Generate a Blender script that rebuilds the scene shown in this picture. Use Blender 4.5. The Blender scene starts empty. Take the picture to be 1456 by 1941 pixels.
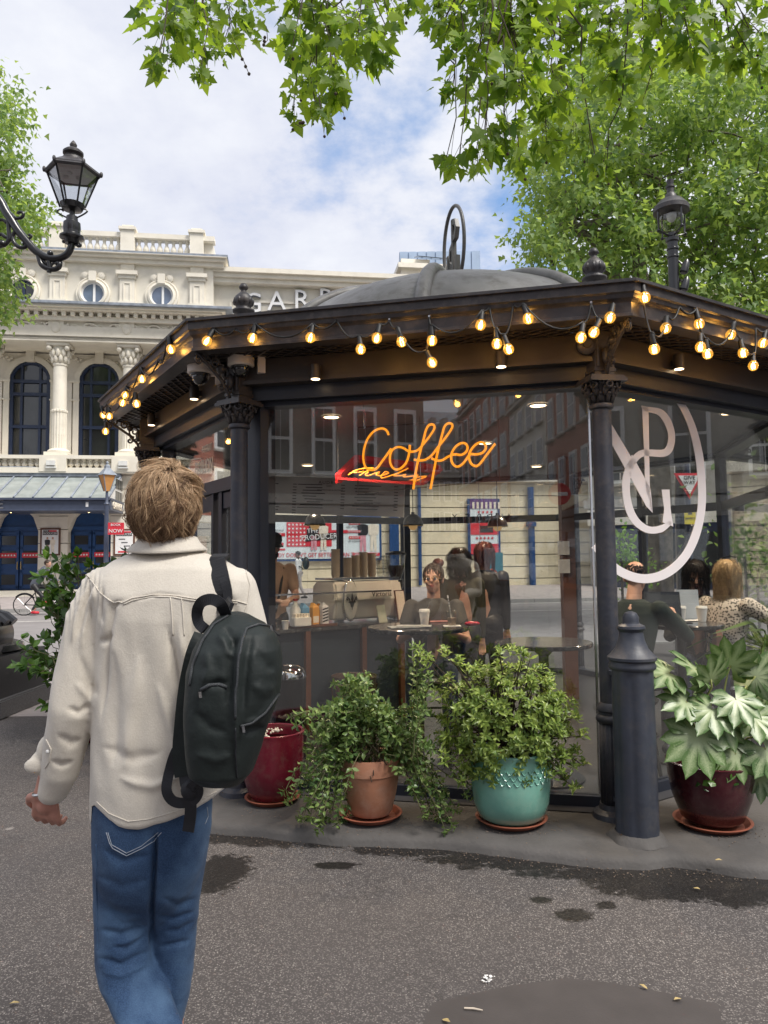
import bpy, bmesh, math, random
import numpy as np
from math import sin, cos, pi, radians, sqrt, atan2
from mathutils import Vector, Matrix, Euler, noise

sc = bpy.context.scene
COL = sc.collection
rnd = random.Random(7)
# ---------------------------------------------------------------- camera
FPX, PITCH, ROLL, CH = 1395.6, 0.066423, 0.011405, 1.6
cam_d = bpy.data.cameras.new('camera')
cam = bpy.data.objects.new('camera', cam_d); COL.objects.link(cam)
cam_d.sensor_fit = 'HORIZONTAL'; cam_d.sensor_width = 36.0; cam_d.lens = 36.0*FPX/1456.0
cam_d.clip_start = 0.05; cam_d.clip_end = 2000
cam.matrix_world = Matrix.Translation((0, 0, CH)) @ Matrix.Rotation(pi/2+PITCH, 4, 'X') @ Matrix.Rotation(-ROLL, 4, 'Z')
sc.camera = cam
# ---------------------------------------------------------------- world: sky with broken cloud
SUN_EL, SUN_AZ = radians(56), radians(128)      # azimuth from +Y towards +X
world = bpy.data.worlds.new('World'); sc.world = world; world.use_nodes = True
nt = world.node_tree; nt.nodes.clear()
def N(t, **kw):
    n = nt.nodes.new(t)
    for k, v in kw.items(): setattr(n, k, v)
    return n
L = lambda a, b: nt.links.new(a, b)
out = N('ShaderNodeOutputWorld'); bg = N('ShaderNodeBackground'); bg.inputs['Strength'].default_value = 0.1
sky = N('ShaderNodeTexSky'); sky.sky_type = 'NISHITA'; sky.sun_disc = False
sky.sun_elevation = SUN_EL; sky.sun_rotation = SUN_AZ; sky.air_density = 1.0; sky.dust_density = 0.6; sky.ozone_density = 1.2
tc = N('ShaderNodeTexCoord'); sep = N('ShaderNodeSeparateXYZ'); L(tc.outputs['Generated'], sep.inputs[0])
add = N('ShaderNodeMath', operation='ADD'); L(sep.outputs['Z'], add.inputs[0]); add.inputs[1].default_value = 0.28
mx = N('ShaderNodeMath', operation='MAXIMUM'); L(add.outputs[0], mx.inputs[0]); mx.inputs[1].default_value = 0.12
dx = N('ShaderNodeMath', operation='DIVIDE'); L(sep.outputs['X'], dx.inputs[0]); L(mx.outputs[0], dx.inputs[1])
dy = N('ShaderNodeMath', operation='DIVIDE'); L(sep.outputs['Y'], dy.inputs[0]); L(mx.outputs[0], dy.inputs[1])
cmb = N('ShaderNodeCombineXYZ'); L(dx.outputs[0], cmb.inputs[0]); L(dy.outputs[0], cmb.inputs[1])
n1 = N('ShaderNodeTexNoise'); n1.inputs['Scale'].default_value = 2.6; n1.inputs['Detail'].default_value = 9; n1.inputs['Roughness'].default_value = 0.6
L(cmb.outputs[0], n1.inputs['Vector'])
n2 = N('ShaderNodeTexNoise'); n2.inputs['Scale'].default_value = 0.9; n2.inputs['Detail'].default_value = 4
mp = N('ShaderNodeMapping'); mp.inputs['Location'].default_value = (3.1, 1.7, 0); L(cmb.outputs[0], mp.inputs[0]); L(mp.outputs[0], n2.inputs['Vector'])
# a gap in the cloud: direction towards the blue patch
def vdist(px, py, s):
    d = pix_dir(px, py); d.normalize()
    sub = N('ShaderNodeVectorMath', operation='DISTANCE'); L(tc.outputs['Generated'], sub.inputs[0]); sub.inputs[1].default_value = d
    mr = N('ShaderNodeMapRange'); mr.inputs['From Min'].default_value = 0; mr.inputs['From Max'].default_value = s
    mr.inputs['To Min'].default_value = 1; mr.inputs['To Max'].default_value = 0
    L(sub.outputs['Value'], mr.inputs['Value']); return mr.outputs[0]
def pix_dir(px, py):
    u, v = px-728, py-970.5
    c, s = cos(ROLL), sin(ROLL)
    u, v = u*c-v*s, u*s+v*c
    cp, sp = cos(PITCH), sin(PITCH)
    return Vector((u/FPX, cp+v/FPX*sp, sp-v/FPX*cp))
g1 = vdist(800, 235, .23); g2 = vdist(950, 355, .22)
gm = N('ShaderNodeMath', operation='MAXIMUM'); L(g1, gm.inputs[0]); L(g2, gm.inputs[1])
ms = N('ShaderNodeMath', operation='MULTIPLY_ADD'); L(gm.outputs[0], ms.inputs[0]); ms.inputs[1].default_value = -0.22; L(n1.outputs['Fac'], ms.inputs[2])
m2 = N('ShaderNodeMath', operation='MULTIPLY_ADD'); L(n2.outputs['Fac'], m2.inputs[0]); m2.inputs[1].default_value = 0.35; L(ms.outputs[0], m2.inputs[2])
cr = N('ShaderNodeMapRange'); cr.interpolation_type = 'SMOOTHSTEP'
cr.inputs['From Min'].default_value = 0.36; cr.inputs['From Max'].default_value = 0.60; L(m2.outputs[0], cr.inputs['Value'])
cl = N('ShaderNodeMix', data_type='RGBA'); cl.inputs['A'].default_value = (3.55, 3.7, 4.3, 1); cl.inputs['B'].default_value = (4.5, 4.6, 4.85, 1)
cs = N('ShaderNodeMapRange'); cs.inputs['From Min'].default_value = 0.42; cs.inputs['From Max'].default_value = 0.66; L(n1.outputs['Fac'], cs.inputs['Value']); L(cs.outputs[0], cl.inputs['Factor'])
blue = N('ShaderNodeMix', data_type='RGBA'); blue.inputs['Factor'].default_value = 0.55; L(sky.outputs[0], blue.inputs['A']); blue.inputs['B'].default_value = (1.1, 2.1, 4.0, 1)
mixc = N('ShaderNodeMix', data_type='RGBA'); L(cr.outputs[0], mixc.inputs['Factor']); L(blue.outputs['Result'], mixc.inputs['A']); L(cl.outputs['Result'], mixc.inputs['B'])
L(mixc.outputs['Result'], bg.inputs['Color']); L(bg.outputs[0], out.inputs['Surface'])
# ---------------------------------------------------------------- sun (veiled)
sd = bpy.data.lights.new('sun', 'SUN'); sd.energy = 2.2; sd.angle = radians(24); sd.color = (1, .95, .88)
so = bpy.data.objects.new('sun', sd); COL.objects.link(so)
sdir = Vector((sin(SUN_AZ)*cos(SUN_EL), cos(SUN_AZ)*cos(SUN_EL), sin(SUN_EL)))
so.rotation_euler = sdir.to_track_quat('Z', 'Y').to_euler()
sc.view_settings.view_transform = 'Standard'; sc.view_settings.look = 'None'
sc.view_settings.exposure = 1.08; sc.view_settings.gamma = 1; sc.view_settings.use_curve_mapping = False
sc.render.engine = 'CYCLES'
cy_ = sc.cycles; cy_.max_bounces = 10; cy_.transparent_max_bounces = 24; cy_.diffuse_bounces = 3; cy_.glossy_bounces = 4; cy_.transmission_bounces = 8
cy_.caustics_reflective = False; cy_.caustics_refractive = False; cy_.use_denoising = True; cy_.sample_clamp_indirect = 6

# ---------------------------------------------------------------- helpers
V = Vector
def at(px, py, Y):
    d = pix_dir(px, py); return V((0, 0, CH)) + d*(Y/d.y)
def gz(px, py, z=0.0):
    d = pix_dir(px, py); return V((0, 0, CH)) + d*((z-CH)/d.z)
def onplane(px, py, p0, n):
    d = pix_dir(px, py); o = V((0, 0, CH)); return o + d*((V(p0)-o).dot(V(n))/d.dot(V(n)))
class MB:
    def __init__(s): s.v = []; s.f = []; s.mi = []; s.m = 0
    def add(s, vs, fs):
        o = len(s.v); s.v += [tuple(p) for p in vs]; s.f += [tuple(i+o for i in f) for f in fs]; s.mi += [s.m]*len(fs); return s
    def box(s, c, d, rz=0, M=None):
        R = M.to_3x3() if M else Matrix.Rotation(rz, 3, 'Z'); c = V(c)
        vs = [c+R @ V((sx*d[0]/2, sy*d[1]/2, sz*d[2]/2)) for sz in (-1, 1) for sx, sy in ((-1, -1), (1, -1), (1, 1), (-1, 1))]
        return s.add(vs, [(3, 2, 1, 0), (4, 5, 6, 7), (0, 1, 5, 4), (1, 2, 6, 5), (2, 3, 7, 6), (3, 0, 4, 7)])
    def beam(s, p, q, w, h, up=(0, 0, 1)):
        p, q = V(p), V(q); d = (q-p); l = d.length; d.normalize(); x = d.cross(V(up))
        if x.length < 1e-4: x = V((1, 0, 0))
        x.normalize(); z = x.cross(d)
        M = Matrix((x, d, z)).transposed(); return s.box((p+q)/2, (w, l, h), M=M)
    def ring(s, rings, cap=True, closed=False):
        n = len(rings[0]); vs = [p for r in rings for p in r]; fs = []
        m = len(rings)
        for i in range(m if closed else m-1):
            for j in range(n):
                a, b = i*n+j, i*n+(j+1) % n; c = ((i+1) % m)*n
                fs.append((a, b, c+(j+1) % n, c+j))
        if cap and not closed: fs += [tuple(range(n))[::-1], tuple((m-1)*n+j for j in range(n))]
        return s.add(vs, fs)
    def tube(s, path, r, n=8, cap=True, closed=False, flat=None):
        P = [V(p) for p in path]; m = len(P); rings = []; up = None
        for i in range(m):
            if closed: t = P[(i+1) % m]-P[i-1]
            else: t = P[min(i+1, m-1)]-P[max(i-1, 0)]
            if t.length < 1e-9: t = V((0, 0, 1))
            t.normalize()
            if up is None:
                up = V((0, 0, 1)) if abs(t.z) < .9 else V((0, 1, 0))
                if flat is not None: up = V(flat[0])
            if flat is not None and len(flat) > 2: up = V(flat[0])
            x = t.cross(up)
            if x.length < 1e-6: x = t.orthogonal()
            x.normalize(); y = x.cross(t).normalized()
            if flat is None: up = y
            rr = r[i] if hasattr(r, '__len__') else r
            ra, rb = (rr, rr) if flat is None else (rr, rr*flat[1])
            rings.append([P[i]+x*(ra*cos(2*pi*k/n))+y*(rb*sin(2*pi*k/n)) for k in range(n)])
        return s.ring(rings, cap, closed)
    def lathe(s, prof, c=(0, 0, 0), n=20, M=None, cap=True, flute=0, fn=0):
        c = V(c); R = M.to_3x3() if M else Matrix.Identity(3); rings = []
        for r, z in prof:
            r = max(r, 1e-4)
            rings.append([c+R @ V(((r*(1-(flute*(1-abs(cos(fn*pi*k/n))) if fn else 0)))*cos(2*pi*k/n), (r*(1-(flute*(1-abs(cos(fn*pi*k/n))) if fn else 0)))*sin(2*pi*k/n), z)) for k in range(n)])
        return s.ring(rings, cap)
    def prism(s, poly, d):
        d = V(d); n = len(poly); P = [V(p) for p in poly]
        return s.add(P+[p+d for p in P], [tuple(range(n))[::-1], tuple(range(n, 2*n))]+[(i, (i+1) % n, (i+1) % n+n, i+n) for i in range(n)])
    def ball(s, c, r, n=12, m=8, M=None):
        r = V(r) if hasattr(r, '__len__') else V((r, r, r)); c = V(c); R = M.to_3x3() if M else Matrix.Identity(3)
        vs = [c+R @ V((0, 0, -r.z))]
        for i in range(1, m):
            a = -pi/2+pi*i/m
            vs += [c+R @ V((r.x*cos(a)*cos(2*pi*k/n), r.y*cos(a)*sin(2*pi*k/n), r.z*sin(a))) for k in range(n)]
        vs.append(c+R @ V((0, 0, r.z))); fs = [(0, 1+(k+1) % n, 1+k) for k in range(n)]
        for i in range(m-2):
            for k in range(n): a = 1+i*n; fs.append((a+k, a+(k+1) % n, a+n+(k+1) % n, a+n+k))
        a = 1+(m-2)*n; fs += [(a+k, a+(k+1) % n, len(vs)-1) for k in range(n)]
        return s.add(vs, fs)
    def build(s, name, mat, parent=None, smooth=False, kind=None, bevel=0, recalc=True):
        me = bpy.data.meshes.new(name); me.from_pydata(s.v, [], s.f)
        if recalc:
            bm = bmesh.new(); bm.from_mesh(me); bmesh.ops.recalc_face_normals(bm, faces=bm.faces)
            if bevel: bmesh.ops.bevel(bm, geom=[e for e in bm.edges if len(e.link_faces) == 2 and e.calc_face_angle(0) > .6], offset=bevel, segments=2, affect='EDGES', clamp_overlap=True)
            bm.to_mesh(me); bm.free()
        return link(name, me, mat, parent, smooth, kind)
def link(name, me, mat, parent=None, smooth=False, kind=None):
    for m in (mat if isinstance(mat, (list, tuple)) else [mat]):
        if m: me.materials.append(m)
    if smooth:
        me.polygons.foreach_set('use_smooth', [True]*len(me.polygons))
        if smooth == 'auto':
            try: me.set_sharp_from_angle(angle=radians(38))
            except Exception: pass
    o = bpy.data.objects.new(name, me); COL.objects.link(o)
    if parent: adopt(o, parent)
    if kind: o['kind'] = kind
    return o
def wm(o):
    M = o.matrix_basis.copy()
    return (wm(o.parent) @ o.matrix_parent_inverse @ M) if o.parent else M
def adopt(o, parent):
    o.parent = parent; o.matrix_parent_inverse = wm(parent).inverted()
def thing(name, label, cat, loc=(0, 0, 0), rz=0, group=None):
    o = bpy.data.objects.new(name, None); COL.objects.link(o); o.location = loc; o.rotation_euler = (0, 0, rz); o.empty_display_size = .1
    return tag(o, label, cat, group)
def tag(o, label, cat, group=None):
    o['label'] = label; o['category'] = cat
    if group: o['group'] = group
    return o
def dup(o, parent=None, loc=None, rz=None):
    c = o.copy(); COL.objects.link(c); c.parent = parent
    if loc is not None: c.location = loc
    if rz is not None: c.rotation_euler = (0, 0, rz)
    for ch in list(o.children): dup(ch, c)
    return c
def inst(name, me, M, parent):
    o = bpy.data.objects.new(name, me); COL.objects.link(o); o.parent = parent
    o.matrix_parent_inverse = wm(parent).inverted(); o.matrix_basis = M; return o
def text(s, name, mat, parent, M, size=.1, ext=.002, align='CENTER', width=1.0, spacing=1.0):
    cu = bpy.data.curves.new(name, 'FONT'); cu.body = s; cu.size = size; cu.extrude = ext; cu.align_x = align; cu.align_y = 'CENTER'; cu.resolution_u = 2; cu.space_character = spacing
    t = bpy.data.objects.new('tmp', cu); COL.objects.link(t)
    dg = bpy.context.evaluated_depsgraph_get(); me = bpy.data.meshes.new_from_object(t.evaluated_get(dg))
    bpy.data.objects.remove(t); bpy.data.curves.remove(cu)
    me.transform(M @ Matrix.Diagonal((width, 1, 1, 1))); me.name = name
    me.materials.clear(); return link(name, me, mat, parent)
def remesh(o, vox, smooth=2):
    m = o.modifiers.new('r', 'REMESH'); m.mode = 'VOXEL'; m.voxel_size = vox; m.use_smooth_shade = True
    if smooth: s = o.modifiers.new('s', 'SMOOTH'); s.factor = .5; s.iterations = smooth
    dg = bpy.context.evaluated_depsgraph_get(); me = bpy.data.meshes.new_from_object(o.evaluated_get(dg))
    o.modifiers.clear(); mats = [x for x in o.data.materials]; old = o.data; o.data = me; bpy.data.meshes.remove(old)
    me.materials.clear()
    for x in mats: me.materials.append(x)
    me.polygons.foreach_set('use_smooth', [True]*len(me.polygons)); return o
def frame(p, x, z):
    """matrix with local X along x, local Z along z, at p"""
    x = V(x).normalized(); z = V(z).normalized(); y = z.cross(x).normalized(); x = y.cross(z)
    return Matrix.Translation(p) @ Matrix((x, y, z)).transposed().to_4x4()
# ---------------------------------------------------------------- materials
def mat(name, col, rough=.5, metal=0., var=.12, scale=6., bump=0., bscale=60., spec=.5, emit=None, es=1., coat=0, dirt=None, dscale=2.5, damt=.5):
    m = bpy.data.materials.new(name); m.use_nodes = True; t = m.node_tree; b = t.nodes['Principled BSDF']
    col = (*col, 1) if len(col) == 3 else col
    b.inputs['Roughness'].default_value = rough; b.inputs['Metallic'].default_value = metal; b.inputs['Specular IOR Level'].default_value = spec
    b.inputs['Coat Weight'].default_value = coat
    if emit: b.inputs['Emission Color'].default_value = (*emit, 1); b.inputs['Emission Strength'].default_value = es
    tx = t.nodes.new('ShaderNodeTexCoord')
    n = t.nodes.new('ShaderNodeTexNoise'); n.inputs['Scale'].default_value = scale; n.inputs['Detail'].default_value = 6; t.links.new(tx.outputs['Object'], n.inputs['Vector'])
    r = t.nodes.new('ShaderNodeMapRange'); r.inputs['From Min'].default_value = .3; r.inputs['From Max'].default_value = .7
    r.inputs['To Min'].default_value = 1-var; r.inputs['To Max'].default_value = 1+var; t.links.new(n.outputs['Fac'], r.inputs['Value'])
    mm = t.nodes.new('ShaderNodeVectorMath'); mm.operation = 'SCALE'; mm.inputs[0].default_value = col[:3]; t.links.new(r.outputs[0], mm.inputs['Scale'])
    last = mm.outputs[0]
    if dirt:
        d = t.nodes.new('ShaderNodeTexNoise'); d.inputs['Scale'].default_value = dscale; d.inputs['Detail'].default_value = 9; d.inputs['Roughness'].default_value = .7; t.links.new(tx.outputs['Object'], d.inputs['Vector'])
        q = t.nodes.new('ShaderNodeMapRange'); q.inputs['From Min'].default_value = .48; q.inputs['From Max'].default_value = .72; q.inputs['To Max'].default_value = damt; t.links.new(d.outputs['Fac'], q.inputs['Value'])
        x = t.nodes.new('ShaderNodeMix'); x.data_type = 'RGBA'; t.links.new(q.outputs[0], x.inputs['Factor']); t.links.new(last, x.inputs['A']); x.inputs['B'].default_value = (*dirt, 1); last = x.outputs['Result']
    t.links.new(last, b.inputs['Base Color'])
    if bump:
        n3 = t.nodes.new('ShaderNodeTexNoise'); n3.inputs['Scale'].default_value = bscale; n3.inputs['Detail'].default_value = 5; t.links.new(tx.outputs['Object'], n3.inputs['Vector'])
        bp = t.nodes.new('ShaderNodeBump'); bp.inputs['Strength'].default_value = bump; bp.inputs['Distance'].default_value = .01; t.links.new(n3.outputs['Fac'], bp.inputs['Height']); t.links.new(bp.outputs[0], b.inputs['Normal'])
    return m
def leafmat(name, c1, c2, rough=.45, transl=.35, tcol=None):
    m = bpy.data.materials.new(name); m.use_nodes = True; t = m.node_tree; b = t.nodes['Principled BSDF']; o = t.nodes['Material Output']
    g = t.nodes.new('ShaderNodeNewGeometry'); oi = t.nodes.new('ShaderNodeObjectInfo')
    a = t.nodes.new('ShaderNodeMath'); a.operation = 'ADD'; t.links.new(g.outputs['Random Per Island'], a.inputs[0]); t.links.new(oi.outputs['Random'], a.inputs[1])
    fr = t.nodes.new('ShaderNodeMath'); fr.operation = 'FRACT'; t.links.new(a.outputs[0], fr.inputs[0])
    mx = t.nodes.new('ShaderNodeMix'); mx.data_type = 'RGBA'; t.links.new(fr.outputs[0], mx.inputs['Factor']); mx.inputs['A'].default_value = (*c1, 1); mx.inputs['B'].default_value = (*c2, 1)
    t.links.new(mx.outputs['Result'], b.inputs['Base Color']); b.inputs['Roughness'].default_value = rough; b.inputs['Specular IOR Level'].default_value = .4
    tr = t.nodes.new('ShaderNodeBsdfTranslucent')
    if tcol:
        tm = t.nodes.new('ShaderNodeMix'); tm.data_type = 'RGBA'; tm.blend_type = 'MULTIPLY'; tm.inputs['Factor'].default_value = 1
        t.links.new(mx.outputs['Result'], tm.inputs['A']); tm.inputs['B'].default_value = (*tcol, 1); t.links.new(tm.outputs['Result'], tr.inputs['Color'])
    else: t.links.new(mx.outputs['Result'], tr.inputs['Color'])
    sh = t.nodes.new('ShaderNodeMixShader'); sh.inputs[0].default_value = transl; t.links.new(b.outputs[0], sh.inputs[1]); t.links.new(tr.outputs[0], sh.inputs[2]); t.links.new(sh.outputs[0], o.inputs['Surface'])
    return m
def glassmat(name, tint=(.9, .93, .92), refl=1.0, ior=1.5, rough=0.0):
    m = bpy.data.materials.new(name); m.use_nodes = True; t = m.node_tree; t.nodes.remove(t.nodes['Principled BSDF']); o = t.nodes['Material Output']
    tr = t.nodes.new('ShaderNodeBsdfTransparent'); tr.inputs[0].default_value = (*tint, 1)
    gl = t.nodes.new('ShaderNodeBsdfGlossy'); gl.inputs['Roughness'].default_value = rough; gl.inputs['Color'].default_value = (1, 1, 1, 1)
    lw = t.nodes.new('ShaderNodeLayerWeight'); lw.inputs['Blend'].default_value = .5
    pw = t.nodes.new('ShaderNodeMath'); pw.operation = 'POWER'; pw.inputs[1].default_value = 4.0; t.links.new(lw.outputs['Facing'], pw.inputs[0])
    mu = t.nodes.new('ShaderNodeMath'); mu.operation = 'MULTIPLY_ADD'; mu.use_clamp = True; t.links.new(pw.outputs[0], mu.inputs[0]); mu.inputs[1].default_value = .8; mu.inputs[2].default_value = .055*refl
    sh = t.nodes.new('ShaderNodeMixShader'); t.links.new(mu.outputs[0], sh.inputs[0]); t.links.new(tr.outputs[0], sh.inputs[1]); t.links.new(gl.outputs[0], sh.inputs[2]); t.links.new(sh.outputs[0], o.inputs['Surface'])
    return m
def emat(name, col, s):
    m = bpy.data.materials.new(name); m.use_nodes = True; b = m.node_tree.nodes['Principled BSDF']
    b.inputs['Base Color'].default_value = (*col, 1); b.inputs['Emission Color'].default_value = (*col, 1); b.inputs['Emission Strength'].default_value = s; return m
MT = dict(
    iron=mat('painted_iron', (.036, .034, .038), .45, var=.3, bump=.2, bscale=70, dirt=(.13, .105, .08), dscale=11, damt=.5),
    bronze=mat('bronze_paint', (.052, .042, .037), .38, var=.15, bump=.05, dirt=(.05, .04, .035), damt=.3),
    navy=mat('navy_frame', (.018, .022, .034), .4, var=.15, bump=.05),
    fascia=mat('fascia_paint', (.045, .04, .042), .36, var=.2, bump=.08, bscale=30, dirt=(.17, .15, .125), dscale=13, damt=.45),
    lead=mat('dome_lead', (.20, .195, .195), .5, metal=.0, var=.3, scale=3, bump=.25, bscale=18, dirt=(.075, .062, .05), dscale=7, damt=.8),
    glass=glassmat('window_glass', (.94, .95, .94), 1.75), glass2=glassmat('far_glass', (.95, .96, .96), 1.0),
    black=mat('black_gloss_iron', (.012, .012, .014), .28, var=.2, bump=.08, bscale=40, coat=.3),
    bollard=mat('bollard_paint', (.036, .042, .058), .48, var=.2, bump=.2, bscale=30, dirt=(.10, .09, .08), dscale=9, damt=.4),
    colpaint=mat('column_paint', (.034, .037, .05), .48, var=.2, bump=.18, bscale=40, dirt=(.13, .11, .09), dscale=10, damt=.4),
    concrete=mat('plinth_concrete', (.075, .070, .067), .75, var=.25, scale=3, bump=.3, bscale=50, dirt=(.06, .055, .05), dscale=4, damt=.7),
    stone=mat('painted_stone', (.80, .75, .645), .75, var=.05, scale=1.2, bump=.15, bscale=14, dirt=(.52, .47, .39), dscale=1.6, damt=.38),
    stone2=mat('banded_stone', (.78, .68, .48), .75, var=.08, scale=1.2, bump=.15, bscale=12, dirt=(.42, .36, .26), dscale=.8, damt=.4),
    slate=mat('lead_flashing', (.25, .28, .33), .6, var=.3, scale=4),
    blue=mat('royal_blue_paint', (.012, .06, .19), .35, var=.12), blued=mat('dark_blue_paint', (.018, .03, .07), .4),
    darkglass=mat('dark_pane', (.03, .033, .035), .08, var=.3, scale=1.5, spec=.8),
    canopyblue=mat('canopy_paint', (.06, .075, .12), .45), white=mat('white_paint', (.8, .8, .8), .5, var=.04), red=mat('red_print', (.62, .03, .05), .5, var=.05),
    ink=mat('black_ink', (.015, .015, .018), .5), paper=mat('poster_paper', (.72, .80, .83), .4, var=.03), cream=mat('cream_print', (.8, .72, .6), .5), pink=mat('pink_print', (.65, .3, .36), .5),
    gold=mat('gold_print', (.55, .38, .12), .4), yellow=mat('yellow_plate', (.75, .6, .02), .4), wood=mat('dark_wood', (.12, .05, .028), .5, var=.3, scale=5),
    terracotta=mat('terracotta', (.42, .19, .11), .75, var=.15, scale=5, bump=.15, dirt=(.6, .45, .36), dscale=3.5, damt=.5),
    greenglaze=mat('green_glaze', (.16, .36, .29), .2, var=.22, scale=4, bump=.05, coat=.5, dirt=(.3, .45, .36), dscale=12, damt=.4),
    redglaze=mat('red_glaze', (.13, .008, .02), .22, var=.25, coat=.4, bump=.05, dirt=(.16, .10, .08), dscale=14, damt=.4), maroon=mat('maroon_glaze', (.06, .008, .014), .25, var=.3, coat=.4, bump=.05, dirt=(.12, .08, .065), dscale=12, damt=.4),
    soil=mat('potting_soil', (.04, .028, .02), .95, var=.4, scale=40, bump=.6, bscale=90), pebble=mat('pebble', (.6, .52, .42), .7, var=.15),
    bark=mat('plane_bark', (.16, .14, .11), .85, var=.45, scale=7, bump=.3, bscale=12), twig=mat('twig', (.07, .05, .035), .8), greentwig=mat('green_twig', (.12, .12, .05), .7),
    steel=mat('brushed_steel', (.6, .6, .6), .25, metal=1), chrome=mat('chrome', (.8, .8, .8), .08, metal=1),
    plasticw=mat('white_plastic', (.72, .72, .7), .4), cardb=mat('kraft_card', (.5, .42, .33), .7), cup=mat('paper_cup', (.82, .8, .77), .5, var=.03),
    marble=mat('black_marble', (.03, .03, .032), .12, var=.6, scale=9, dirt=(.6, .6, .6), dscale=14, damt=.25), skin=mat('skin', (.52, .30, .22), .5, var=.08, scale=20, bump=.05), skind=mat('brown_skin', (.22, .11, .07), .5, var=.08, scale=20),
    brick=None)
# ================================================================ GROUND
def LOC(o): o.matrix_parent_inverse = Matrix(); return o
FA = radians(8.0); FE = V((cos(FA), sin(FA), 0)); FN = V((sin(FA), -cos(FA), 0)); FP = at(30, 1000, 30); FP.z = 0
def fac(px, py, dep=0.0):
    p = onplane(px, py, FP-FN*dep, FN); return (p-FP).dot(FE), p.z
def FW(u, y, z=0): return FP+FE*u-FN*y+V((0, 0, z))
def asphalt():
    m = bpy.data.materials.new('asphalt'); m.use_nodes = True; t = m.node_tree; b = t.nodes['Principled BSDF']; l = t.links.new
    def A(ty, **k):
        n = t.nodes.new(ty)
        for q, v in k.items(): setattr(n, q, v)
        return n
    tx = A('ShaderNodeTexCoord'); P = tx.outputs['Object']
    def noi(s, d=5, r=.5):
        n = A('ShaderNodeTexNoise'); n.inputs['Scale'].default_value = s; n.inputs['Detail'].default_value = d; n.inputs['Roughness'].default_value = r; l(P, n.inputs['Vector']); return n.outputs['Fac']
    def rng(v, a, b_, c=0., d=1.):
        n = A('ShaderNodeMapRange'); n.interpolation_type = 'SMOOTHSTEP'
        for k, x in zip(('From Min', 'From Max', 'To Min', 'To Max'), (a, b_, c, d)): n.inputs[k].default_value = x
        l(v, n.inputs['Value']); return n.outputs[0]
    def mth(op, a, b_):
        n = A('ShaderNodeMath', operation=op)
        for i, x in enumerate((a, b_)):
            if isinstance(x, (int, float)): n.inputs[i].default_value = x
            else: l(x, n.inputs[i])
        return n.outputs[0]
    def mix(f, a, b_):
        n = A('ShaderNodeMix', data_type='RGBA'); l(f, n.inputs['Factor'])
        for k, x in (('A', a), ('B', b_)):
            if isinstance(x, tuple): n.inputs[k].default_value = (*x, 1)
            else: l(x, n.inputs[k])
        return n.outputs['Result']
    base = mix(noi(1.3, 6), (.059, .053, .052), (.085, .077, .075))
    base = mix(rng(noi(9, 6, .7), .5, .75, 0, .35), base, (.075, .066, .064))
    vor = A('ShaderNodeTexVoronoi'); vor.inputs['Scale'].default_value = 95; l(P, vor.inputs['Vector'])
    sepc = A('ShaderNodeSeparateColor'); l(vor.outputs['Color'], sepc.inputs[0])
    chip = mth('MULTIPLY', rng(vor.outputs['Distance'], .18, .34, 1, 0), rng(sepc.outputs[0], .68, .74))
    base = mix(mth('MULTIPLY', chip, .65), base, (.52, .48, .44))
    vor2 = A('ShaderNodeTexVoronoi'); vor2.inputs['Scale'].default_value = 190; l(P, vor2.inputs['Vector'])
    sp2 = A('ShaderNodeSeparateColor'); l(vor2.outputs['Color'], sp2.inputs[0])
    base = mix(mth('MULTIPLY', rng(sp2.outputs[0], .55, .6), .4), base, (.05, .045, .045))
    base = mix(mth('MULTIPLY', rng(sp2.outputs[1], .75, .8), .35), base, (.34, .31, .29))
    gum = A('ShaderNodeTexVoronoi'); gum.inputs['Scale'].default_value = 3.1; l(P, gum.inputs['Vector']); sg_ = A('ShaderNodeSeparateColor'); l(gum.outputs['Color'], sg_.inputs[0])
    gd = mth('ADD', gum.outputs['Distance'], mth('MULTIPLY', mth('SUBTRACT', noi(60, 3), .5), .05))
    base = mix(mth('MULTIPLY', mth('MULTIPLY', rng(gd, .055, .085, 1, 0), rng(sg_.outputs[0], .5, .55)), .7), base, (.34, .32, .30))
    base = mix(mth('MULTIPLY', mth('MULTIPLY', rng(gd, .05, .085, 1, 0), rng(sg_.outputs[1], .82, .86)), .6), base, (.03, .028, .027))
    cn_ = mth('ABSOLUTE', mth('SUBTRACT', noi(.9, 7, .62), .5), 0); base = mix(mth('MULTIPLY', rng(cn_, .0015, .006, 1, 0), rng(noi(.5, 2), .52, .6, 0, .55)), base, (.03, .027, .026))
    base = mix(rng(noi(.55, 4, .6), .42, .62, 0, .28), base, (.085, .078, .078))
    # wet stains: distance fields broken up by noise
    wet = None
    sx = A('ShaderNodeSeparateXYZ'); l(P, sx.inputs[0])
    nz = noi(3.2, 6, .6); nz2 = noi(26, 5, .65)
    for (x, y, rx, ry) in STAINS:
        a = mth('DIVIDE', mth('SUBTRACT', sx.outputs[0], x), rx); c = mth('DIVIDE', mth('SUBTRACT', sx.outputs[1], y), ry)
        d = mth('SQRT', mth('ADD', mth('MULTIPLY', a, a), mth('MULTIPLY', c, c)), 0)
        k = rng(mth('ADD', d, mth('ADD', mth('MULTIPLY', mth('SUBTRACT', nz, .5), 2.4), mth('MULTIPLY', mth('SUBTRACT', nz2, .5), 1.3))), .62, 1.12, 1, 0)
        wet = k if wet is None else mth('MAXIMUM', wet, k)
    drk = A('ShaderNodeVectorMath', operation='SCALE'); l(base, drk.inputs[0]); l(rng(wet, 0, 1, 1, .2), drk.inputs['Scale'])
    l(drk.outputs[0], b.inputs['Base Color']); l(rng(wet, 0, 1, .8, .42), b.inputs['Roughness'])
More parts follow.
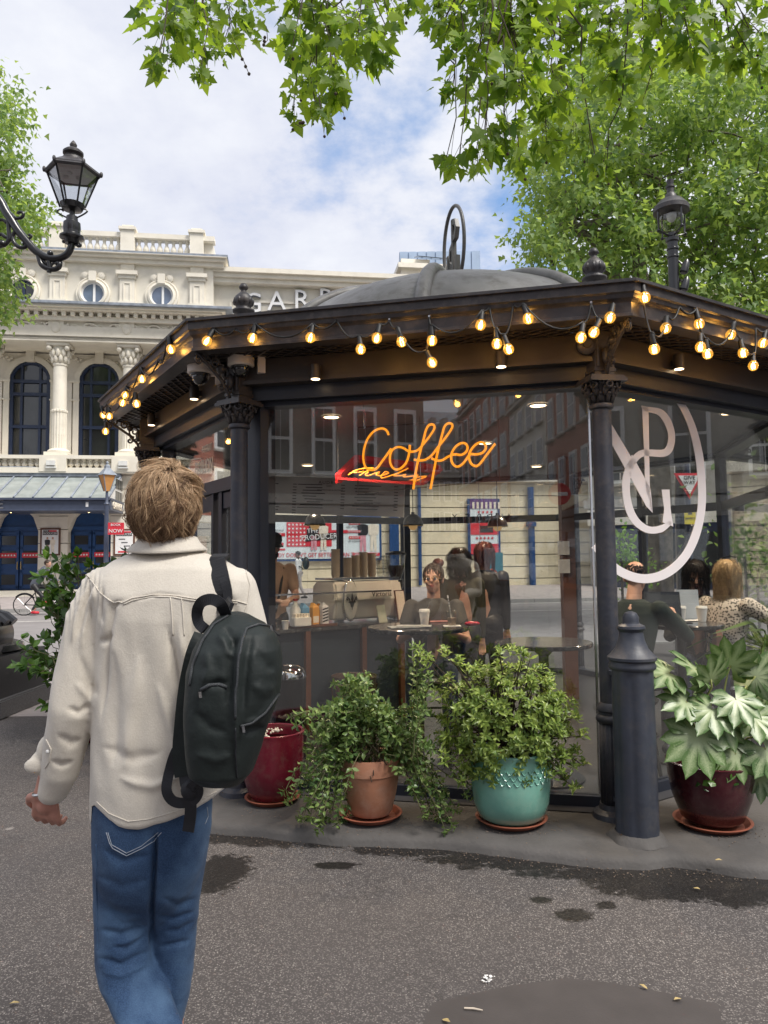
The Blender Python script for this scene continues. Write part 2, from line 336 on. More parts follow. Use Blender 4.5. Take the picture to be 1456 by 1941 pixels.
    bp = A('ShaderNodeBump'); bp.inputs['Strength'].default_value = .35; bp.inputs['Distance'].default_value = .004; l(mth('ADD', vor.outputs['Distance'], noi(120, 4)), bp.inputs['Height']); l(bp.outputs[0], b.inputs['Normal'])
    b.inputs['Specular IOR Level'].default_value = .35
    return m
def gp(px, py): p = gz(px, py); return p.x, p.y
STAINS = []
for px, py, rx, ry in ((395, 1655, .2, .28), (560, 1592, .75, .10), (760, 1605, .5, .13), (930, 1625, .5, .1), (1130, 1655, .5, .1), (1290, 1672, .5, .19), (1440, 1680, .4, .24), (1200, 1645, .5, .1), (1025, 1706, .07, .05), (1085, 1735, .10, .06), (1150, 1716, .07, .05), (640, 1640, .12, .05), (480, 1582, .5, .07), (660, 1600, .5, .08), (830, 1613, .5, .09), (1040, 1640, .5, .08), (1380, 1660, .5, .16)):
    x, y = gp(px, py); STAINS.append((x, y, rx, ry))
MT['asphalt'] = asphalt()
MT['road'] = mat('road_asphalt', (.24, .225, .225), .8, var=.12, scale=1.5, bump=.2, bscale=80)
MT['pave'] = mat('pale_paving', (.36, .32, .31), .8, var=.15, scale=4, bump=.2, bscale=30)
MT['kerb'] = mat('granite_kerb', (.3, .29, .28), .7, var=.2, scale=30)
MT['tar'] = mat('smooth_tar', (.060, .053, .052), .72, var=.12, scale=6, bump=.12, bscale=140)
def sheet(name, pts, m, kind='structure'):
    b = MB(); n = len(pts); b.add(pts, [tuple(range(n))]); o = b.build(name, m, recalc=False); o['kind'] = kind
    if o.data.polygons[0].normal.z < 0: o.data.flip_normals()
    return o
sheet('ground', [(-400, -400, 0), (400, -400, 0), (400, 700, 0), (-400, 700, 0)], MT['asphalt'])
def fq(u0, u1, y0, y1, z0, z1): return [tuple(FW(u0, y0, z0)), tuple(FW(u1, y0, z0)), tuple(FW(u1, y1, z1)), tuple(FW(u0, y1, z1))]
sheet('road', fq(-60, 70, -18.6, -5.42, .006, .006), MT['road'])
b = MB(); q = fq(-60, 70, -5.3, 3, .13, .56); b.prism(q, (0, 0, -.5)); b.build('far_pavement', MT['pave'])['kind'] = 'structure'
b = MB()
for u in range(-60, 70, 1): b.prism(fq(u+.01, u+.99, -5.42, -5.3, .133, .137), (0, 0, -.5))
b.build('far_kerb', MT['kerb'])['kind'] = 'structure'
b = MB()
for u in range(-60, 70, 1): b.prism(fq(u+.01, u+.99, -18.75, -18.6, .03, .03), (0, 0, -.3))
b.build('near_kerb', MT['kerb'])['kind'] = 'structure'
for y0, y1 in ((-9.75, -9.55), (-6.05, -5.95), (-5.8, -5.7)):
    sheet('road_marking', fq(-60, 70, y0, y1, .011, .011), mat('road_paint', (.55, .53, .5), .7, var=.25, scale=9))
# pale paving left of the pavilion
b = MB(); u = -40.
nrow = 0
xs = [-3.3-.62*i for i in range(16)]
for i in range(16):
    for j in range(8):
        x = -3.4-.6*i; y = 7.9+.42*j+(.03*i)
        b.box((x-.3, y+.2, .004+.002*rnd.random()), (.592, .412, .008))
o = b.build('near_paving', MT['pave']); o['kind'] = 'structure'
P_ = [gp(*p) for p in ((780, 1985), (822, 1903), (905, 1884), (985, 1868), (1075, 1856), (1165, 1866), (1262, 1884), (1362, 1905), (1378, 1990))]
b = MB(); b.prism([(x, y, .0005) for x, y in P_]+[(P_[-1][0]+.05, 1.9, .0005), (P_[0][0]-.05, 1.9, .0005)], (0, 0, .004)); b.build('asphalt_patch', MT['tar'])['kind'] = 'structure'
# ================================================================ THEATRE
TH = thing('theatre', 'cream stucco theatre with loggia, round attic windows and blue arched doors across the road', 'theatre', FP, FA)
ST, ST2 = MT['stone'], MT['stone2']
def tb(name, mb, m=None, parent=None, **k): return LOC(mb.build(name, m or ST, parent or TH, **k))
TM = Matrix.Rotation(pi/2, 4, 'X')
def ttext(s, u, y, z, size, m, parent=None, ext=.01, **k): return LOC(text(s, 'lettering', m, parent or TH, Matrix.Translation((u, y, z)) @ TM, size, ext, **k))
def Z(py, px=200, d=0): return fac(px, py, d)[1]
def U(px, py=700, d=0): return fac(px, py, d)[0]
UL, UR = -9.0, U(404, 550)
zb = .3; z_bal0, z_bal1 = Z(898), Z(866); z_fl = z_bal1
z_ceil = Z(650); z_arch = Z(636); z_fr = Z(612); z_den = Z(603); z_cor = Z(594); z_led = Z(585)
z_att = Z(500); z_c2 = Z(486); z_p0 = Z(477); z_r0, z_r1 = Z(447), Z(438)
b = MB(); b.box(((UL+UR)/2, 2.5, (z_led+z_att)/2), (UR-UL, 5, z_att-z_led)); tb('attic_wall', b)
b = MB()
for (y, za, zc) in ((-.12, z_att, z_att+.18), (-.28, z_att+.18, z_att+.3), (-.42, z_att+.3, z_c2)): b.box(((UL+UR)/2+.2, 2.4+y/2, (za+zc)/2), (UR-UL+.4-2*y*.5, 5-y, zc-za))
tb('upper_cornice', b)
b = MB(); b.box(((UL+UR)/2+.2, 2.1, z_c2+.05), (UR-UL+.9, 5.2, .1)); tb('lead_flashing', b, MT['slate'])
b = MB(); b.box(((UL+UR)/2, .25, (z_c2+.1+z_p0)/2), (UR-UL, .5, z_p0-z_c2-.1)); b.box(((UL+UR)/2, .25, (z_r0+z_r1)/2), (UR-UL+.1, .5, z_r1-z_r0)); b.box((UR-.25, 2.5, (z_c2+z_r1)/2-.02), (.4, 4.4, z_r1-z_c2-.1)); tb('parapet_rail', b)
ped = [U(107, 460), U(242, 460), U(373, 460)]; pw = U(256, 460)-U(230, 460); ped = [ped[0]-(ped[1]-ped[0])]+ped
for i, u in enumerate(ped):
    b = MB(); b.box((u, .22, (z_c2+z_r1)/2+.08), (pw, .62, z_r1-z_c2+.02)); b.box((u, .22, z_r1+.14), (pw+.14, .76, .12)); b.box((u, .22, z_r1+.25), (pw-.1, .5, .12)); tb('parapet_pedestal', b)
def balmesh(h, r):
    b = MB(); p = [(.75, 0), (.75, .08), (.45, .1), (.5, .16), (.95, .3), (1, .42), (.6, .62), (.42, .74), (.6, .8), (.45, .84), (.7, .9), (.7, 1)]
    b.lathe([(r*a, h*z) for a, z in p], n=10); o = b.build('baluster', ST, smooth='auto'); me = o.data; bpy.data.objects.remove(o); return me
def tinst(name, me, M, parent=None):
    o = bpy.data.objects.new(name, me); COL.objects.link(o); o.parent = parent or TH; o.matrix_basis = M; return o
bm1 = balmesh(z_r0-z_p0, .13)
for i in range(len(ped)-1):
    a, c = ped[i]+pw/2, ped[i+1]-pw/2
    for k in range(8): tinst('baluster', bm1, Matrix.Translation((a+(c-a)*(k+.5)/8, .25, z_p0)))
# attic pilasters and round windows
for u in (U(110, 550), U(242, 550), U(374, 550), U(-22, 550)):
    w = U(256, 550)-U(228, 550); zc_ = Z(523)
    b = MB(); b.box((u, -.06, (z_led+zc_)/2), (w, .14, zc_-z_led)); b.box((u, -.1, z_led+.15), (w+.12, .2, .3)); b.box((u, -.1, zc_-.05), (w+.1, .2, .14)); b.box((u, -.14, zc_+.1), (w+.26, .3, .16)); b.box((u, -.05, (zc_+z_att)/2), (w-.05, .12, z_att-zc_))
    for s in (-1, 1): b.box((u+s*w*.22, -.145, (z_led+zc_)/2), (.05, .04, (zc_-z_led)*.55))
    for s in (-1, 1): b.box((u, -.145, (z_led+zc_)/2+s*(zc_-z_led)*.275), (w*.44, .04, .05))
    tb('attic_pilaster', b)
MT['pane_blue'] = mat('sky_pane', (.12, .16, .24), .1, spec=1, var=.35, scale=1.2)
RX = Matrix.Rotation(pi/2, 4, 'X')
zo = Z(557, 177); ro = (U(210, 557)-U(144, 557))/2
for px in (-88, 44, 177, 307):
    u = U(px, 556); b = MB(); b.lathe([(ro, 0), (ro, .1), (ro*.93, .13), (ro*.84, .1), (ro*.82, .17), (ro*.7, .2), (ro*.66, .16), (ro*.65, 0)], (u, 0, zo), 40, M=RX, cap=False); w = tb('round_window', b, smooth='auto')
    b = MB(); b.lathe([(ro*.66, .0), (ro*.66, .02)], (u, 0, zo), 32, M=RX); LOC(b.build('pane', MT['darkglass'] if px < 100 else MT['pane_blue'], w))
    b = MB(); b.box((u+.05, -.05, zo), (.09, .06, ro*1.28)); b.lathe([(ro*.66, .02), (ro*.66, .06), (ro*.58, .06), (ro*.58, .02)], (u, 0, zo), 32, M=RX, cap=False); LOC(b.build('sash_bar', MT['white'] if px > 100 else MT['blued'], w))
    b = MB(); b.box((u, -.13, zo+ro*1.0), (.3, .22, .42))
    for s in (-1, 1): b.lathe([(.16, 0), (.16, .1), (.06, .14)], (u+s*.32, 0, zo+ro*1.08), 12, M=RX)
    LOC(b.build('keystone', ST, w))
    b = MB(); b.box((u+(ro+.9), -.02, z_att-.28), (.01, .01, .01)); 
# lead ledge, dentil cornice, frieze, architrave
b = MB(); b.box(((UL+UR)/2+.2, 1.2, z_led-.04), (UR-UL+1.3, 4, .1)); tb('lead_ledge', b, MT['slate'])
b = MB()
for y, za, zc in ((-.55, z_cor+.02, z_led-.09), (-.42, z_cor-.06, z_cor+.02), (-.12, z_fr, z_den-.02)): b.box(((UL+UR)/2, 2.4+y/2, (za+zc)/2), (UR-UL-y*2, 5-y, zc-za))
b.box(((UL+UR)/2, .6, (z_den+z_cor)/2-.04), (UR-UL+.06, 1.3, z_cor-z_den+.05)); tb('cornice', b)
b = MB(); u = UL
while u < UR: b.box((u, -.2, z_den+.06), (.16, .34, .2)); u += .36
o = tb('dentil', b); o['kind'] = 'stuff'
b = MB(); b.box(((UL+UR)/2, .55, (z_arch+z_fr)/2), (UR-UL, 1.1, z_fr-z_arch)); b.box(((UL+UR)/2, .5, (z_ceil+z_arch)/2), (UR-UL+.08, 1.2, z_arch-z_ceil)); b.box(((UL+UR)/2, .5, z_arch-.06), (UR-UL+.2, 1.3, .1)); tb('entablature', b)
b = MB(); h = z_fr-z_arch; u = UL+.3
while u < UR-.4:                     # scrolling foliage carved in the frieze
    zc = (z_fr+z_arch)/2; s = 1 if int(u*10) % 2 else -1
    pts = [(u+.34*(1-t)*cos(t*9)*1.0, -.05, zc+s*.34*h*1.3*(1-t)*sin(t*9)) for t in [k/18 for k in range(17)]]
    b.tube(pts, [.055*(1-.6*k/17) for k in range(17)], 5)
    for k in range(5): b.ball((u+rnd.uniform(-.4, .4), -.03, zc+rnd.uniform(-.36, .36)*h), (rnd.uniform(.04, .1), .05, rnd.uniform(.04, .1)), 6, 4)
    u += .52
o = tb('frieze_relief', b, smooth=True); o['kind'] = 'stuff'
for u in (U(107, 625), U(241, 625), U(374, 625)):
    b = MB(); b.box((u, .3, (z_arch+z_fr)/2), (.62, .78, h*1.02)); b.ball((u, -.1, (z_arch+z_fr)/2), (.2, .08, .24), 10, 6); tb('frieze_block', b)
# loggia
DB = 1.9
b = MB(); b.box(((UL+UR)/2, DB+.5, (z_fl-.3+z_ceil)/2), (UR-UL, 1, z_ceil-z_fl+.3)); b.box((UR-.25, 1.2, (z_fl+z_ceil)/2), (.5, 2.4, z_ceil-z_fl)); tb('loggia_wall', b)
b = MB(); b.box(((UL+UR)/2, 1.0, z_fl-.25), (UR-UL+.1, 2.1, .2)); tb('loggia_floor', b)
def arc(u, z0, z1, hw, n=12): return [(u-hw, z0), (u+hw, z0)]+[(u+hw*cos(pi*k/n), z1+hw*sin(pi*k/n)) for k in range(n+1)]
ua = [fac(58, 780, DB)[0], fac(189, 780, DB)[0]]; ua = [2*ua[0]-ua[1]]+ua+[2*ua[1]-ua[0]]; hw = (fac(96, 780, DB)[0]-fac(20, 780, DB)[0])/2
zs = fac(189, 690, DB)[1]-hw; zw0 = z_fl-.2
for u in ua[:3]+ua[3:]:
    if u+hw > UR-.3: continue
    b = MB(); ou = arc(u, zw0, zs, hw+.26); ii = arc(u, zw0, zs, hw+.02); n = len(ou)
    vs = [(x, DB, z) for x, z in ou]+[(x, DB-.16, z) for x, z in ou]+[(x, DB-.16, z) for x, z in ii]+[(x, DB, z) for x, z in ii]
    fs = []
    for r in range(3):
        for k in range(1, n): fs.append((r*n+k, r*n+(k+1) % n, (r+1)*n+(k+1) % n, (r+1)*n+k))
    b.add(vs, fs); b.box((u, DB-.12, zs+hw+.22), (.34, .26, .5)); w = tb('arched_window', b, recalc=True)
    b = MB(); b.prism([(x, DB-.01, z) for x, z in arc(u, zw0, zs, hw+.02)], (0, -.02, 0)); LOC(b.build('pane', MT['darkglass'], w))
    b = MB()
    for x in (-hw+.07, -hw*.42, hw*.5, hw-.07): b.box((u+x, DB-.08, (zw0+zs+hw*(.3 if abs(x) > hw*.8 else .85))/2), (.14 if abs(x) > hw*.8 else .1, .1, zs+hw*(.3 if abs(x) > hw*.8 else .85)-zw0))
    for z in (zs-.05, zs-.62, zs-2.05): b.box((u, DB-.085, z), (2*hw, .12, .14))
    b.tube([(x, DB-.06, z) for x, z in arc(u, zw0, zs, hw-.05)[2:]], .08, 6)
    LOC(b.build('frame', MT['blued'], w))
    for s in (-1, 1):
        b = MB(); b.box((u+s*(hw+.5), DB-.06, (zw0+zs)/2), (.34, .14, zs-zw0)); b.box((u+s*(hw+.2), DB-.1, zs-.02), (.42, .2, .1)); b.box((u+s*(hw+.2), DB-.1, zs-.85), (.42, .2, .06)); LOC(b.build('jamb', ST, w))
    b = MB()
    for s in (-1, 1):
        for k in range(9): b.ball((u+s*(hw*.75+.1*k), DB-.03, zs+hw*1.12+.03*k-(.1 if k % 2 else 0)), (.09, .06, .08), 6, 4)
    LOC(b.build('spandrel_relief', ST, w, kind='stuff'))
uc = [U(107, 760), U(241, 760)]; uc = [2*uc[0]-uc[1]]+uc+[2*uc[1]-uc[0]]
rc = (U(121, 740)-U(93, 740))/2
for u in uc:
    if u > UR+.1: continue
    hc = z_ceil-z_fl; b = MB(); cc = thing('column', None, None); 
    bpy.data.objects.remove(cc)
    b.lathe([(rc*1.0, .95), (rc*.93, hc-1.05), (rc*.86, hc-.95), (rc*1.0, hc-.93), (rc*1.0, hc-.86), (rc*.85, hc-.85)], (u, .45, z_fl), 28); sh = tb('column', b, smooth='auto')
    b = MB(); b.lathe([(rc*1.05, .34), (rc*1.05, 1.9), (rc*1.16, 1.92), (rc*1.16, 2.0), (rc, 2.03)], (u, .45, z_fl), 64, flute=.12, fn=16); LOC(b.build('fluted_drum', ST, sh))
    b = MB(); b.box((u, .45, z_fl+.1), (rc*3.2, rc*3.2, .2)); b.lathe([(rc*1.5, .2), (rc*1.55, .26), (rc*1.4, .32), (rc*1.15, .36)], (u, .45, z_fl), 28); LOC(b.build('column_base', ST, sh))
    b = MB(); b.lathe([(rc*.9, hc-.86), (rc*.95, hc-.5), (rc*1.3, hc-.14)], (u, .45, z_fl), 20); b.box((u, .45, z_ceil-.07), (rc*3.1, rc*3.1, .14))
    for row, zz, rr in ((0, hc-.66, 1.05), (1, hc-.42, 1.2)):
        for k in range(10):
            a = 2*pi*(k+row*.5)/10; b.ball((u+rc*rr*cos(a), .45+rc*rr*sin(a), z_fl+zz), (.09, .09, .17), 6, 5)
    for k in range(4):
        a = pi/4+k*pi/2; b.ball((u+rc*1.75*cos(a), .45+rc*1.75*sin(a), z_fl+hc-.24), .11, 8, 6)
    LOC(b.build('capital', ST, sh, smooth=True))
b = MB(); b.box(((UL+UR)/2, 2.0, z_ceil+.35), (UR-UL, 4.2, .6)); tb('loggia_ceiling', b)
# balcony balustrade
b = MB(); b.box(((UL+UR)/2, -.1, z_bal1-.06), (UR-UL+.2, .5, .14)); b.box(((UL+UR)/2, -.1, z_bal0+.1), (UR-UL, .46, .22)); tb('balcony_rail', b)
bm2 = balmesh(z_bal1-z_bal0-.34, .12)
for i in range(len(uc)-1):
    w = 1.05; b = MB(); b.box((uc[i], -.1, (z_bal0+z_bal1)/2), (w, .52, z_bal1-z_bal0-.1)); p = tb('balcony_pedestal', b)
    b = MB(); b.box((uc[i]-.05, -.42, z_bal1-.32), (.34, .12, .2)); b.box((uc[i]-.05, -.4, z_bal1-.5), (.4, .1, .06)); LOC(b.build('floodlight', MT['plasticw'], p))
    for k in range(7): tinst('baluster', bm2, Matrix.Translation((uc[i]+w/2+(uc[i+1]-uc[i]-w)*(k+.5)/7, -.1, z_bal0+.21)))
# ground storey: piers in stone courses, arched lintels, blue doors
dl = [(-12, 72), (128, 210), (-150, -67)]
zt = Z(985, 100); zg = .55
piers = [(U(72, 1050), U(128, 1050)), (U(210, 1050), UR), (U(-67, 1050), U(-12, 1050))]
for a, c in piers:
    k = 0; z = zg-.3
    while z < z_bal0-.05:
        z2 = min(z+.56, z_bal0); b = MB(); b.box(((a+c)/2, .28, (z+z2)/2-.012), (c-a, .6, z2-z-.028)); tb('stone_course', b, ST); z = z2
b = MB(); b.box(((UL+UR)/2, .75, (zg+z_bal0)/2), (UR-UL, .3, z_bal0-zg)); b.box(((UL+UR)/2, .3, (Z(965, 100)+z_bal0)/2+.1), (UR-UL, .54, z_bal0-Z(965, 100)-.2)); tb('ground_storey_wall', b, ST)
STAR = [(sin(pi*k/5)*(1 if k % 2 == 0 else .42), cos(pi*k/5)*(1 if k % 2 == 0 else .42)) for k in range(10)]
def starrow(b, u0, u1, y, z, r, n=5):
    for k in range(n):
        u = u0+(u1-u0)*(k+.5)/n; b.prism([(u+r*x, y, z+r*q) for x, q in STAR], (0, -.004, 0))
for a, c in dl:
    a, c = U(a, 1050), U(c, 1050); m = (a+c)/2; hw2 = (c-a)/2
    b = MB(); b.box((m, .56, (zg+zt+.4)/2+.3), (c-a, .06, zt-zg+1.0)); b.box((m, .5, zt-.35), (c-a, .1, .18)); d = tb('arched_doorway', b, MT['blue'])
    b = MB()
    for s in (-1, 1): b.prism([(m+s*hw2, .48, zt-.5), (m+s*hw2, .48, zt+.5), (m+s*hw2*.3, .48, zt+.5), (m+s*hw2*.75, .48, zt+.1)], (0, -.46, 0))
    LOC(b.build('arch_spandrel', ST, d))
    for s in (-1, 1):
        lc = m+s*hw2*.5; lw = hw2*.95; b = MB(); zd0, zd1 = zg+.05, zt-.45; b.box((lc, .48, (zd0+zd1)/2), (lw, .07, zd1-zd0))
        H = zd1-zd0
        for f0, f1 in ((.02, .06), (.28, .33), (.37, .41), (.69, .73), (.94, .98)): b.box((lc, .43, zd0+H*(f0+f1)/2), (lw, .05, H*(f1-f0)))
        for x in (-1, 1): b.box((lc+x*lw*.43, .43, (zd0+zd1)/2), (lw*.13, .05, H))
        dr = LOC(b.build('door', MT['blue'], TH))
        for f0, f1 in ((.07, .27), (.42, .68), (.75, .93)):
            b = MB(); b.box((lc, .435, zd0+H*(f0+f1)/2), (lw*.66, .025, H*(f1-f0)*.86)); LOC(b.build('pane', MT['darkglass'], dr))
        b = MB(); b.box((lc, .41, zd0+H*.585), (lw*.8, .012, .2)); st = LOC(b.build('star_sticker', MT['red'], dr))
        b = MB(); starrow(b, lc-lw*.36, lc+lw*.36, .404, zd0+H*.585, .055); b.m = 0; LOC(b.build('star_row', MT['white'], dr))
        b = MB(); b.tube([(m+s*.07, .44, zd0+H*.33), (m+s*.07, .38, zd0+H*.36), (m+s*.07, .38, zd0+H*.46), (m+s*.07, .44, zd0+H*.49)], .018, 6); LOC(b.build('handle', MT['gold'], dr))
b = MB(); b.box(((UL+UR)/2, -.15, zg-.05), (UR-UL+.4, .9, .16)); b.box(((UL+UR)/2, -.35, zg-.2), (UR-UL+.4, 1.2, .16)); tb('door_step', b, MT['stone'])
# glazed canopy
YD = -2.3; uR = fac(206, 955, YD)[0]; zc1 = fac(150, 945, YD)[1]; zc0 = fac(150, 968, YD)[1]; zk = Z(903)
CN = thing('canopy', None, None); del CN['label'], CN['category']; CN.parent = TH
b = MB(); b.box(((UL+uR)/2, YD, (zc0+zc1)/2-.02), (uR-UL, .14, zc1-zc0-.1)); b.box(((UL+uR)/2, YD-.04, zc1-.02), (uR-UL+.1, .3, .08)); b.box(((UL+uR)/2, YD-.03, zc0+.03), (uR-UL+.06, .2, .06)); b.box((uR, YD/2, (zc0+zc1)/2), (.14, -YD, zc1-zc0-.06)); b.box((uR, YD/2, zc1-.02), (.2, -YD, .08)); b.box(((UL+uR)/2, YD/2, zc0+.05), (uR-UL, -YD, .03)); g = LOC(b.build('gutter_fascia', MT['canopyblue'], CN))
b = MB(); b.box((fac(166, 958, YD)[0], YD-.08, (zc0+zc1)/2), (.1, .01, .18)); LOC(b.build('notice', MT['white'], CN))
LOC(text('E', 'lettering', mat('canopy_letter', (.2, .2, .22), .5), CN, Matrix.Translation((fac(2, 957, YD)[0], YD-.09, (zc0+zc1)/2)) @ TM, .5, .02))
LOC(text('GARRICK', 'lettering', MT['cream'], CN, Matrix.Translation((uR+.09, YD/2, (zc0+zc1)/2)) @ Matrix.Rotation(pi/2, 4, 'Z') @ TM, .4, .02))
MT['canopyglass'] = mat('canopy_glass', (.40, .44, .43), .12, var=.15, scale=3); MT['canopyglass'].node_tree.nodes['Principled BSDF'].inputs['Alpha'].default_value = .72
st = (fac(95, 925, -1.2)[0]-fac(60, 925, -1.2)[0]); u = uR
gm = None
while u > UL:
    b = MB(); b.prism([(u-.03, YD, zc1+.02), (u-st+.03, YD, zc1+.02), (u-st+.03, -.05, zk), (u-.03, -.05, zk)], (0, 0, .015)); LOC(b.build('roof_pane', MT['canopyglass'], CN))
    b = MB(); b.beam((u, YD, zc1+.04), (u, -.05, zk+.03), .06, .08); LOC(b.build('glazing_bar', MT['slate'], CN)); u -= st
b = MB(); b.box(((UL+uR)/2, -.12, zk+.04), (uR-UL, .3, .16)); b.tube([(UL, -.3, zk+.3), (U(60), -.3, zk+.35), (U(120), -.3, zk+.24), (uR, -.3, zk+.3)], .02, 5); LOC(b.build('flashing_ridge', MT['slate'], CN))
b = MB(); b.prism([(uR+.01, YD, zc1+.03), (uR+.01, -.05, zc1+.03), (uR+.01, -.05, zk)], (.02, 0, 0)); e_ = LOC(b.build('end_panel', MT['plasticw'], CN))
b = MB()
for k in range(3):
    for j in range(2): b.box((uR+.04, -.25-.42*k, zc1+.2+.5*j), (.02, .36, .4))
LOC(b.build('end_pane', MT['darkglass'], CN))
for px in (18, 40, 182): # lamps under the canopy
    b = MB(); b.ball((U(px), -.8, zt+.3), .07); b.tube([(U(px), -.8, zt+.3), (U(px), -.8, zc0+.4)], .012, 5); LOC(b.build('canopy_lamp', emat('warm_lamp', (1, .6, .25), 4), CN))
# posters by the doors
def figures(b, u, y, z, h, m0):
    """two standing people, flat print"""
    b.m = m0
    for k, dxu in enumerate((-.16*h, .16*h)):
        x = u+dxu; b.m = m0+k; pr = lambda pts: b.prism([(x+a*h, y, z+c*h) for a, c in pts], (0, -.004, 0))
        pr([(-.1, 0), (-.02, 0), (0, .4), (.02, 0), (.1, 0), (.09, .48), (-.09, .48)])
        b.m = m0+2-k; pr([(-.1, .485), (.1, .485), (.15, .52), (.17, .78), (.08, .82), (-.08, .82), (-.16, .78), (-.14, .5)])
        b.m = 3; pr([(-.05, .84), (.05, .84), (.06, .95), (0, 1), (-.06, .95)])
def poster(u0, u1, z0, z1, frame_m, lines):
    b = MB(); b.box(((u0+u1)/2, -.04, (z0+z1)/2), (u1-u0, .06, z1-z0)); p = tb('poster_case', b, frame_m)
    b = MB(); b.box(((u0+u1)/2, -.075, (z0+z1)/2), (u1-u0-.14, .012, z1-z0-.14)); LOC(b.build('poster', MT['white'], p)); s = p
    w = u1-u0; zz = z1-.2*(z1-z0)
    b = MB(); b.box(((u0+u1)/2, -.086, zz), (w*.74, .01, (z1-z0)*.11)); b.box(((u0+u1)/2-w*.2, -.086, zz+(z1-z0)*.09), (w*.28, .01, (z1-z0)*.06)); LOC(b.build('title_block', MT['ink'], s))
    b = MB(); b.box(((u0+u1)/2+w*.13, -.086, zz+(z1-z0)*.09), (w*.38, .01, (z1-z0)*.055)); b.box(((u0+u1)/2, -.086, z0+.14*(z1-z0)), (w*.55, .01, .06*(z1-z0))) if lines else None; LOC(b.build('red_strip', MT['red'], s))
    LOC(text('PRODUCERS', 'lettering', MT['white'], s, Matrix.Translation(((u0+u1)/2, -.094, zz)) @ TM, w*.145, .003)); LOC(text('THE', 'lettering', MT['white'], s, Matrix.Translation(((u0+u1)/2-w*.2, -.094, zz+(z1-z0)*.09)) @ TM, w*.11, .003))
    b = MB()
    if lines:
        for k in range(3): b.box(((u0+u1)/2-w*.1+.1*k, -.086, z1-(.38+.13*k)*(z1-z0)), (w*.3, .01, .03))
        LOC(b.build('print_lines', MT['ink'], s))
    else:
        figures(b, (u0+u1)/2, -.082, z0+.1*(z1-z0), (z1-z0)*.58, 0); o = LOC(b.build('figure_print', [MT['pink'], MT['cream'], MT['ink'], MT['skin']], s, kind='stuff')); o.data.polygons.foreach_set('material_index', b.mi)
poster(U(77, 1028), U(115, 1028), Z(1053, 95), Z(1001, 95), MT['wood'], False)
poster(U(216, 1028), U(256, 1028), Z(1053, 235), Z(1003, 235), MT['wood'], True)
# ---- lower wing to the right with painted letters
WY = .5; WR = 36.; zw1 = Z(508, 420)
b = MB(); b.box(((UR+WR)/2, WY+2.2, (5.3+zw1)/2), (WR-UR, 4, zw1-5.3)); tb('wing_wall', b, MT['stone'])
b = MB()
for y, a, c in ((-.1, zw1-.5, zw1-.3), (-.25, zw1-.3, zw1-.12), (-.4, zw1-.12, zw1+.08)): b.box(((UR+WR)/2, WY+.2+y, (a+c)/2), (WR-UR+.2, .6, c-a))
b.box(((UR+WR)/2, WY+.15, 5.35), (WR-UR, .5, .4)); tb('wing_cornice', b, MT['stone'])
b = MB()
for x0, x1 in ((UR+.7, UR+6.4), (UR+6.9, UR+12.5)):
    for z in (zw1-1.2, zw1-4.6): b.box(((x0+x1)/2, WY+.17, z), (x1-x0, .1, .1))
    for x in (x0, x1): b.box((x, WY+.17, zw1-2.9), (.1, .1, 3.4))
tb('wing_panel', b, MT['stone'])
gl = mat('grey_letter', (.45, .47, .5), .5)
for k, ch in enumerate('GARRICK'):
    px = 478+47.*k; u, z = fac(px, 577-.06*(px-478), WY+.1); s = 1.28
    o = ttext(ch, u, WY+.1, z, s, MT['slate'], ext=.10); o.name = 'wall_letter'; LOC(text(ch, 'letter_face', MT['white'], o, Matrix.Translation((u, WY-.02, z)) @ TM, s*.985, .012))
z = .2; k = 0
while z < 5.2:
    b = MB(); n = 14
    for j in range(n):
        a = UR+(WR-UR)*j/n; c = UR+(WR-UR)*(j+1)/n; b.box(((a+c)/2, WY+.45, z+.27), (c-a-.004, .5, .50))
    b2 = tb('stone_course', b, ST2); z += .54
b = MB(); b.box(((UR+WR)/2, WY+.7, 2.7), (WR-UR, .5, 5.2)); tb('wing_backing', b, ST2)
for px, w, z0 in ((748, .42, .4), (797, .16, .5), (1010, .3, .4)):
    b = MB(); u = U(px, 1050, WY)
    if w > .3: b.box((u, WY+.1, 2.4), (w, .2, 4.4))
    else: b.tube([(u, WY+.1, z0), (u, WY+.1, 4.9)], w/2, 10); b.lathe([(w*.8, 0), (w*.8, .2)], (u, WY+.1, 3.1), 10)
    tb('downpipe' if w < .3 else 'pilaster_panel', b, MT['blue'] if w < .4 else MT['blue'])
# billboard
def board(pa, pb, lab):
    (u0, z1), (u1, z0) = fac(*pa, WY), fac(*pb, WY); b = MB(); b.box(((u0+u1)/2, WY+.12, (z0+z1)/2), (u1-u0, .14, z1-z0)); B = LOC(b.build('billboard', MT['blue'], None)); B.matrix_basis = Matrix.Translation(FP) @ Matrix.Rotation(FA, 4, 'Z'); tag(B, lab, 'billboard')
    b = MB(); b.box(((u0+u1)/2, WY+.04, (z0+z1)/2), (u1-u0-.2, .03, z1-z0-.2)); s = LOC(b.build('poster_sheet', MT['paper'], B)); return B, s, u0, u1, z0, z1
B, s, u0, u1, z0, z1 = board((448, 978), (724, 1062), 'long theatre billboard with red star panel in a blue frame, seen through the pavilion')
w, h = u1-u0, z1-z0
def pbx(name, m, boxes, y=.015):
    b = MB()
    for a, c, d, e in boxes: b.box((u0+w*(a+c)/2, WY+y, z0+h*(d+e)/2), (w*(c-a), .012, h*(e-d)))
    return LOC(b.build(name, m, s))
pbx('red_panel', MT['red'], [(.34, .65, .32, .86), (.70, .73, .36, .9), (.21, .33, .55, .62), (.2, .32, .35, .41), (.2, .33, .24, .28), (.21, .32, .88, .95)])
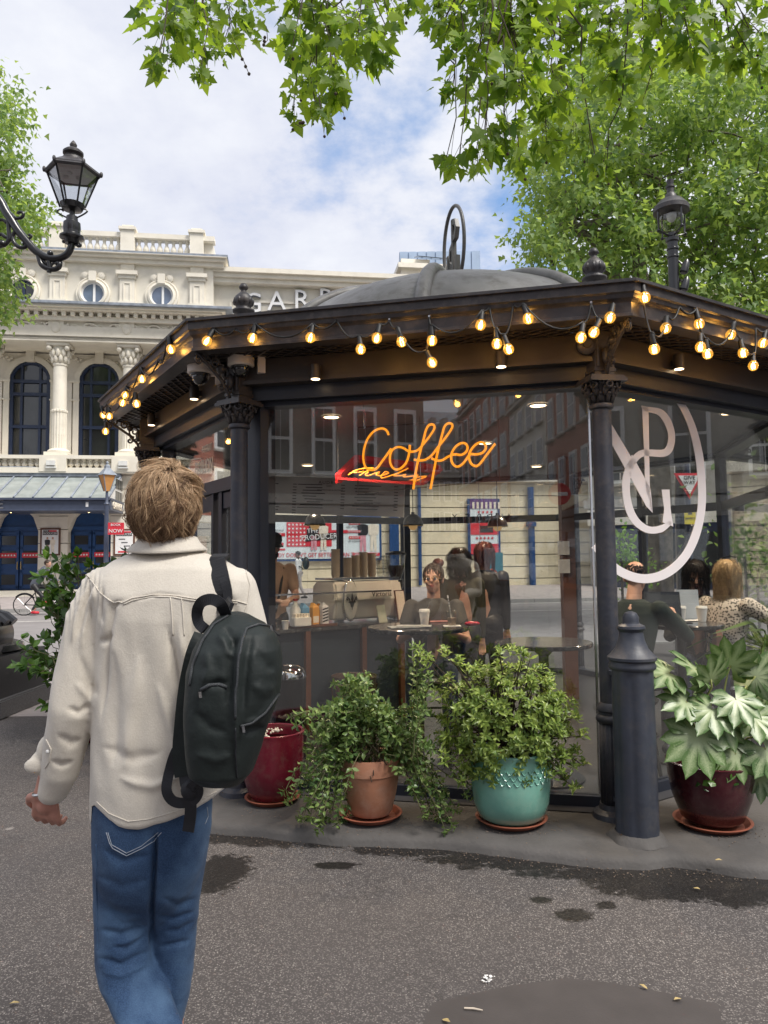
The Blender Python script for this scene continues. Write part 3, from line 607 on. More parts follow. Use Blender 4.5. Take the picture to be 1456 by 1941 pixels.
pbx('red_strip', MT['red'], [(.55, .76, .61, .68), (.76, .85, .62, .67), (.77, .85, .8, .86), (.77, .85, .48, .54), (.80, .985, .1, .17)], .008)
b = MB(); x0, x1 = u0+w*.345, u0+w*.475
for r in range(6): starrow(b, x0, x1, WY+.008, z0+h*(.37+.087*r), h*.032)
for r in range(6): starrow(b, u0+w*.702, u0+w*.728, WY+.008, z0+h*(.41+.085*r), h*.03, 1)
LOC(b.build('star_print', MT['white'], s))
def btext(t, a, d, size, m, y=.005, rot=0, **k): return LOC(text(t, 'lettering', m, s, Matrix.Translation((u0+w*a, WY+y, z0+h*d)) @ Matrix.Rotation(-rot, 4, 'Y') @ TM, size*h, .003, **k))
b = MB()
for a, c, d, e, y in ((.48, .56, .58, .70, 0), (.47, .68, .43, .58, 0)): b.prism([(u0+w*a, WY+y, z0+h*d), (u0+w*c, WY+y, z0+h*(d+.05)), (u0+w*c, WY+y, z0+h*(e+.05)), (u0+w*a, WY+y, z0+h*e)], (0, -.01, 0))
LOC(b.build('title_block', MT['ink'], s))
btext('THE', .52, .665, .14, MT['white'], -.014, .06); btext('PRODUCERS', .576, .53, .165, MT['white'], -.014, .06, width=.93)
btext('"COMEDY DOESN\'T GET BETTER THAN THIS"', .52, .13, .13, MT['red'], width=.83)
btext('SERIOUSLY FUNNY', .89, .135, .062, MT['white'], -.002); btext('A HUGE HIT', .265, .915, .07, MT['white'], .004); btext('SUPERB', .81, .83, .06, MT['white'], -.002); btext('AN UTTER JOY', .81, .745, .055, MT['ink']); btext('TRIUMPHANT', .81, .645, .05, MT['white'], -.002); btext('A BLAST', .81, .51, .06, MT['white'], -.002); btext('OF A SHOW', .81, .43, .05, MT['ink']); btext('HYSTERICALLY', .27, .68, .05, MT['ink']); btext('FUNNY', .27, .585, .07, MT['white'], .004)
b = MB(); figures(b, u0+w*.905, WY+.01, z0+h*.2, h*.74, 0)
figures(b, u0+w*.56, WY-.006, z0+h*.24, h*.66, 0); figures(b, u0+w*.18, WY+.01, z0+h*.35, h*.6, 0)
o = LOC(b.build('figure_print', [MT['pink'], MT['cream'], MT['ink'], MT['skin']], s, kind='stuff')); o.data.polygons.foreach_set('material_index', b.mi)
B2, s2, a0, a1, c0, c1 = board((887, 945), (950, 1052), 'upright dark framed show poster with purple top on the banded wall')
for nm, m, d, e in (('purple_print', mat('purple_print', (.12, .06, .2), .5), .82, .99), ('red_print', MT['red'], .36, .62), ('photo_print', MT['ink'], .4, .52), ('red_foot', MT['red'], .02, .2)):
    b = MB(); b.box(((a0+a1)/2-(0 if d != .4 else -.1), WY+(.015 if d != .4 else .006), c0+(c1-c0)*(d+e)/2), ((a1-a0)*(.86 if d != .4 else .4), .012, (c1-c0)*(e-d))); LOC(b.build(nm, m, s2))
b = MB(); starrow(b, a0+.4, a1-.3, WY+.01, c0+(c1-c0)*.76, .08, 4); starrow(b, a0+.3, a1-.3, WY+.01, c0+(c1-c0)*.3, .08); LOC(b.build('star_print', MT['red'], s2))
b = MB()
for k in range(7): b.box((a0+.25+k*.2, WY+.006, c0+(c1-c0)*.88), (.1, .01, .3))
LOC(b.build('figure_print', MT['cream'], s2))
# roof lantern block on the wing and the glass tower behind
u, z = fac(800, 505, 12); b = MB(); b.box((u, 14, z-2), (2.6, 4, 4)); b.box((u, 13.9, z-.1), (3.1, 4.6, .3)); b.box((u-.4, 13.9, z+.25), (1.8, 3.8, .4)); tb('roof_turret', b, ST)
b = MB(); b.add([(u-.3, 11.6, z+.5), (u+1.9, 11.6, z+.4), (u+1.9, 13, z+.9), (u-.3, 13, z+1.0)], [(0, 1, 2, 3)]); b.prism([(u-.3, 11.6, z+.46), (u+1.9, 11.6, z+.36), (u+1.9, 13, z+.86), (u-.3, 13, z+.96)], (0, 0, .05)); tb('roof_panel', b, MT['darkglass'])
pa = at(757, 478, 78); pb = at(910, 483, 78); G = thing('glass_tower', 'pale blue glass office block rising behind the theatre roof', 'office building', (pa.x, 78, 0)); GH = pa.z
b = MB(); b.box(((pa.x+pb.x)/2, 84, GH/2), (pb.x-pa.x, 12, GH)); b.build('tower_core', mat('tower_blue', (.35, .45, .6), .25, var=.1), G)
for k in range(9):
    x = pa.x+(pb.x-pa.x)*(k+.5)/9
    for j in range(2): b = MB(); b.box((x, 77.93, GH-1.7-j*3.6), ((pb.x-pa.x)/9-.12, .1, 3.4)); b.build('facade_panel', mat('tower_panel', (.42, .53, .68), .2, var=.15, scale=.4) if k == 0 and j == 0 else bpy.data.materials['tower_panel'], G)
# small street lamp and sale sign by the theatre
lp = at(200, 1130, 24.2); S = thing('street_lamp', 'slim blue grey lamp post with amber lantern in front of the theatre canopy', 'street lamp', (lp.x, lp.y, 0))
zt_ = at(200, 877, 24.2).z
b = MB(); b.lathe([(.14, .1), (.14, 1.0), (.1, 1.1), (.085, 1.2), (.07, zt_-1.4), (.1, zt_-1.38), (.05, zt_-1.3), (.04, zt_-.95)], (lp.x, lp.y, 0), 12); b.build('post', MT['canopyblue'], S, smooth='auto')
b = MB(); b.lathe([(.1, zt_-.95), (.28, zt_-.42)], (lp.x, lp.y, 0), 4); b.build('lantern_glass', mat('amber_glass', (.62, .3, .1), .2, var=.1), S)
b = MB(); b.lathe([(.34, zt_-.42), (.1, zt_-.18), (.1, zt_-.1), (.03, zt_-.06), (.05, zt_), (.01, zt_+.06)], (lp.x, lp.y, 0), 4)
for k in range(4): a = k*pi/2; b.tube([(lp.x+.1*cos(a), lp.y+.1*sin(a), zt_-.95), (lp.x+.29*cos(a), lp.y+.29*sin(a), zt_-.42)], .018, 5)
b.build('lantern_cap', MT['slate'], S)
p = at(220, 1002, 23.9); W = at(234, 1000, 23.9).x-at(205, 1000, 23.9).x
b = MB(); b.box(p, (W, .04, W*.78), rz=.15); sg = b.build('hanging_sign', MT['red']); tag(sg, 'red flag sign with white print fixed to the slim lamp post', 'sign')
text('BOOK', 'lettering', MT['white'], sg, Matrix.Translation(p+V((0, -.03, .12))) @ Matrix.Rotation(.15, 4, 'Z') @ TM, W*.22, .004); text('NOW', 'lettering', MT['white'], sg, Matrix.Translation(p+V((0, -.03, -.08))) @ Matrix.Rotation(.15, 4, 'Z') @ TM, W*.34, .004)
# ================================================================ PAVILION
CX, CY, TH0, RG = .818, 7.57, -1.40120658, 2.95
FZ = .07                                   # floor of the pavilion and top of its plinth
def oc(k, R, z): a = TH0+k*pi/4; return V((CX+R*cos(a), CY+R*sin(a), z))
def fnorm(k): a = TH0+(k+.5)*pi/4; return V((cos(a), sin(a), 0))
def ftan(k): n = fnorm(k); return V((-n.y, n.x, 0))
def fpt(k, R, f, z): return oc(k, R, z).lerp(oc(k+1, R, z), f)
def fpix(k, R, px, py): return onplane(px, py, oc(k, R, 0), fnorm(k))
# concrete plinth with a worn edge
edge = []
def gpz(px, py): p = gz(px, py, .05); return (p.x, p.y)
fr = [gpz(*p) for p in ((330, 1545), (400, 1561), (480, 1567), (560, 1577), (640, 1583), (740, 1587), (840, 1590), (905, 1597), (980, 1607), (1060, 1617), (1140, 1625), (1215, 1627), (1270, 1622), (1330, 1630), (1400, 1642), (1470, 1646), (1620, 1630))]
fr.insert(0, (-2.45, 6.35))
pl = fr+[(oc(k, 3.75, 0).x, oc(k, 3.75, 0).y) for k in (1, 2, 3, 4)]+[(oc(5, 3.5, 0).x, oc(5, 3.5, 0).y)]
Pn = []
for i in range(len(pl)):
    a, c = V((*pl[i], 0)), V((*pl[(i+1) % len(pl)], 0)); m = max(1, int((c-a).length/.06))
    for j in range(m):
        p = a.lerp(c, j/m); q = noise.noise(p*5)*.018+noise.noise(p*17)*.01; Pn.append(p+(p-V((CX, CY, 0))).normalized()*q)
b = MB(); n = len(Pn); cen = V((CX, CY, 0)); rings = []
for off, z in ((.03, -.01), (.012, .025), (0, .045), (-.05, .06), (-.3, .07)): rings.append([p+(p-cen).normalized()*off+V((0, 0, z)) for p in Pn])
b.ring(rings, cap=False); b.add(rings[-1], [tuple(range(n))]); b.build('plinth', MT['concrete'], smooth=True)['kind'] = 'structure'
PV = thing('pavilion', 'octagonal dark iron and glass coffee pavilion with lead dome, columns and oval monogram', 'pavilion', (CX, CY, FZ))
def pb_(name, mb, m='iron', parent=None, **k): return mb.build(name, MT[m] if isinstance(m, str) else m, parent or PV, **k)
def octseg(b, k, prof): b.ring([[oc(k, R, z) for R, z in prof], [oc(k+1, R, z) for R, z in prof]])
b = MB(); b.add([oc(k, 3.1, FZ+.006) for k in range(8)], [tuple(range(8))]); pb_('floor', b, mat('cafe_floor', (.055, .055, .06), .35, var=.2, scale=2))
b = MB(); b.prism([oc(k, 2.96, 2.745) for k in range(8)], (0, 0, .05)); pb_('ceiling', b, mat('cafe_ceiling', (.24, .24, .24), .7, var=.04))
b = MB(); rr = [[oc(k, R, z) for k in range(8)] for R, z in ((3.5, 3.14), (3.5, 3.165), (2.7, 3.2), (2.4, 3.26))]; b.ring(rr, cap=False); pb_('roof', b, 'lead')
FP_ = [(3.58, 3.15), (3.58, 3.10), (3.568, 3.092), (3.562, 3.07), (3.545, 3.06), (3.535, 3.05), (3.535, 2.99), (3.548, 2.985), (3.548, 2.968), (3.43, 2.968), (3.43, 3.15)]
MT['lamp'] = emat('downlight_glow', (1, .72, .42), 4)
for k in range(8):
    b = MB(); octseg(b, k, FP_); pb_('fascia', b, 'fascia')
    b = MB(); octseg(b, k, [(3.6, 3.15), (3.6, 3.168), (3.40, 3.17), (3.40, 3.15)]); pb_('gutter_cap', b, 'iron')
    b = MB(); octseg(b, k, [(3.165, 2.83), (3.165, 2.985), (3.10, 2.985), (3.10, 2.83)]); octseg(b, k, [(3.185, 2.81), (3.185, 2.835), (3.09, 2.835), (3.09, 2.81)]); pb_('frieze', b, 'bronze')
    b = MB(); octseg(b, k, [(3.09, 2.715), (3.09, 2.81), (2.86, 2.81), (2.86, 2.715)]); octseg(b, k, [(3.02, 2.685), (3.02, 2.716), (2.88, 2.716), (2.88, 2.685)]); pb_('head_beam', b, 'navy')
    b = MB(); octseg(b, k, [(3.43, 3.02), (3.43, 3.03), (3.1, 3.03), (3.1, 3.02)]); pb_('soffit_board', b, 'navy')
    # lattice under the eave
    b = MB(); n = 22
    for i in range(-3, n+1):
        for s in (0, 1):
            f0, f1 = i/n, (i+3)/n
            a0, a1 = max(0, f0), min(1, f1)
            if a1 <= a0: continue
            t0, t1 = (a0-f0)/(f1-f0), (a1-f0)/(f1-f0)
            R0, R1 = 3.17+.26*t0, 3.17+.26*t1
            if s: R0, R1 = 3.43-.26*t0, 3.43-.26*t1
            z = 2.985+.006*s; b.beam(fpt(k, R0, a0, z), fpt(k, R1, a1, z), .013, .008)
    pb_('soffit_lattice', b, 'bronze', kind='stuff')
    b = MB(); octseg(b, k, [(2.99, FZ), (2.99, FZ+.07), (2.91, FZ+.07), (2.91, FZ)]); pb_('sill', b, 'navy')
# columns with capitals, posts and scroll brackets
def column(k, detail):
    a = TH0+k*pi/4; c = oc(k, 3.13, FZ); R = Matrix.Rotation(a, 4, 'Z')
    b = MB(); b.lathe([(.061, .66), (.058, 2.46)], c, 24); sh = pb_('column', b, 'colpaint', smooth='auto')
    b = MB(); b.lathe([(.125, 0), (.12, .03), (.085, .05), (.08, .08)], c, 24, M=R); pb_('column_base', b, 'colpaint', sh, smooth='auto')
    b = MB(); b.lathe([(.074, .07), (.072, .56)], c, 64, flute=.11, fn=16); pb_('fluted_shaft', b, 'colpaint', sh, smooth=True)
    b = MB(); b.lathe([(.074, .55), (.086, .56), (.09, .575), (.086, .59), (.074, .60), (.074, .615), (.082, .625), (.08, .645), (.064, .67)], c, 24); pb_('collar', b, 'colpaint', sh, smooth='auto'); b = MB(); b.lathe([(.058, 2.44), (.072, 2.45), (.074, 2.462), (.07, 2.474), (.06, 2.48)], c, 24); pb_('collar', b, 'colpaint', sh, smooth='auto')
    b = MB(); b.lathe([(.06, 2.475), (.064, 2.53), (.085, 2.585), (.09, 2.60)], c, 20)
    for row, (zz, rr, m) in enumerate(((2.515, .07, 10), (2.55, .082, 10))):
        for i in range(m):
            t = 2*pi*(i+.5*row)/m; d = V((cos(t), sin(t), 0)); b.tube([c+V((0, 0, zz-.03))+d*(rr-.008), c+V((0, 0, zz))+d*rr, c+V((0, 0, zz+.022))+d*(rr+.014), c+V((0, 0, zz+.012))+d*(rr+.026)], [.014, .018, .014, .007], 5)
    for i in range(8):                                     # volutes
        t = a+2*pi*i/8; d = V((cos(t), sin(t), 0)); x = V((-d.y, d.x, 0)); cc = c+d*.095+V((0, 0, 2.583)); sp = []
        for j in range(14): u = j/13*2.6*pi; r = .034*(1-.7*j/13); sp.append(cc+x*(r*cos(u)*(1 if i % 2 else -1))+V((0, 0, r*sin(u)))+d*.004*j/2)
        b.tube(sp, .008, 5)
    pb_('capital', b, 'iron', sh, smooth=True)
    b = MB(); b.box(c+V((0, 0, 2.612)), (.235, .235, .022), a+pi/4*0); b.box(c+V((0, 0, 2.63)), (.215, .215, .018), a); b.box(c+V((0, 0, 2.775)), (.125, .125, .29), a); b.box(c+V((0, 0, 2.68)), (.14, .14, .02), a)
    for s in (-1, 1):
        x = R.to_3x3() @ V((0, s, 0)); b.beam(c+x*.045+R.to_3x3() @ V((.066, 0, 2.70)), c+x*.045+R.to_3x3() @ V((.066, 0, 2.90)), .012, .012)
    pb_('corner_post', b, 'fascia', sh)
    b = MB(); d = R.to_3x3() @ V((1, 0, 0))
    def sp(cx_, cz, r0, t0, turns, dirn=1, n=18, w=.009):
        pts = []
        for j in range(n): u = t0+dirn*turns*2*pi*j/(n-1); r = r0*(1-.8*j/(n-1)); pts.append(c+d*(cx_+r*cos(u))+V((0, 0, cz+r*sin(u))))
        b.tube(pts, w, 5)
    b.tube([c+d*.07+V((0, 0, 2.60)), c+d*.10+V((0, 0, 2.68)), c+d*.17+V((0, 0, 2.76)), c+d*.27+V((0, 0, 2.83)), c+d*.38+V((0, 0, 2.895))], .012, 6)
    sp(.13, 2.80, .055, -pi/2, 1.4); sp(.22, 2.86, .045, pi, 1.5, -1); sp(.31, 2.885, .035, -pi/2, 1.4); sp(.10, 2.70, .035, 0, 1.4); sp(.36, 2.85, .03, pi/2, 1.3, -1); sp(.17, 2.71, .03, pi/2, 1.2)
    b.ball(c+d*.09+V((0, 0, 2.76)), (.03, .03, .06), 8, 6); b.ball(c+d*.17+V((0, 0, 2.83)), (.03, .03, .03), 8, 6)
    pb_('scroll_bracket', b, 'iron', sh, smooth=True)
    b = MB(); f = oc(k, 3.09, 3.17)          # cast finial on the roof corner
    b.lathe([(.098, 0), (.095, .05), (.075, .10), (.05, .145), (.045, .165), (.075, .175), (.078, .19), (.05, .2), (.052, .215), (.066, .235), (.07, .255), (.06, .285), (.035, .31), (.02, .325), (.018, .335), (.03, .345), (.032, .357), (.02, .38), (.005, .385)], f, 24)
    for i in range(8):
        for zz, rr in ((.03, .092), (.07, .084), (.11, .062)): t = 2*pi*(i+(.5 if zz == .07 else 0))/8; b.ball(f+V((rr*cos(t), rr*sin(t), zz)), (.018, .018, .028), 6, 4)
    for i in range(10): t = 2*pi*i/10; b.ball(f+V((.062*cos(t), .062*sin(t), .252)), (.014, .014, .026), 6, 4)
    pb_('finial', b, 'iron', smooth=True)
for k in range(8): column(k, True)
# dome with ribs, ring emblem on top
DC = V((.75, 7.57, 0)); dp = [(r, 3.25+1.08*(1-(r/2.0)**2.3)**.435) for r in [2.0*sin(pi/2*i/22) for i in range(22)]]+[(2.0, 3.3), (2.05, 3.28), (2.4, 3.24)]
b = MB(); b.lathe(dp[::-1], DC, 64, cap=False); pb_('dome', b, 'lead', smooth=True)
for i, deg in enumerate((-148, -103, -60, -15, 30, 75, 120, 165)):
    t = radians(deg); d = V((cos(t), sin(t), 0)); b = MB(); b.tube([DC+d*r+V((0, 0, z+.02)) for r, z in dp[3:23]], .062, 10, flat=((0, 0, 1), .9)); pb_('dome_rib', b, 'lead', smooth=True)
b = MB(); b.lathe([(.30, 4.30), (.32, 4.345), (.3, 4.355), (.12, 4.36), (.1, 4.37), (.0, 4.37)], DC, 32); pb_('dome_crown', b, 'lead', smooth='auto')
def mono(b, f, w, d):
    """NPG monogram inside an oval; f maps (x in -.5..5, y in 0..1) to a point, w stroke, d depth vector"""
    def st(pts, ww=w):
        P = [V((x, y, 0)) for x, y in pts]; n = len(P); l, r = [], []
        for i in range(n):
            t = (P[min(i+1, n-1)]-P[max(i-1, 0)]).normalized(); nn = V((-t.y, t.x, 0))
            wi = (ww[i] if hasattr(ww, '__len__') else ww)/2; l.append(P[i]+nn*wi); r.append(P[i]-nn*wi)
        for i in range(n-1):
            b.prism([f(l[i].x, l[i].y), f(l[i+1].x, l[i+1].y), f(r[i+1].x, r[i+1].y), f(r[i].x, r[i].y)], d)
    return st
# emblem: seen obliquely, turned towards the right
ex = V((cos(radians(-72)), sin(radians(-72)), 0)); ez = V((0, 0, 1)); ec = DC+V((0.03, -.1, 4.42)); en = ex.cross(ez)*.045
b = MB(); h = .86; a_ = .26
def ef(x, y): return ec+ex*(x*a_*2)+ez*(y*h)
b.tube([ef(.5*cos(2*pi*i/48), .5+.5*sin(2*pi*i/48))+en*.5 for i in range(48)], .019, 8, closed=True)
em = pb_('roof_emblem', b, mat('emblem_grey', (.10, .095, .095), .4), smooth=True)
b = MB(); st = mono(b, ef, .07, en); st([(0, .84), (0, .12)]); st([(0, .80), (.12, .79), (.18, .70), (.13, .61), (0, .59)]); st([(-.25, .42), (-.02, .18)]); st([(-.25, .44), (-.25, .2)]); st([(-.02, .52), (-.12, .48), (-.17, .33), (-.1, .2), (.05, .16), (.17, .2), (.17, .36)])
b.box(ec+V((0, 0, -.04)), (.06, .06, .14)); pb_('monogram', b, bpy.data.materials['emblem_grey'], em)
# glazing
NAV = MT['navy']
def gpost(k, w, m='navy'): b = MB(); b.box(oc(k, RG-w*.15, (FZ+2.70)/2+.03), (w, w, 2.66), TH0+k*pi/4); return pb_('corner_mullion', b, m)
gpost(-1, .15); gpost(-2, .12)
for k in (1, 2, 3, 4, 5): gpost(k, .085)
def pane(k, f0, f1, z0, z1, R=RG, m='glass', name='window_pane'):
    b = MB(); n = fnorm(k)*.006; q = [fpt(k, R, f0, z0), fpt(k, R, f1, z0), fpt(k, R, f1, z1), fpt(k, R, f0, z1)]; b.prism([p-n for p in q], n*2); return pb_(name, b, m)
def rail(k, f0, f1, z, h, t=.06, R=RG, m='navy', name='transom'): b = MB(); b.beam(fpt(k, R, f0, z), fpt(k, R, f1, z), t, h); return pb_(name, b, m)
def stile(k, f, w, z0, z1, t=.07, R=RG, m='navy', name='mullion'): b = MB(); b.beam(fpt(k, R, f, z0), fpt(k, R, f, z1), w, t, up=fnorm(k)); return pb_(name, b, m)
pane(-1, .035, .998, .14, 2.70); pane(0, .002, .98, .14, 2.70)
b = MB(); b.box(oc(0, RG+.004, 1.42), (.012, .012, 2.54), TH0); pb_('glass_joint', b, 'steel')
# door face to the left (k=-2): light above, glazed doors below
pane(-2, .05, .93, 2.25, 2.70); rail(-2, .03, .95, 2.2, .1, .1)
stile(-2, .70, .07, FZ, 2.15); stile(-2, .62, .05, FZ, 2.15); stile(-2, .92, .06, FZ, 2.7); stile(-2, .10, .06, FZ, 2.15); stile(-2, .35, .05, FZ, 2.15)
for f0, f1 in ((.12, .34), (.37, .6), (.72, .9)):
    d = rail(-2, f0, f1, 2.08, .12, .05, name='door'); 
    b = MB()
    for z, h in ((.2, .2), (1.0, .06)): b = MB(); b.beam(fpt(-2, RG, f0, z), fpt(-2, RG, f1, z), .05, h); pb_('door_rail', b, 'navy', d)
    pane(-2, f0+.01, f1-.01, .3, 2.02, name='door_pane')
    b = MB(); n = fnorm(-2); b.tube([fpt(-2, RG+.03, f1-.015, .95), fpt(-2, RG+.08, f1-.015, .97), fpt(-2, RG+.08, f1-.015, 1.25), fpt(-2, RG+.03, f1-.015, 1.27)], .012, 6); pb_('handle', b, 'steel', d)
for k in (1, 2, 3, 4, 5):
    pane(k, .03, .97, .14, 2.70, m='glass2'); rail(k, .02, .98, 2.16, .09)
    if k in (4, 2): stile(k, .48, .07, FZ, 2.7)
# lettering on the light above the doors
def ontan(k, R, px, py): return fpix(k, R, px, py)
for t, px, py, sz in (('PORTRAIT', 392, 850, .085), ('PAVILION', 386, 886, .17)):
    p = fpix(-2, RG+.012, px, py); text(t, 'lettering', MT['cream'], PV, frame(p, ftan(-2), fnorm(-2)), sz, .001, width=.62)
b = MB(); b.beam(fpix(-2, RG+.012, 382, 853), fpix(-2, RG+.012, 396, 850), .004, .006); b.beam(fpix(-2, RG+.012, 362, 871), fpix(-2, RG+.012, 381, 869), .004, .006); pb_('letter_rule', b, 'cream')
# oval monogram on the right hand glass
MT['decal'] = mat('frosted_decal', (.74, .70, .71), .6, var=.02)
R0 = RG+.008; dn = fnorm(0)*.002
b = MB(); D = lambda px, py: fpix(0, R0, px, py)
outer = [(1287, 749), (1304, 775), (1320, 812), (1332, 860), (1337, 905), (1338, 950), (1334, 985), (1325, 1020), (1310, 1052), (1290, 1077), (1265, 1095), (1238, 1104), (1210, 1104.5), (1180, 1095), (1155, 1078), (1135, 1055), (1121, 1038)]
inner = [(1299, 749), (1314, 775), (1331, 812), (1326, 860)]
iw = [(1294+5, 749)]
def offs(pts, w):
    o = []
    for i, (x, y) in enumerate(pts):
        a = pts[max(i-1, 0)]; c = pts[min(i+1, len(pts)-1)]; tx, ty = c[0]-a[0], c[1]-a[1]; l = sqrt(tx*tx+ty*ty); o.append((x-ty/l*w[i], y+tx/l*w[i]))
    return o
def cat(pts, w):
    """smooth strip of decal between an outer line and its offset"""
    P, W_ = [], []
    for i in range(len(pts)-1):
        p0, p1, p2, p3 = pts[max(i-1, 0)], pts[i], pts[i+1], pts[min(i+2, len(pts)-1)]
        for j in range(5):
            t = j/5; P.append(tuple(.5*(2*p1[q]+(p2[q]-p0[q])*t+(2*p0[q]-5*p1[q]+4*p2[q]-p3[q])*t*t+(3*p1[q]-p0[q]-3*p2[q]+p3[q])*t**3) for q in (0, 1))); W_.append(w[i]*(1-t)+w[i+1]*t)
    P.append(pts[-1]); W_.append(w[-1]); I = offs(P, W_)
    for i in range(len(P)-1): b.prism([D(*P[i]), D(*P[i+1]), D(*I[i+1]), D(*I[i])], dn)
cat(outer, [12, 13, 14, 15, 15, 15, 15, 16, 16, 17, 17, 17, 17, 17, 16, 16, 16]); pb_('oval_decal', b, 'decal')
b = MB()
cat([(1216, 769), (1226, 771), (1252, 775), (1268, 790), (1278, 815), (1279, 838), (1272, 858), (1257, 866), (1232, 865), (1218, 866), (1207, 875), (1199, 890), (1194, 915), (1195, 942), (1202, 968), (1214, 987), (1232, 998), (1252, 996), (1270, 987)], [2, 9, 13, 14, 13, 13, 14, 14, 13, 13, 12, 14, 15, 14, 15, 14, 13, 13, 6])
for q in ([(1217, 770), (1229, 772), (1232, 950), (1224, 930)], [(1154, 803), (1159, 804), (1196, 866), (1186, 890), (1154, 832)], [(1186, 888), (1198, 862), (1231, 923), (1237, 972), (1225, 960)], [(1233, 925), (1237, 972), (1231, 960)], [(1254, 928), (1269, 928), (1271, 965), (1276, 998), (1256, 990), (1259, 965)], [(1157, 940), (1164, 970), (1159, 970)]): b.prism([D(*p) for p in q], dn)
pb_('monogram_decal', b, 'decal')
# downlights on the frieze
for k, px, py, s in ((-1, 598, 705, 1), (-1, 950, 681, 1), (-2, 368, 745, 1), (-2, 287, 796, 1.2), (0, 1287, 686, 1.1), (1, 1500, 705, 1)):
    p = fpix(k, 3.22, px, py); b = MB(); b.lathe([(.036, -.048), (.036, .045), (.03, .05)], p, 20); d = pb_('downlight', b, 'bronze', smooth='auto')
    b = MB(); b.lathe([(.029, -.0495), (.029, -.047)], p, 20); pb_('lamp_lens', b, 'lamp', d); b = MB(); b.beam(p-fnorm(k)*.06, p-fnorm(k)*.02, .03, .04); pb_('bracket', b, 'bronze', d)
    l = bpy.data.lights.new('downlight_beam', 'SPOT'); l.energy = 3; l.color = (1, .68, .4); l.spot_size = radians(100); l.spot_blend = .8; l.shadow_soft_size = .03
    lo = bpy.data.objects.new('downlight_beam', l); COL.objects.link(lo); lo.location = p-V((0, 0, .055)); adopt(lo, d)
p = fpix(-1, 3.18, 1113, 655); b = MB(); M = frame(p, ftan(-1), V((0, 0, 1))) @ Matrix.Rotation(-pi/2, 4, 'X'); b.lathe([(.06, 0), (.062, .03), (.05, .045), (.03, .05), (.02, .04)], p, 20, M=Matrix.Rotation(atan2(fnorm(-1).y, fnorm(-1).x), 4, 'Z') @ Matrix.Rotation(pi/2, 4, 'Y')); pb_('speaker_cup', b, 'fascia', smooth='auto')
# ceiling lights inside
CL = thing
for px, py in ((628, 790), (583, 882), (1020, 768), (1017, 884), (1383, 783), (920, 840)):
    q = gz(px, py, 2.738); 
    if (V((q.x, q.y))-V((CX, CY))).length > 2.7: q = V((q.x*.8+CX*.2, q.y*.8+CY*.2, 2.738))
    b = MB(); b.lathe([(.075, .004), (.075, -.006), (.06, -.006)], q, 24, cap=False); r_ = pb_('ceiling_light', b, 'plasticw'); b = MB(); b.lathe([(.06, -.003), (.06, .002)], q, 24); pb_('lamp_lens', b, 'lamp', r_)
    l = bpy.data.lights.new('ceiling_beam', 'SPOT'); l.energy = 60; l.color = (1, .78, .55); l.spot_size = radians(130); l.spot_blend = .7; l.shadow_soft_size = .06
    lo = bpy.data.objects.new('ceiling_beam', l); COL.objects.link(lo); lo.location = q-V((0, 0, .03)); adopt(lo, r_)
# security cameras at the left corner
for i, (px, py, k, lab) in enumerate(((380, 704, -2, 'beige dome security camera over the left column, lower of the two'), (457, 690, -1, 'beige dome security camera over the left column, upper one beside the bracket'))):
    p = at(px, py, 4.93 if i else 5.05); S = thing('security_camera', lab, 'camera', p); s = 1.0
    b = MB(); b.lathe([(.088, .055), (.09, .045), (.09, -.012), (.083, -.018), (.07, -.02)], p, 28); b.build('housing', mat('camera_beige', (.86, .76, .67), .45) if not i else bpy.data.materials['camera_beige'], S, smooth='auto')
    b = MB(); b.lathe([(.072, -.02), (.075, -.03), (.068, -.035)], p, 28); b.ball(p+V((0, 0, -.035)), (.06, .06, .062), 20, 12); b.build('dome', mat('smoked_dome', (.012, .012, .014), .06, coat=1) if not i else bpy.data.materials['smoked_dome'], S, smooth=True)
    b = MB(); x = V((.11, .05, .01)); b.box(p+V((.12, .06, -.01)), (.05, .16, .11), .3); b.beam(p, p+V((.1, .12, .02)), .05, .05); b.build('wall_bracket', bpy.data.materials['camera_beige'], S)
# ---------------- festoon lights
MT['bulbglass'] = glassmat('bulb_glass', (1, .86, .55), 1.0); MT['fil'] = emat('filament', (1, .62, .18), 14); MT['rubber'] = mat('black_rubber', (.012, .012, .012), .55)
bt = MT['bulbglass'].node_tree; e_n = bt.nodes.new('ShaderNodeEmission'); e_n.inputs[0].default_value = (1, .48, .06, 1); e_n.inputs[1].default_value = .22
ad = bt.nodes.new('ShaderNodeAddShader'); o_ = bt.nodes['Material Output']; sh_ = o_.inputs['Surface'].links[0].from_socket; bt.links.new(sh_, ad.inputs[0]); bt.links.new(e_n.outputs[0], ad.inputs[1]); bt.links.new(ad.outputs[0], o_.inputs['Surface'])
def tmpmesh(b, m, smooth=True): o = b.build('tmp', m, smooth=smooth); me = o.data; bpy.data.objects.remove(o); return me
b = MB(); b.lathe([(.012, 0), (.015, -.006), (.024, -.016), (.030, -.030), (.031, -.040), (.028, -.053), (.020, -.064), (.010, -.069), (.001, -.070)], n=16); me_bulb = tmpmesh(b, MT['bulbglass'])
b = MB(); b.lathe([(.008, .055), (.012, .05), (.016, .045), (.016, .005), (.019, .0), (.019, -.01), (.013, -.012)], n=12); me_sock = tmpmesh(b, MT['rubber'], 'auto')
b = MB()
for i in range(4): a = i*pi/2; b.tube([V((.008*cos(a), .008*sin(a), -.025)), V((.012*cos(a), .012*sin(a), -.045)), V((.008*cos(a), .008*sin(a), -.062))], .0022, 5)
b.tube([(0, 0, -.005), (0, 0, -.03)], .003, 5); me_fil = tmpmesh(b, MT['fil'])
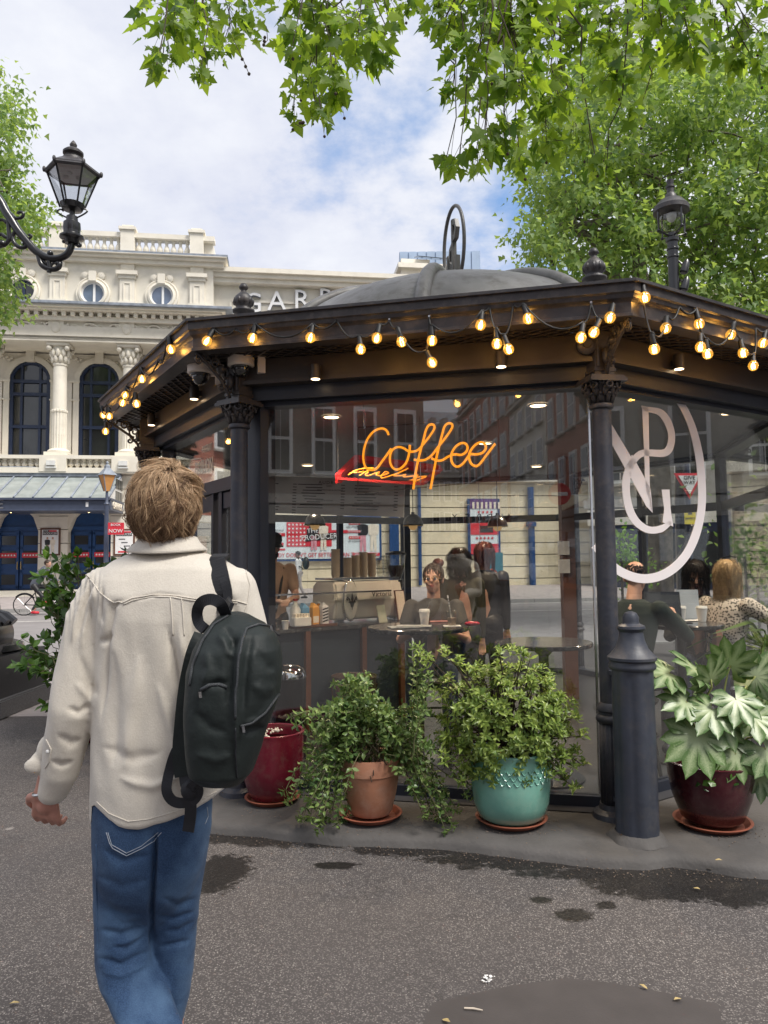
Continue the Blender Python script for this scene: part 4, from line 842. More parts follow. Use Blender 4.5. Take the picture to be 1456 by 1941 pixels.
def festoon(k, pts, lab, R=3.56):
    p0 = fpix(k, R, *pts[len(pts)//2]); S = thing('festoon_lights', lab, 'string lights', p0, 0, 'festoon lights hung along the eaves')
    tops = []
    for i, (px, py) in enumerate(pts):
        p = fpix(k, R+.03, px, py); tilt = rnd.uniform(-.5, .5); ax = fnorm(k); M = Matrix.Translation(p) @ Matrix.Rotation(tilt, 4, ax) @ Matrix.Rotation(rnd.uniform(-.25, .1), 4, ftan(k)) @ Matrix.Translation((0, 0, .045)) @ Matrix.Rotation(rnd.random()*6, 4, 'Z')
        o = inst('bulb', me_bulb, M, S); s_ = inst('socket', me_sock, M, o); f_ = inst('filament', me_fil, M, o); tops.append(M @ V((0, 0, .055)))
        l = bpy.data.lights.new('bulb_light', 'POINT'); l.energy = .15; l.color = (1, .55, .2); l.shadow_soft_size = .02
        lo = bpy.data.objects.new('bulb_light', l); COL.objects.link(lo); lo.location = p-fnorm(k)*.0+V((0, 0, -.0)); adopt(lo, o)
    b = MB(); cl = MB()
    for i in range(len(tops)-1):
        a, c = tops[i], tops[i+1]; L_ = (c-a).length
        if i % 2 == 0:
            m = a.lerp(c, .5); n = fnorm(k); z = max(a.z, c.z, 3.03)+.02; q = m.copy(); q.z = min(z, 3.085); q = q-n*((q-oc(k, 3.552, 0)).dot(n)); cl.box(q+n*.004, (.012, .012, .03), atan2(n.y, n.x)); mids = [q]
        else: mids = []
        seq = [a]+mids+[c]
        for u, w in zip(seq[:-1], seq[1:]):
            d = (w-u).length; b.tube([u.lerp(w, t)-V((0, 0, min(.09, d*.3)*4*t*(1-t))) + fnorm(k)*.01 for t in [j/8 for j in range(9)]], .0065, 6)
    b.build('cable', MT['rubber'], S, smooth=True); cl.build('clip', MT['steel'], S)
festoon(-1, [(391, 648), (478, 643), (588, 642), (684, 664), (714, 643), (762, 650), (820, 689), (819, 648), (911, 618), (942, 654), (965, 664), (1002, 606), (1101, 642), (1125, 632), (1156, 604)], 'string of glowing amber bulbs swagged along the long front eave over the coffee sign')
festoon(0, [(1223, 566), (1241, 664), (1262, 624), (1326, 616), (1328, 660), (1342, 673), (1385, 636), (1409, 671), (1428, 695), (1446, 652), (1475, 690), (1520, 670)], 'string of glowing amber bulbs along the eave above the oval monogram')
festoon(-2, [(324, 664), (269, 720), (237, 750), (232, 765), (259, 767), (207, 790), (196, 788), (200, 819)], 'string of glowing amber bulbs along the short eave beside the theatre')
# ---------------- bollard and the reclaimed iron post base beside it
p = gz(1218, 1603, .05); BO = thing('bollard', 'blue grey painted cast iron bollard with a domed knob in front of the corner column', 'bollard', (p.x, p.y, .05))
b = MB(); c = V((p.x-.0, p.y+.07, .05)); b.lathe([(.118, 0), (.115, .945)], c, 64, flute=.06, fn=8); b.build('shaft', MT['bollard'], BO, smooth='auto')
b = MB(); b.lathe([(r*.94, z*.945) for r, z in [(.125, .985), (.135, .995), (.137, 1.01), (.13, 1.025), (.13, 1.035), (.142, 1.045), (.142, 1.06), (.125, 1.075), (.095, 1.11), (.075, 1.16), (.068, 1.205), (.075, 1.215), (.082, 1.225), (.08, 1.24), (.05, 1.255), (.046, 1.27), (.048, 1.29), (.035, 1.315), (.012, 1.325), (.001, 1.326)]], c, 40); b.build('cap', MT['bollard'], BO, smooth='auto')
b = MB(); rg = [[c+V((r*cos(t)*(1+.12*noise.noise(V((cos(t)*2, sin(t)*2, r*9)))), r*sin(t)*(1+.12*noise.noise(V((cos(t)*2, sin(t)*2, r*9)))), z)) for t in [2*pi*i/40 for i in range(40)]] for r, z in ((.165, .012), (.155, .025), (.14, .04), (.125, .05), (.115, .055))]; b.ring(rg, cap=False); b.build('mortar_collar', MT['concrete'], BO, smooth=True)
c0 = oc(0, 3.13, 0)
b = MB()
for z, w in ((.9, .13), (.17, .13)): b.box((c0.lerp(c, .5)+V((0, 0, z))), ((c-c0).xy.length*.7, .06, .025), atan2((c-c0).y, (c-c0).x)); b.box((c0.lerp(c, .45)+V((0, 0, z-.03))), (.1, .02, .05), atan2((c-c0).y, (c-c0).x))
b.build('tie_bracket', MT['bollard'], BO)
# ================================================================ STREET BEHIND THE VIEWER (seen in the glass)
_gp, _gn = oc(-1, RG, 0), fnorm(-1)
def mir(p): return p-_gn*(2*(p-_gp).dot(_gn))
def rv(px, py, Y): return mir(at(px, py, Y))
def brickmat(name, c1, c2, mort, sc_=1.0):
    m = mat(name, c1, .85); t = m.node_tree; b = t.nodes['Principled BSDF']
    br = t.nodes.new('ShaderNodeTexBrick'); br.inputs['Color1'].default_value = (*c1, 1); br.inputs['Color2'].default_value = (*c2, 1); br.inputs['Mortar'].default_value = (*mort, 1); br.inputs['Scale'].default_value = 4.5*sc_; br.inputs['Mortar Size'].default_value = .012
    tx = t.nodes.new('ShaderNodeTexCoord'); mp_ = t.nodes.new('ShaderNodeMapping'); mp_.inputs['Rotation'].default_value = (pi/2, 0, 0); t.links.new(tx.outputs['Object'], mp_.inputs[0]); t.links.new(mp_.outputs[0], br.inputs['Vector']); t.links.new(br.outputs[0], b.inputs['Base Color']); return m
MT['brickred'] = brickmat('red_brick', (.46, .16, .10), (.36, .12, .085), (.45, .38, .32)); MT['brickdark'] = brickmat('dark_stock_brick', (.24, .20, .17), (.18, .15, .13), (.2, .18, .16)); MT['greystone'] = mat('grey_stone', (.42, .40, .36), .8, var=.12, scale=1, dirt=(.2, .19, .17), damt=.6)
def house(name, lab, A, B, H, dep, m, rows, cols, z0=4.2, shop=None, w=.5, hgt=.6, roof=None, cat='building'):
    A, B = V((A.x, A.y, 0)), V((B.x, B.y, 0)); d = (B-A); L_ = d.length; d.normalize(); n = V((d.y, -d.x, 0))
    if n.dot(V((CX, CY, 0))-A) < 0: n = -n
    h = thing(name, lab, cat, A, atan2(d.y, d.x)); s = 1 if (h.matrix_basis.to_3x3() @ V((0, -1, 0))).dot(n) > 0 or True else -1
    sg = 1 if V((d.y, -d.x, 0)).dot(n) > 0 else -1      # local -y towards the viewer when sg=1
    def add_(nm, b, mm, par=None, **k): return LOC(b.build(nm, mm, par or h, **k))
    b = MB(); b.box((L_/2, sg*dep/2, H/2), (L_, dep, H)); add_('wall', b, m)
    rh = (H-z0)/rows; cw = L_/cols; ww, wh = cw*w, rh*hgt
    b = MB(); b.box((0, -sg*.02, 0), (ww+.24, .16, wh+.24)); f0 = add_('window', b, MT['white']); mf = f0.data; bpy.data.objects.remove(f0)
    b = MB()
    for i in (-1, 1):
        for j in (-1, 1): b.box((i*ww*.25, -sg*.11, j*wh*.25), (ww*.45, .03, wh*.45))
    p0 = add_('pane', b, MT['darkglass']); mp2 = p0.data; bpy.data.objects.remove(p0)
    b = MB(); b.box((0, -sg*.16, -wh/2-.16), (ww+.4, .2, .12)); s0 = add_('sill', b, MT['greystone']); ms2 = s0.data; bpy.data.objects.remove(s0)
    for r in range(rows):
        for c in range(cols):
            M = Matrix.Translation((cw*(c+.5), 0, z0+rh*(r+.5)))
            o = tinst('window', mf, M, h); o2 = tinst('pane', mp2, Matrix(), o); tinst('sill', ms2, Matrix(), o)
    for z, t in ((z0-.2, .35), (H-.2, .5), (z0+rh*(rows-1), .2)):
        b = MB(); b.box((L_/2, -sg*.12, z), (L_+.3, .5, t)); add_('cornice', b, MT['greystone'])
    if shop:
        for c in range(cols):
            b = MB(); b.box((cw*(c+.5), -sg*.1, 1.7), (cw*.8, .2, 2.8)); s_ = add_('shopfront', b, MT['blued']); b = MB(); b.box((cw*(c+.5), -sg*.22, 1.6), (cw*.68, .05, 2.1)); add_('pane', b, MT['darkglass'], s_)
        b = MB(); b.box((L_/2, -sg*.25, 3.4), (L_, .2, .7)); add_('shop_sign_band', b, shop)
    if roof:
        b = MB(); b.prism([(-.2, sg*.3, H), (L_+.2, sg*.3, H), (L_-.3, sg*2.5, H+roof), (.3, sg*2.5, H+roof)], (0, sg*3, 0)); rf = add_('mansard_roof', b, MT['slate'])
        for c in range(cols): b = MB(); b.box((cw*(c+.5), sg*1.0, H+roof*.45), (cw*.4, 1.4, roof*.6)); add_('dormer', b, MT['greystone'], rf)
    return h
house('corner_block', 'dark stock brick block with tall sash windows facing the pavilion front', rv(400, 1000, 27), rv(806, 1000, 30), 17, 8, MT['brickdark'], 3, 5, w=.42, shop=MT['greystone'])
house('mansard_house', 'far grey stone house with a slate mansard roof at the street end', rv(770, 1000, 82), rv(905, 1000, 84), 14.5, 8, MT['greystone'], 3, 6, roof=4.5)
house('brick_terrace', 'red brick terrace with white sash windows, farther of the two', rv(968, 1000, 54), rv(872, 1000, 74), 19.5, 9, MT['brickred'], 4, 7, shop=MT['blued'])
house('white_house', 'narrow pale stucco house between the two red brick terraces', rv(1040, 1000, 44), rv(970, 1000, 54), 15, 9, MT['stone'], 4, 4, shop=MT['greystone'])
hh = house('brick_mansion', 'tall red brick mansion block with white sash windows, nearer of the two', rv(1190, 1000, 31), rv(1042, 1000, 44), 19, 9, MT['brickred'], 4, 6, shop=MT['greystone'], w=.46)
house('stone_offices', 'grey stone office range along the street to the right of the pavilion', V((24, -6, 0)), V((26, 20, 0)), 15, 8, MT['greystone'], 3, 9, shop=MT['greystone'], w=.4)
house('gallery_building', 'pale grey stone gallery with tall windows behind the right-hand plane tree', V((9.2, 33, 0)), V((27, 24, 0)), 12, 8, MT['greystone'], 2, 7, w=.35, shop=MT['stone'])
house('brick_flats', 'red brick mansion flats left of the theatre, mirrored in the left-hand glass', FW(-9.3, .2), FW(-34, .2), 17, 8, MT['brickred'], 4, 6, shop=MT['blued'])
# awning over a shop, van, no-entry sign
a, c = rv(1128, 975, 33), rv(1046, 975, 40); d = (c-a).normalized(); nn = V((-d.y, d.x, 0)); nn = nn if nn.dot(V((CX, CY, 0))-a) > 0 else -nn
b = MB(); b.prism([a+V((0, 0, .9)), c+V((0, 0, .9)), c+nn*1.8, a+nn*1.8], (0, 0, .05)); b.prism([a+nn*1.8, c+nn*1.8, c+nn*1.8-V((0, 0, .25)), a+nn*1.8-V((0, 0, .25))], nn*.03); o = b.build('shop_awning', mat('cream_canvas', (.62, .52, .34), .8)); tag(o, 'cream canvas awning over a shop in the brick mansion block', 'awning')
def van(p, rz):
    S = thing('parked_van', 'white delivery van parked in the street mirrored in the front glass', 'van', p, rz); W = MT['white']
    b = MB(); sec = [(-2.6, .35), (2.4, .35), (2.6, .8), (2.45, 1.15), (1.75, 1.35), (1.25, 2.2), (.9, 2.35), (-2.55, 2.35), (-2.65, 1.2)]; b.prism([(x, -.95, z) for x, z in sec], (0, 1.9, 0)); LOC(b.build('body', W, S, bevel=.05))
    b = MB(); b.prism([(1.80, -.8, 1.38), (1.80, .8, 1.38), (1.34, .74, 2.12), (1.34, -.74, 2.12)], (.02, 0, .02)); LOC(b.build('windscreen', MT['darkglass'], S))
    for s in (-1, 1):
        b = MB(); b.prism([(1.6, s*.955, 1.35), (.5, s*.955, 1.35), (.5, s*.955, 2.0), (1.2, s*.955, 2.0)], (0, s*.01, 0)); LOC(b.build('side_window', MT['darkglass'], S))
        b = MB(); b.ball((2.5, s*.7, .9), (.1, .16, .12), 10, 6); LOC(b.build('headlight', MT['chrome'], S))
        for x in (-1.6, 1.6):
            b = MB(); b.lathe([(.34, -.1), (.36, -.06), (.36, .06), (.34, .1)], (x, s*.86, .36), 20, M=RX); w = LOC(b.build('wheel', MT['rubber'], S)); b = MB(); b.lathe([(.2, -.12), (.2, .12)], (x, s*.86, .36), 14, M=RX); LOC(b.build('rim', MT['steel'], w))
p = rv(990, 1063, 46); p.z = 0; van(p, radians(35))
def roadsign(nm, lab, p, build):
    S = thing(nm, lab, 'road sign', (p.x, p.y, 0)); b = MB(); b.tube([(p.x, p.y, 0), (p.x, p.y, p.z+.3)], .04, 10); b.build('post', MT['blued'], S); build(S); return S
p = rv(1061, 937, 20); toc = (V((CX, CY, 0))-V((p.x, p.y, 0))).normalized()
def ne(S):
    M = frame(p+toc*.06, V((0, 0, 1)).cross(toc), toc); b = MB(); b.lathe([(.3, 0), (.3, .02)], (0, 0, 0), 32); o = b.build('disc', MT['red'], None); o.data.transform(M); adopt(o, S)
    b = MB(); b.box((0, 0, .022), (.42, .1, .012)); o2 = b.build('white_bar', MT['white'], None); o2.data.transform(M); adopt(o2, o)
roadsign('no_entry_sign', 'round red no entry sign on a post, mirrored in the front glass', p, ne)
p = at(1303, 914, 11.5); 
def gw(S):
    q = p+V((0, -.06, 0)); M = Matrix.Translation(q) @ Matrix.Rotation(pi/2, 4, 'X'); h = .36
    def tri(s, z): return [(-s, s*.58, z), (s, s*.58, z), (0, -s*1.16, z)]
    for nm, s, z, m in (('border', .235, 0, 'red'), ('plate', .168, .012, 'white')):
        b = MB(); b.prism([tuple(M @ V(t)) for t in tri(s, z)], (0, -.01, 0)); b.build(nm, MT[m], S)
    text('GIVE', 'lettering', MT['ink'], S, Matrix.Translation(q+V((0, -.026, .06))) @ TM, .088, .002); text('WAY', 'lettering', MT['ink'], S, Matrix.Translation(q+V((0, -.026, -.015))) @ TM, .08, .002)
roadsign('give_way_sign', 'red and white triangular give way sign on a post, seen through the pavilion', p, gw)
p = at(1308, 979, 11.45); b = MB(); b.box(p, (.17, .02, .24)); yp = b.build('notice_plate', MT['yellow']); tag(yp, 'yellow notice plate below the give way sign', 'notice')
b = MB(); b.box(p+V((0, -.012, .06)), (.06, .006, .06)); b.build('pictogram', MT['ink'], yp); text('NOTICE', 'lettering', MT['ink'], yp, Matrix.Translation(p+V((0, -.014, -.03))) @ TM, .04, .002); b = MB(); b.tube([(p.x, p.y+.05, 0), (p.x, p.y+.05, p.z+.15)], .03, 8); b.build('post', MT['blued'], yp)
# ================================================================ INSIDE
MT['counter'] = mat('counter_blue', (.025, .038, .055), .4, var=.1); MT['brass'] = mat('brass', (.6, .4, .15), .3, metal=1)
ca, cb = gz(470, 1199, 1.0), gz(772, 1178, 1.0); cd = (cb-ca); cl_ = cd.length; cd.normalize(); cn = V((cd.y, -cd.x, 0)); cn = cn if cn.y < 0 else -cn
def ctr(px, back, z=1.0):
    p = onplane(px, 1190, ca-cn*back, cn); p.z = z; return p
crz = atan2(cd.y, cd.x)
CT = thing('counter', 'dark blue panelled coffee counter with thin wooden uprights', 'counter', (ca.x, ca.y, FZ), 0)
m_ = (ca+cb)/2-cn*.36
b = MB(); b.box(V((m_.x, m_.y, .53)), (cl_-.04, .66, .9), crz); b.build('cabinet', MT['counter'], CT)
b = MB(); b.box(V((m_.x, m_.y, .985)), (cl_+.06, .76, .035), crz); b.build('worktop', MT['marble'], CT, bevel=.006)
for px in (583, 690, 762): p = onplane(px, 1300, ca, cn); b = MB(); b.box((p.x, p.y, .53), (.05, .04, .9), crz); b.build('upright', MT['wood'], CT)
b = MB(); p0, p1 = ctr(500, .12, 1.0), ctr(742, .12, 1.0); b.prism([p0, p1, p1+V((0, 0, .30)), p0+V((0, 0, .30))], -cn*.008); b.build('glass_screen', MT['glass2'], CT); b = MB(); b.beam(p0+V((0, 0, .305)), p1+V((0, 0, .305)), .016, .016); b.build('screen_rail', MT['steel'], CT)
def onc(name, lab, cat, px, back, z=1.003, grp=None): p = ctr(px, back, z); return thing(name, lab, cat, p, crz, grp), p
# espresso machine
S, p = onc('espresso_machine', 'cream espresso machine with a lily emblem on its side panel', 'coffee machine', 672, .42)
b = MB(); sec = [(-.2, .03), (.22, .03), (.24, .1), (.22, .36), (.16, .40), (-.2, .40), (-.25, .22)]
b.prism([(-.36, y, z) for y, z in sec], (.80, 0, 0)); LOC(b.build('body', mat('machine_cream', (.74, .70, .62), .3, var=.03), S, bevel=.02))
b = MB(); 
for x in (-.30, .4):
    for y in (-.15, .15): b.lathe([(.02, 0), (.025, .03)], (x, y, 0), 10)
b.box((0.04, 0, .425), (.78, .36, .02)); LOC(b.build('warming_rack', MT['steel'], S))
b = MB(); b.ball((-.20, -.245, .22), (.088, .02, .205), 20, 14); LOC(b.build('side_shield', MT['chrome'], S, smooth=True)); b = MB(); b.ball((-.20, -.256, .22), (.078, .02, .192), 20, 14); sh2 = LOC(b.build('shield_face', bpy.data.materials['machine_cream'], S, smooth=True))
b = MB()
for s in (-1, 1): b.tube([(-.20+s*.006, -.281, .16), (-.20+s*.03, -.281, .23), (-.20+s*.05, -.278, .255), (-.20+s*.058, -.276, .235), (-.20+s*.045, -.276, .225)], .006, 5)
b.tube([(-.20, -.281, .13), (-.20, -.282, .2), (-.20, -.282, .24), (-.20, -.281, .29)], [.003, .01, .014, .002], 6); b.beam((-.24, -.282, .205), (-.16, -.282, .205), .008, .01); LOC(b.build('lily_emblem', MT['ink'], S))
LOC(text('Victoria', 'lettering', MT['ink'], S, Matrix.Translation((.16, -.262, .27)) @ Matrix.Rotation(radians(-3), 4, 'X') @ TM, .075, .002))
for x in (.05, .25): b = MB(); b.lathe([(.035, .12), (.035, .2)], (x, .28, 0), 12); b.tube([(x, .3, .13), (x, .42, .12)], .014, 6); LOC(b.build('group_head', MT['chrome'], S))
# stacks of takeaway cups and lids
b = MB()
for i in range(9): b.lathe([(.036, i*.022), (.046, i*.022+.03), (.047, i*.022+.034), (.044, i*.022+.034)], (0, 0, 0), 16, cap=False)
me_st = tmpmesh(b, MT['cardb'], 'auto')
for i, (px, lab) in enumerate(((637, 'tallest kraft cup stack on the machine, beside the window post'), (660, 'short kraft cup stack second from the window post'), (675, 'kraft cup stack in the middle of the machine top'), (690, 'kraft cup stack just right of the middle of the machine top'), (706, 'kraft cup stack next to the clear plastic cups'))):
    S, p = onc('cup_stack', lab, 'paper cups', px, .42, 1.44, 'stacks of kraft cups on the coffee machine'); o = tinst('cups', me_st, Matrix.Diagonal((1, 1, (1.35, .95, 1.05, 1.2, 1.15)[i], 1)), S)
for px, lab in ((722, 'clear plastic cup stack on the machine next to the kraft cups'), (734, 'clear plastic cup stack nearest the bean grinder')):
    S, p = onc('clear_cup_stack', lab, 'plastic cups', px, .42, 1.44, 'stacks of clear cups'); b = MB()
    for i in range(6): b.lathe([(.03, i*.03), (.042, i*.03+.05), (.044, i*.03+.055)], (0, 0, 0), 14, cap=False)
    LOC(b.build('cups', glassmat('clear_plastic', (.85, .85, .83), 2) if px == 722 else bpy.data.materials['clear_plastic'], S))
S, p = onc('coffee_grinder', 'black coffee grinder with a clear hopper of beans beside the machine', 'grinder', 752, .40)
b = MB(); b.lathe([(.08, 0), (.08, .02), (.06, .05), (.06, .3), (.075, .33), (.075, .4)], (0, 0, 0), 20); LOC(b.build('body', MT['black'], S, smooth='auto'))
b = MB(); b.lathe([(.05, .4), (.09, .52), (.105, .66)], (0, 0, 0), 20, cap=False); LOC(b.build('hopper', bpy.data.materials['clear_plastic'], S)); b = MB(); b.lathe([(.045, .405), (.082, .51), (.088, .55)], (0, 0, 0), 20); LOC(b.build('beans', MT['soil'], S)); b = MB(); b.lathe([(.11, .66), (.11, .68), (.04, .70)], (0, 0, 0), 20); LOC(b.build('lid', MT['black'], S))
# tray of cartons, bottles, small cups by the till
S, p = onc('serving_tray', 'shallow wooden tray holding cartons and bottles on the counter', 'tray', 590, .14); b = MB(); b.box((0, 0, .008), (.42, .24, .016)); b.box((0, -.12, .016), (.42, .01, .02)); b.box((0, .12, .016), (.42, .01, .02)); LOC(b.build('tray', MT['wood'], S))
def bottle(px, back, lab, m, h=.22, r=.036, cap='plasticw', name='bottle'):
    S, p = onc(name, lab, 'bottle', px, back, 1.02); b = MB(); b.lathe([(r*.95, 0), (r, .01), (r, h*.6), (r*.5, h*.78), (r*.4, h*.94)], (0, 0, 0), 18); LOC(b.build('bottle', m, S, smooth='auto')); b = MB(); b.lathe([(r*.45, h*.93), (r*.45, h)], (0, 0, 0), 14); LOC(b.build('cap', MT[cap], S))
bottle(560, .16, 'plump white milk bottle standing at the left of the tray', MT['plasticw'], .24, .05, 'red'); bottle(604, .2, 'slim amber juice bottle on the tray in front of the machine', mat('amber_juice', (.6, .25, .02), .2), .2)
for px, back, lab, m, tx in ((577, .12, 'small blue and cream drink carton on the tray', mat('carton_blue', (.12, .3, .5), .5), 'OAT'), (596, .1, 'orange drink carton next to the blue carton on the tray', mat('carton_orange', (.7, .33, .05), .5), 'OAT'), (614, .15, 'tall black and white striped carton at the right of the tray', MT['white'], None)):
    S, p = onc('drink_carton', lab, 'carton', px, back, 1.02); b = MB(); b.box((0, 0, .08), (.065, .065, .16)); b.prism([(-.0325, -.0325, .16), (.0325, -.0325, .16), (0, 0.0, .2)], (0, .065, 0)); o = LOC(b.build('carton', m, S))
    b = MB(); 
    if tx: b.box((0, -.0335, .05), (.055, .002, .06)); LOC(b.build('label', MT['cream'], o))
    else:
        for k in range(5): b.beam((-.03, -.034, .02+.028*k), (.03, -.034, .035+.028*k), .003, .012)
        LOC(b.build('stripes', MT['ink'], o))
S, p = onc('sugar_box', 'white box of napkins and sachets at the front of the tray', 'box', 570, .05, 1.02); b = MB(); b.box((0, 0, .04), (.17, .1, .08)); LOC(b.build('box', MT['plasticw'], S, bevel=.006)); b = MB()
for k in range(6): b.box((-.06+.024*k, 0, .095), (.02, .06, .035), .2*k)
LOC(b.build('sachets', MT['cream'], S))
S, p = onc('espresso_cup', 'small white paper cup on the counter edge left of the tray', 'cup', 541, .02); b = MB(); b.lathe([(.024, 0), (.032, .075), (.034, .078), (.03, .078)], (0, 0, 0), 18); LOC(b.build('cup', MT['cup'], S, smooth='auto'))
S, p = onc('menu_card', 'small pale card standing on the counter right of the machine', 'card', 727, .1); b = MB(); b.prism([(-.05, 0, 0), (.05, 0, 0), (.05, .05, .16), (-.05, .05, .16)], (0, .006, 0)); LOC(b.build('card', mat('card_green', (.5, .55, .42), .6), S))
S, p = onc('price_board', 'wooden framed price board leaning at the end of the counter', 'board', 764, .12); b = MB(); b.prism([(-.06, 0, 0), (.06, 0, 0), (.06, .06, .3), (-.06, .06, .3)], (0, .012, 0)); o = LOC(b.build('frame', MT['wood'], S)); b = MB(); b.prism([(-.05, -.003, .01), (.05, -.003, .01), (.05, .055, .29), (-.05, .055, .29)], (0, .004, 0)); LOC(b.build('sheet', MT['cream'], S))
# menu board hanging over the counter
p0, p1 = at(478, 905, 7.7), at(766, 912, 7.45); d = (p1-p0).normalized(); L_ = (p1-p0).length; n = V((d.y, -d.x, 0)).normalized()
S = thing('menu_board', 'long white menu board with rows of small print above the counter', 'menu board', (p0+p1)/2)
b = MB(); z0, z1 = at(600, 976, 7.6).z, at(600, 906, 7.6).z; hgt = z1-z0; mid = (p0+p1)/2; mid.z = (z0+z1)/2; M = frame(mid, d, n)
def bb(nm, m, boxes, par=S):
    b = MB()
    for x, y, w, h, z in boxes: b.box((x, y, z), (w, h, .004 if z > 0 else .03))
    o = b.build(nm, m); o.data.transform(M); adopt(o, par); return o
MB0 = bb('board', mat('menu_grey', (.5, .49, .47), .5, var=.03), [(0, 0, L_, hgt, -.015)])
L3 = L_/2
def col_lines(x0, w, n, y0, dy, seed):
    r = random.Random(seed); o = []
    for i in range(n):
        o.append((x0+w*(.3+.3*r.random())/2, y0-dy*i, w*(.3+.3*r.random()), .009, .004)); o.append((x0+w*.92, y0-dy*i, .04, .009, .004))
    return o
for i, (x0, n) in enumerate(((-L3+.03, 11), (-L3+.5*L3+.14, 9), (.36*L3, 9))): o = bb('print_lines', MT['ink'], col_lines(x0, L3*.58, n, hgt*.30, .03, i)); o['kind'] = 'stuff'
text('AUDREY', 'lettering', MT['ink'], S, M @ Matrix.Translation((.02, hgt*.36, .004)), .05, .001, spacing=1.3); text('GREEN', 'lettering', MT['ink'], S, M @ Matrix.Translation((.02, hgt*.27, .004)), .02, .001)
for t, x, y in (('SANDWICHES & PASTRIES', .03, .16), ('JUICES & SODAS', -.02, -.12), ('BREAKFAST ROLLS', .5, .08), ('FRENCH TOAST', .48, -.15)): text(t, 'lettering', MT['ink'], S, M @ Matrix.Translation((x, hgt*y, .004)), .024, .001)
b = MB(); 
for s in (-.4, .4): b.tube([mid+d*L_*s+V((0, 0, hgt/2)), V(((mid+d*L_*s).x, (mid+d*L_*s).y, 2.745))], .006, 6)
b.beam(mid-d*L_/2+V((0, 0, hgt/2+.02)), mid+d*L_/2+V((0, 0, hgt/2+.02)), .03, .03); b.build('hanging_rail', MT['steel'], S)
# pendants
for i, (px, py, Y, lab) in enumerate(((597, 988, 8.6, 'black dome pendant lamp over the menu end of the counter'), (783, 989, 9.0, 'black dome pendant lamp beside the dark window post'), (943, 991, 9.0, 'black dome pendant lamp in front of the upright show poster'))):
    p = at(px, py, Y); S = thing('pendant_lamp', lab, 'lamp', p, 0, 'black dome pendant lamps'); b = MB(); b.lathe([(.125, -.045), (.12, -.01), (.1, .04), (.06, .08), (.02, .095), (.118, -.045)][:5], p, 24); b.lathe([(.02, .09), (.02, .12)], p, 10); b.build('shade', MT['black'], S, smooth='auto'); b = MB(); b.tube([p+V((0, 0, .1)), V((p.x, p.y, 2.745))], .005, 6); b.build('cord', MT['rubber'], S)
    b = MB(); b.ball(p+V((0, 0, -.05)), .055, 14, 10); b.build('bulb', emat('dim_bulb', (.5, .3, .12), .35) if i == 0 else bpy.data.materials['dim_bulb'], S, smooth=True); b = MB(); b.lathe([(.1, -.0455), (.124, -.0455), (.124, -.052), (.1, -.052)], p, 24, cap=False); b.build('rim', MT['brass'], S)
# red framed light box and neon signs
NS = thing('neon_sign', 'orange neon word Coffee mounted on a clear acrylic panel behind the front glass', 'neon sign', fpix(-1, 2.78, 800, 860))
MT['neon'] = emat('neon_orange', (1, .33, .014), .62)
MT['neonred'] = emat('red_lightbox_edge', (.4, .01, .012), .16)
def nz(k, R, X, Y): return fpix(k, R, 620+X/4.282, 780+Y/4.282)
def smooth_path(P, m=6):
    o = []
    for i in range(len(P)-1):
        p0, p1, p2, p3 = (V(P[max(i-1, 0)]), V(P[i]), V(P[i+1]), V(P[min(i+2, len(P)-1)]))
        for j in range(m): t = j/m; o.append(.5*(2*p1+(p2-p0)*t+(2*p0-5*p1+4*p2-p3)*t*t+(3*p1-p0-3*p2+p3)*t**3))
    o.append(V(P[-1])); return o
STK = {'c': [(500, 190), (487, 160), (462, 140), (425, 140), (375, 165), (328, 225), (302, 300), (294, 370), (303, 430), (325, 463), (365, 475), (405, 460), (450, 400), (490, 345), (522, 300)],
 'o': [(672, 272), (668, 330), (645, 410), (600, 460), (555, 470), (522, 440), (510, 390), (520, 330), (550, 297), (590, 288), (630, 302), (660, 322), (700, 325), (740, 310), (790, 255), (840, 190), (870, 140), (868, 112), (845, 104), (820, 118), (800, 160), (780, 240), (750, 350), (722, 480), (700, 632)],
 'f': [(705, 390), (750, 397), (800, 390), (850, 355), (900, 290), (960, 215), (1005, 150), (1018, 115), (1005, 97), (980, 97), (955, 120), (940, 165), (915, 260), (885, 390), (862, 510), (840, 630)],
 'e': [(848, 380), (890, 397), (935, 395), (985, 365), (1040, 348), (1090, 352), (1130, 325), (1140, 285), (1118, 258), (1080, 260), (1040, 290), (1012, 340), (1010, 400), (1035, 440), (1070, 445), (1110, 415), (1160, 350), (1210, 348), (1260, 335), (1288, 300), (1280, 262), (1245, 250), (1205, 270), (1170, 310), (1152, 360), (1165, 415), (1200, 442), (1235, 430), (1290, 360), (1365, 260)]}
for k_, P in STK.items():
    b = MB(); b.tube(smooth_path([nz(-1, 2.79, *q) for q in P], 5), .0082, 8); b.build('neon_tube', MT['neon'], NS, smooth=True)
b = MB(); q = [nz(-1, 2.76, x, y) for x, y in ((252, 130), (1390, 60), (1400, 560), (252, 665))]; b.prism(q, -fnorm(-1)*.008); b.build('acrylic_panel', glassmat('acrylic', (.95, .95, .95), .5), NS)
b = MB(); 
for u, w in zip(q, q[1:]+q[:1]): b.beam(u+fnorm(-1)*.004, w+fnorm(-1)*.004, .006, .006)
b.build('panel_edge', glassmat('acrylic_edge', (.6, .5, .4), 2), NS); b = MB()
for x, y in ((300, 140), (1350, 70)): u = nz(-1, 2.76, x, y); b.tube([u, V((u.x, u.y, 2.745))], .003, 5)
b.build('hanging_wire', MT['steel'], NS)
def nz2(X, Y, D): return at(620+X/4.282, 780+Y/4.282, D)
LB = thing('light_box', 'red edged lightbox with small orange neon script hanging in the pavilion', 'light box', nz2(480, 500, 6.2)); 
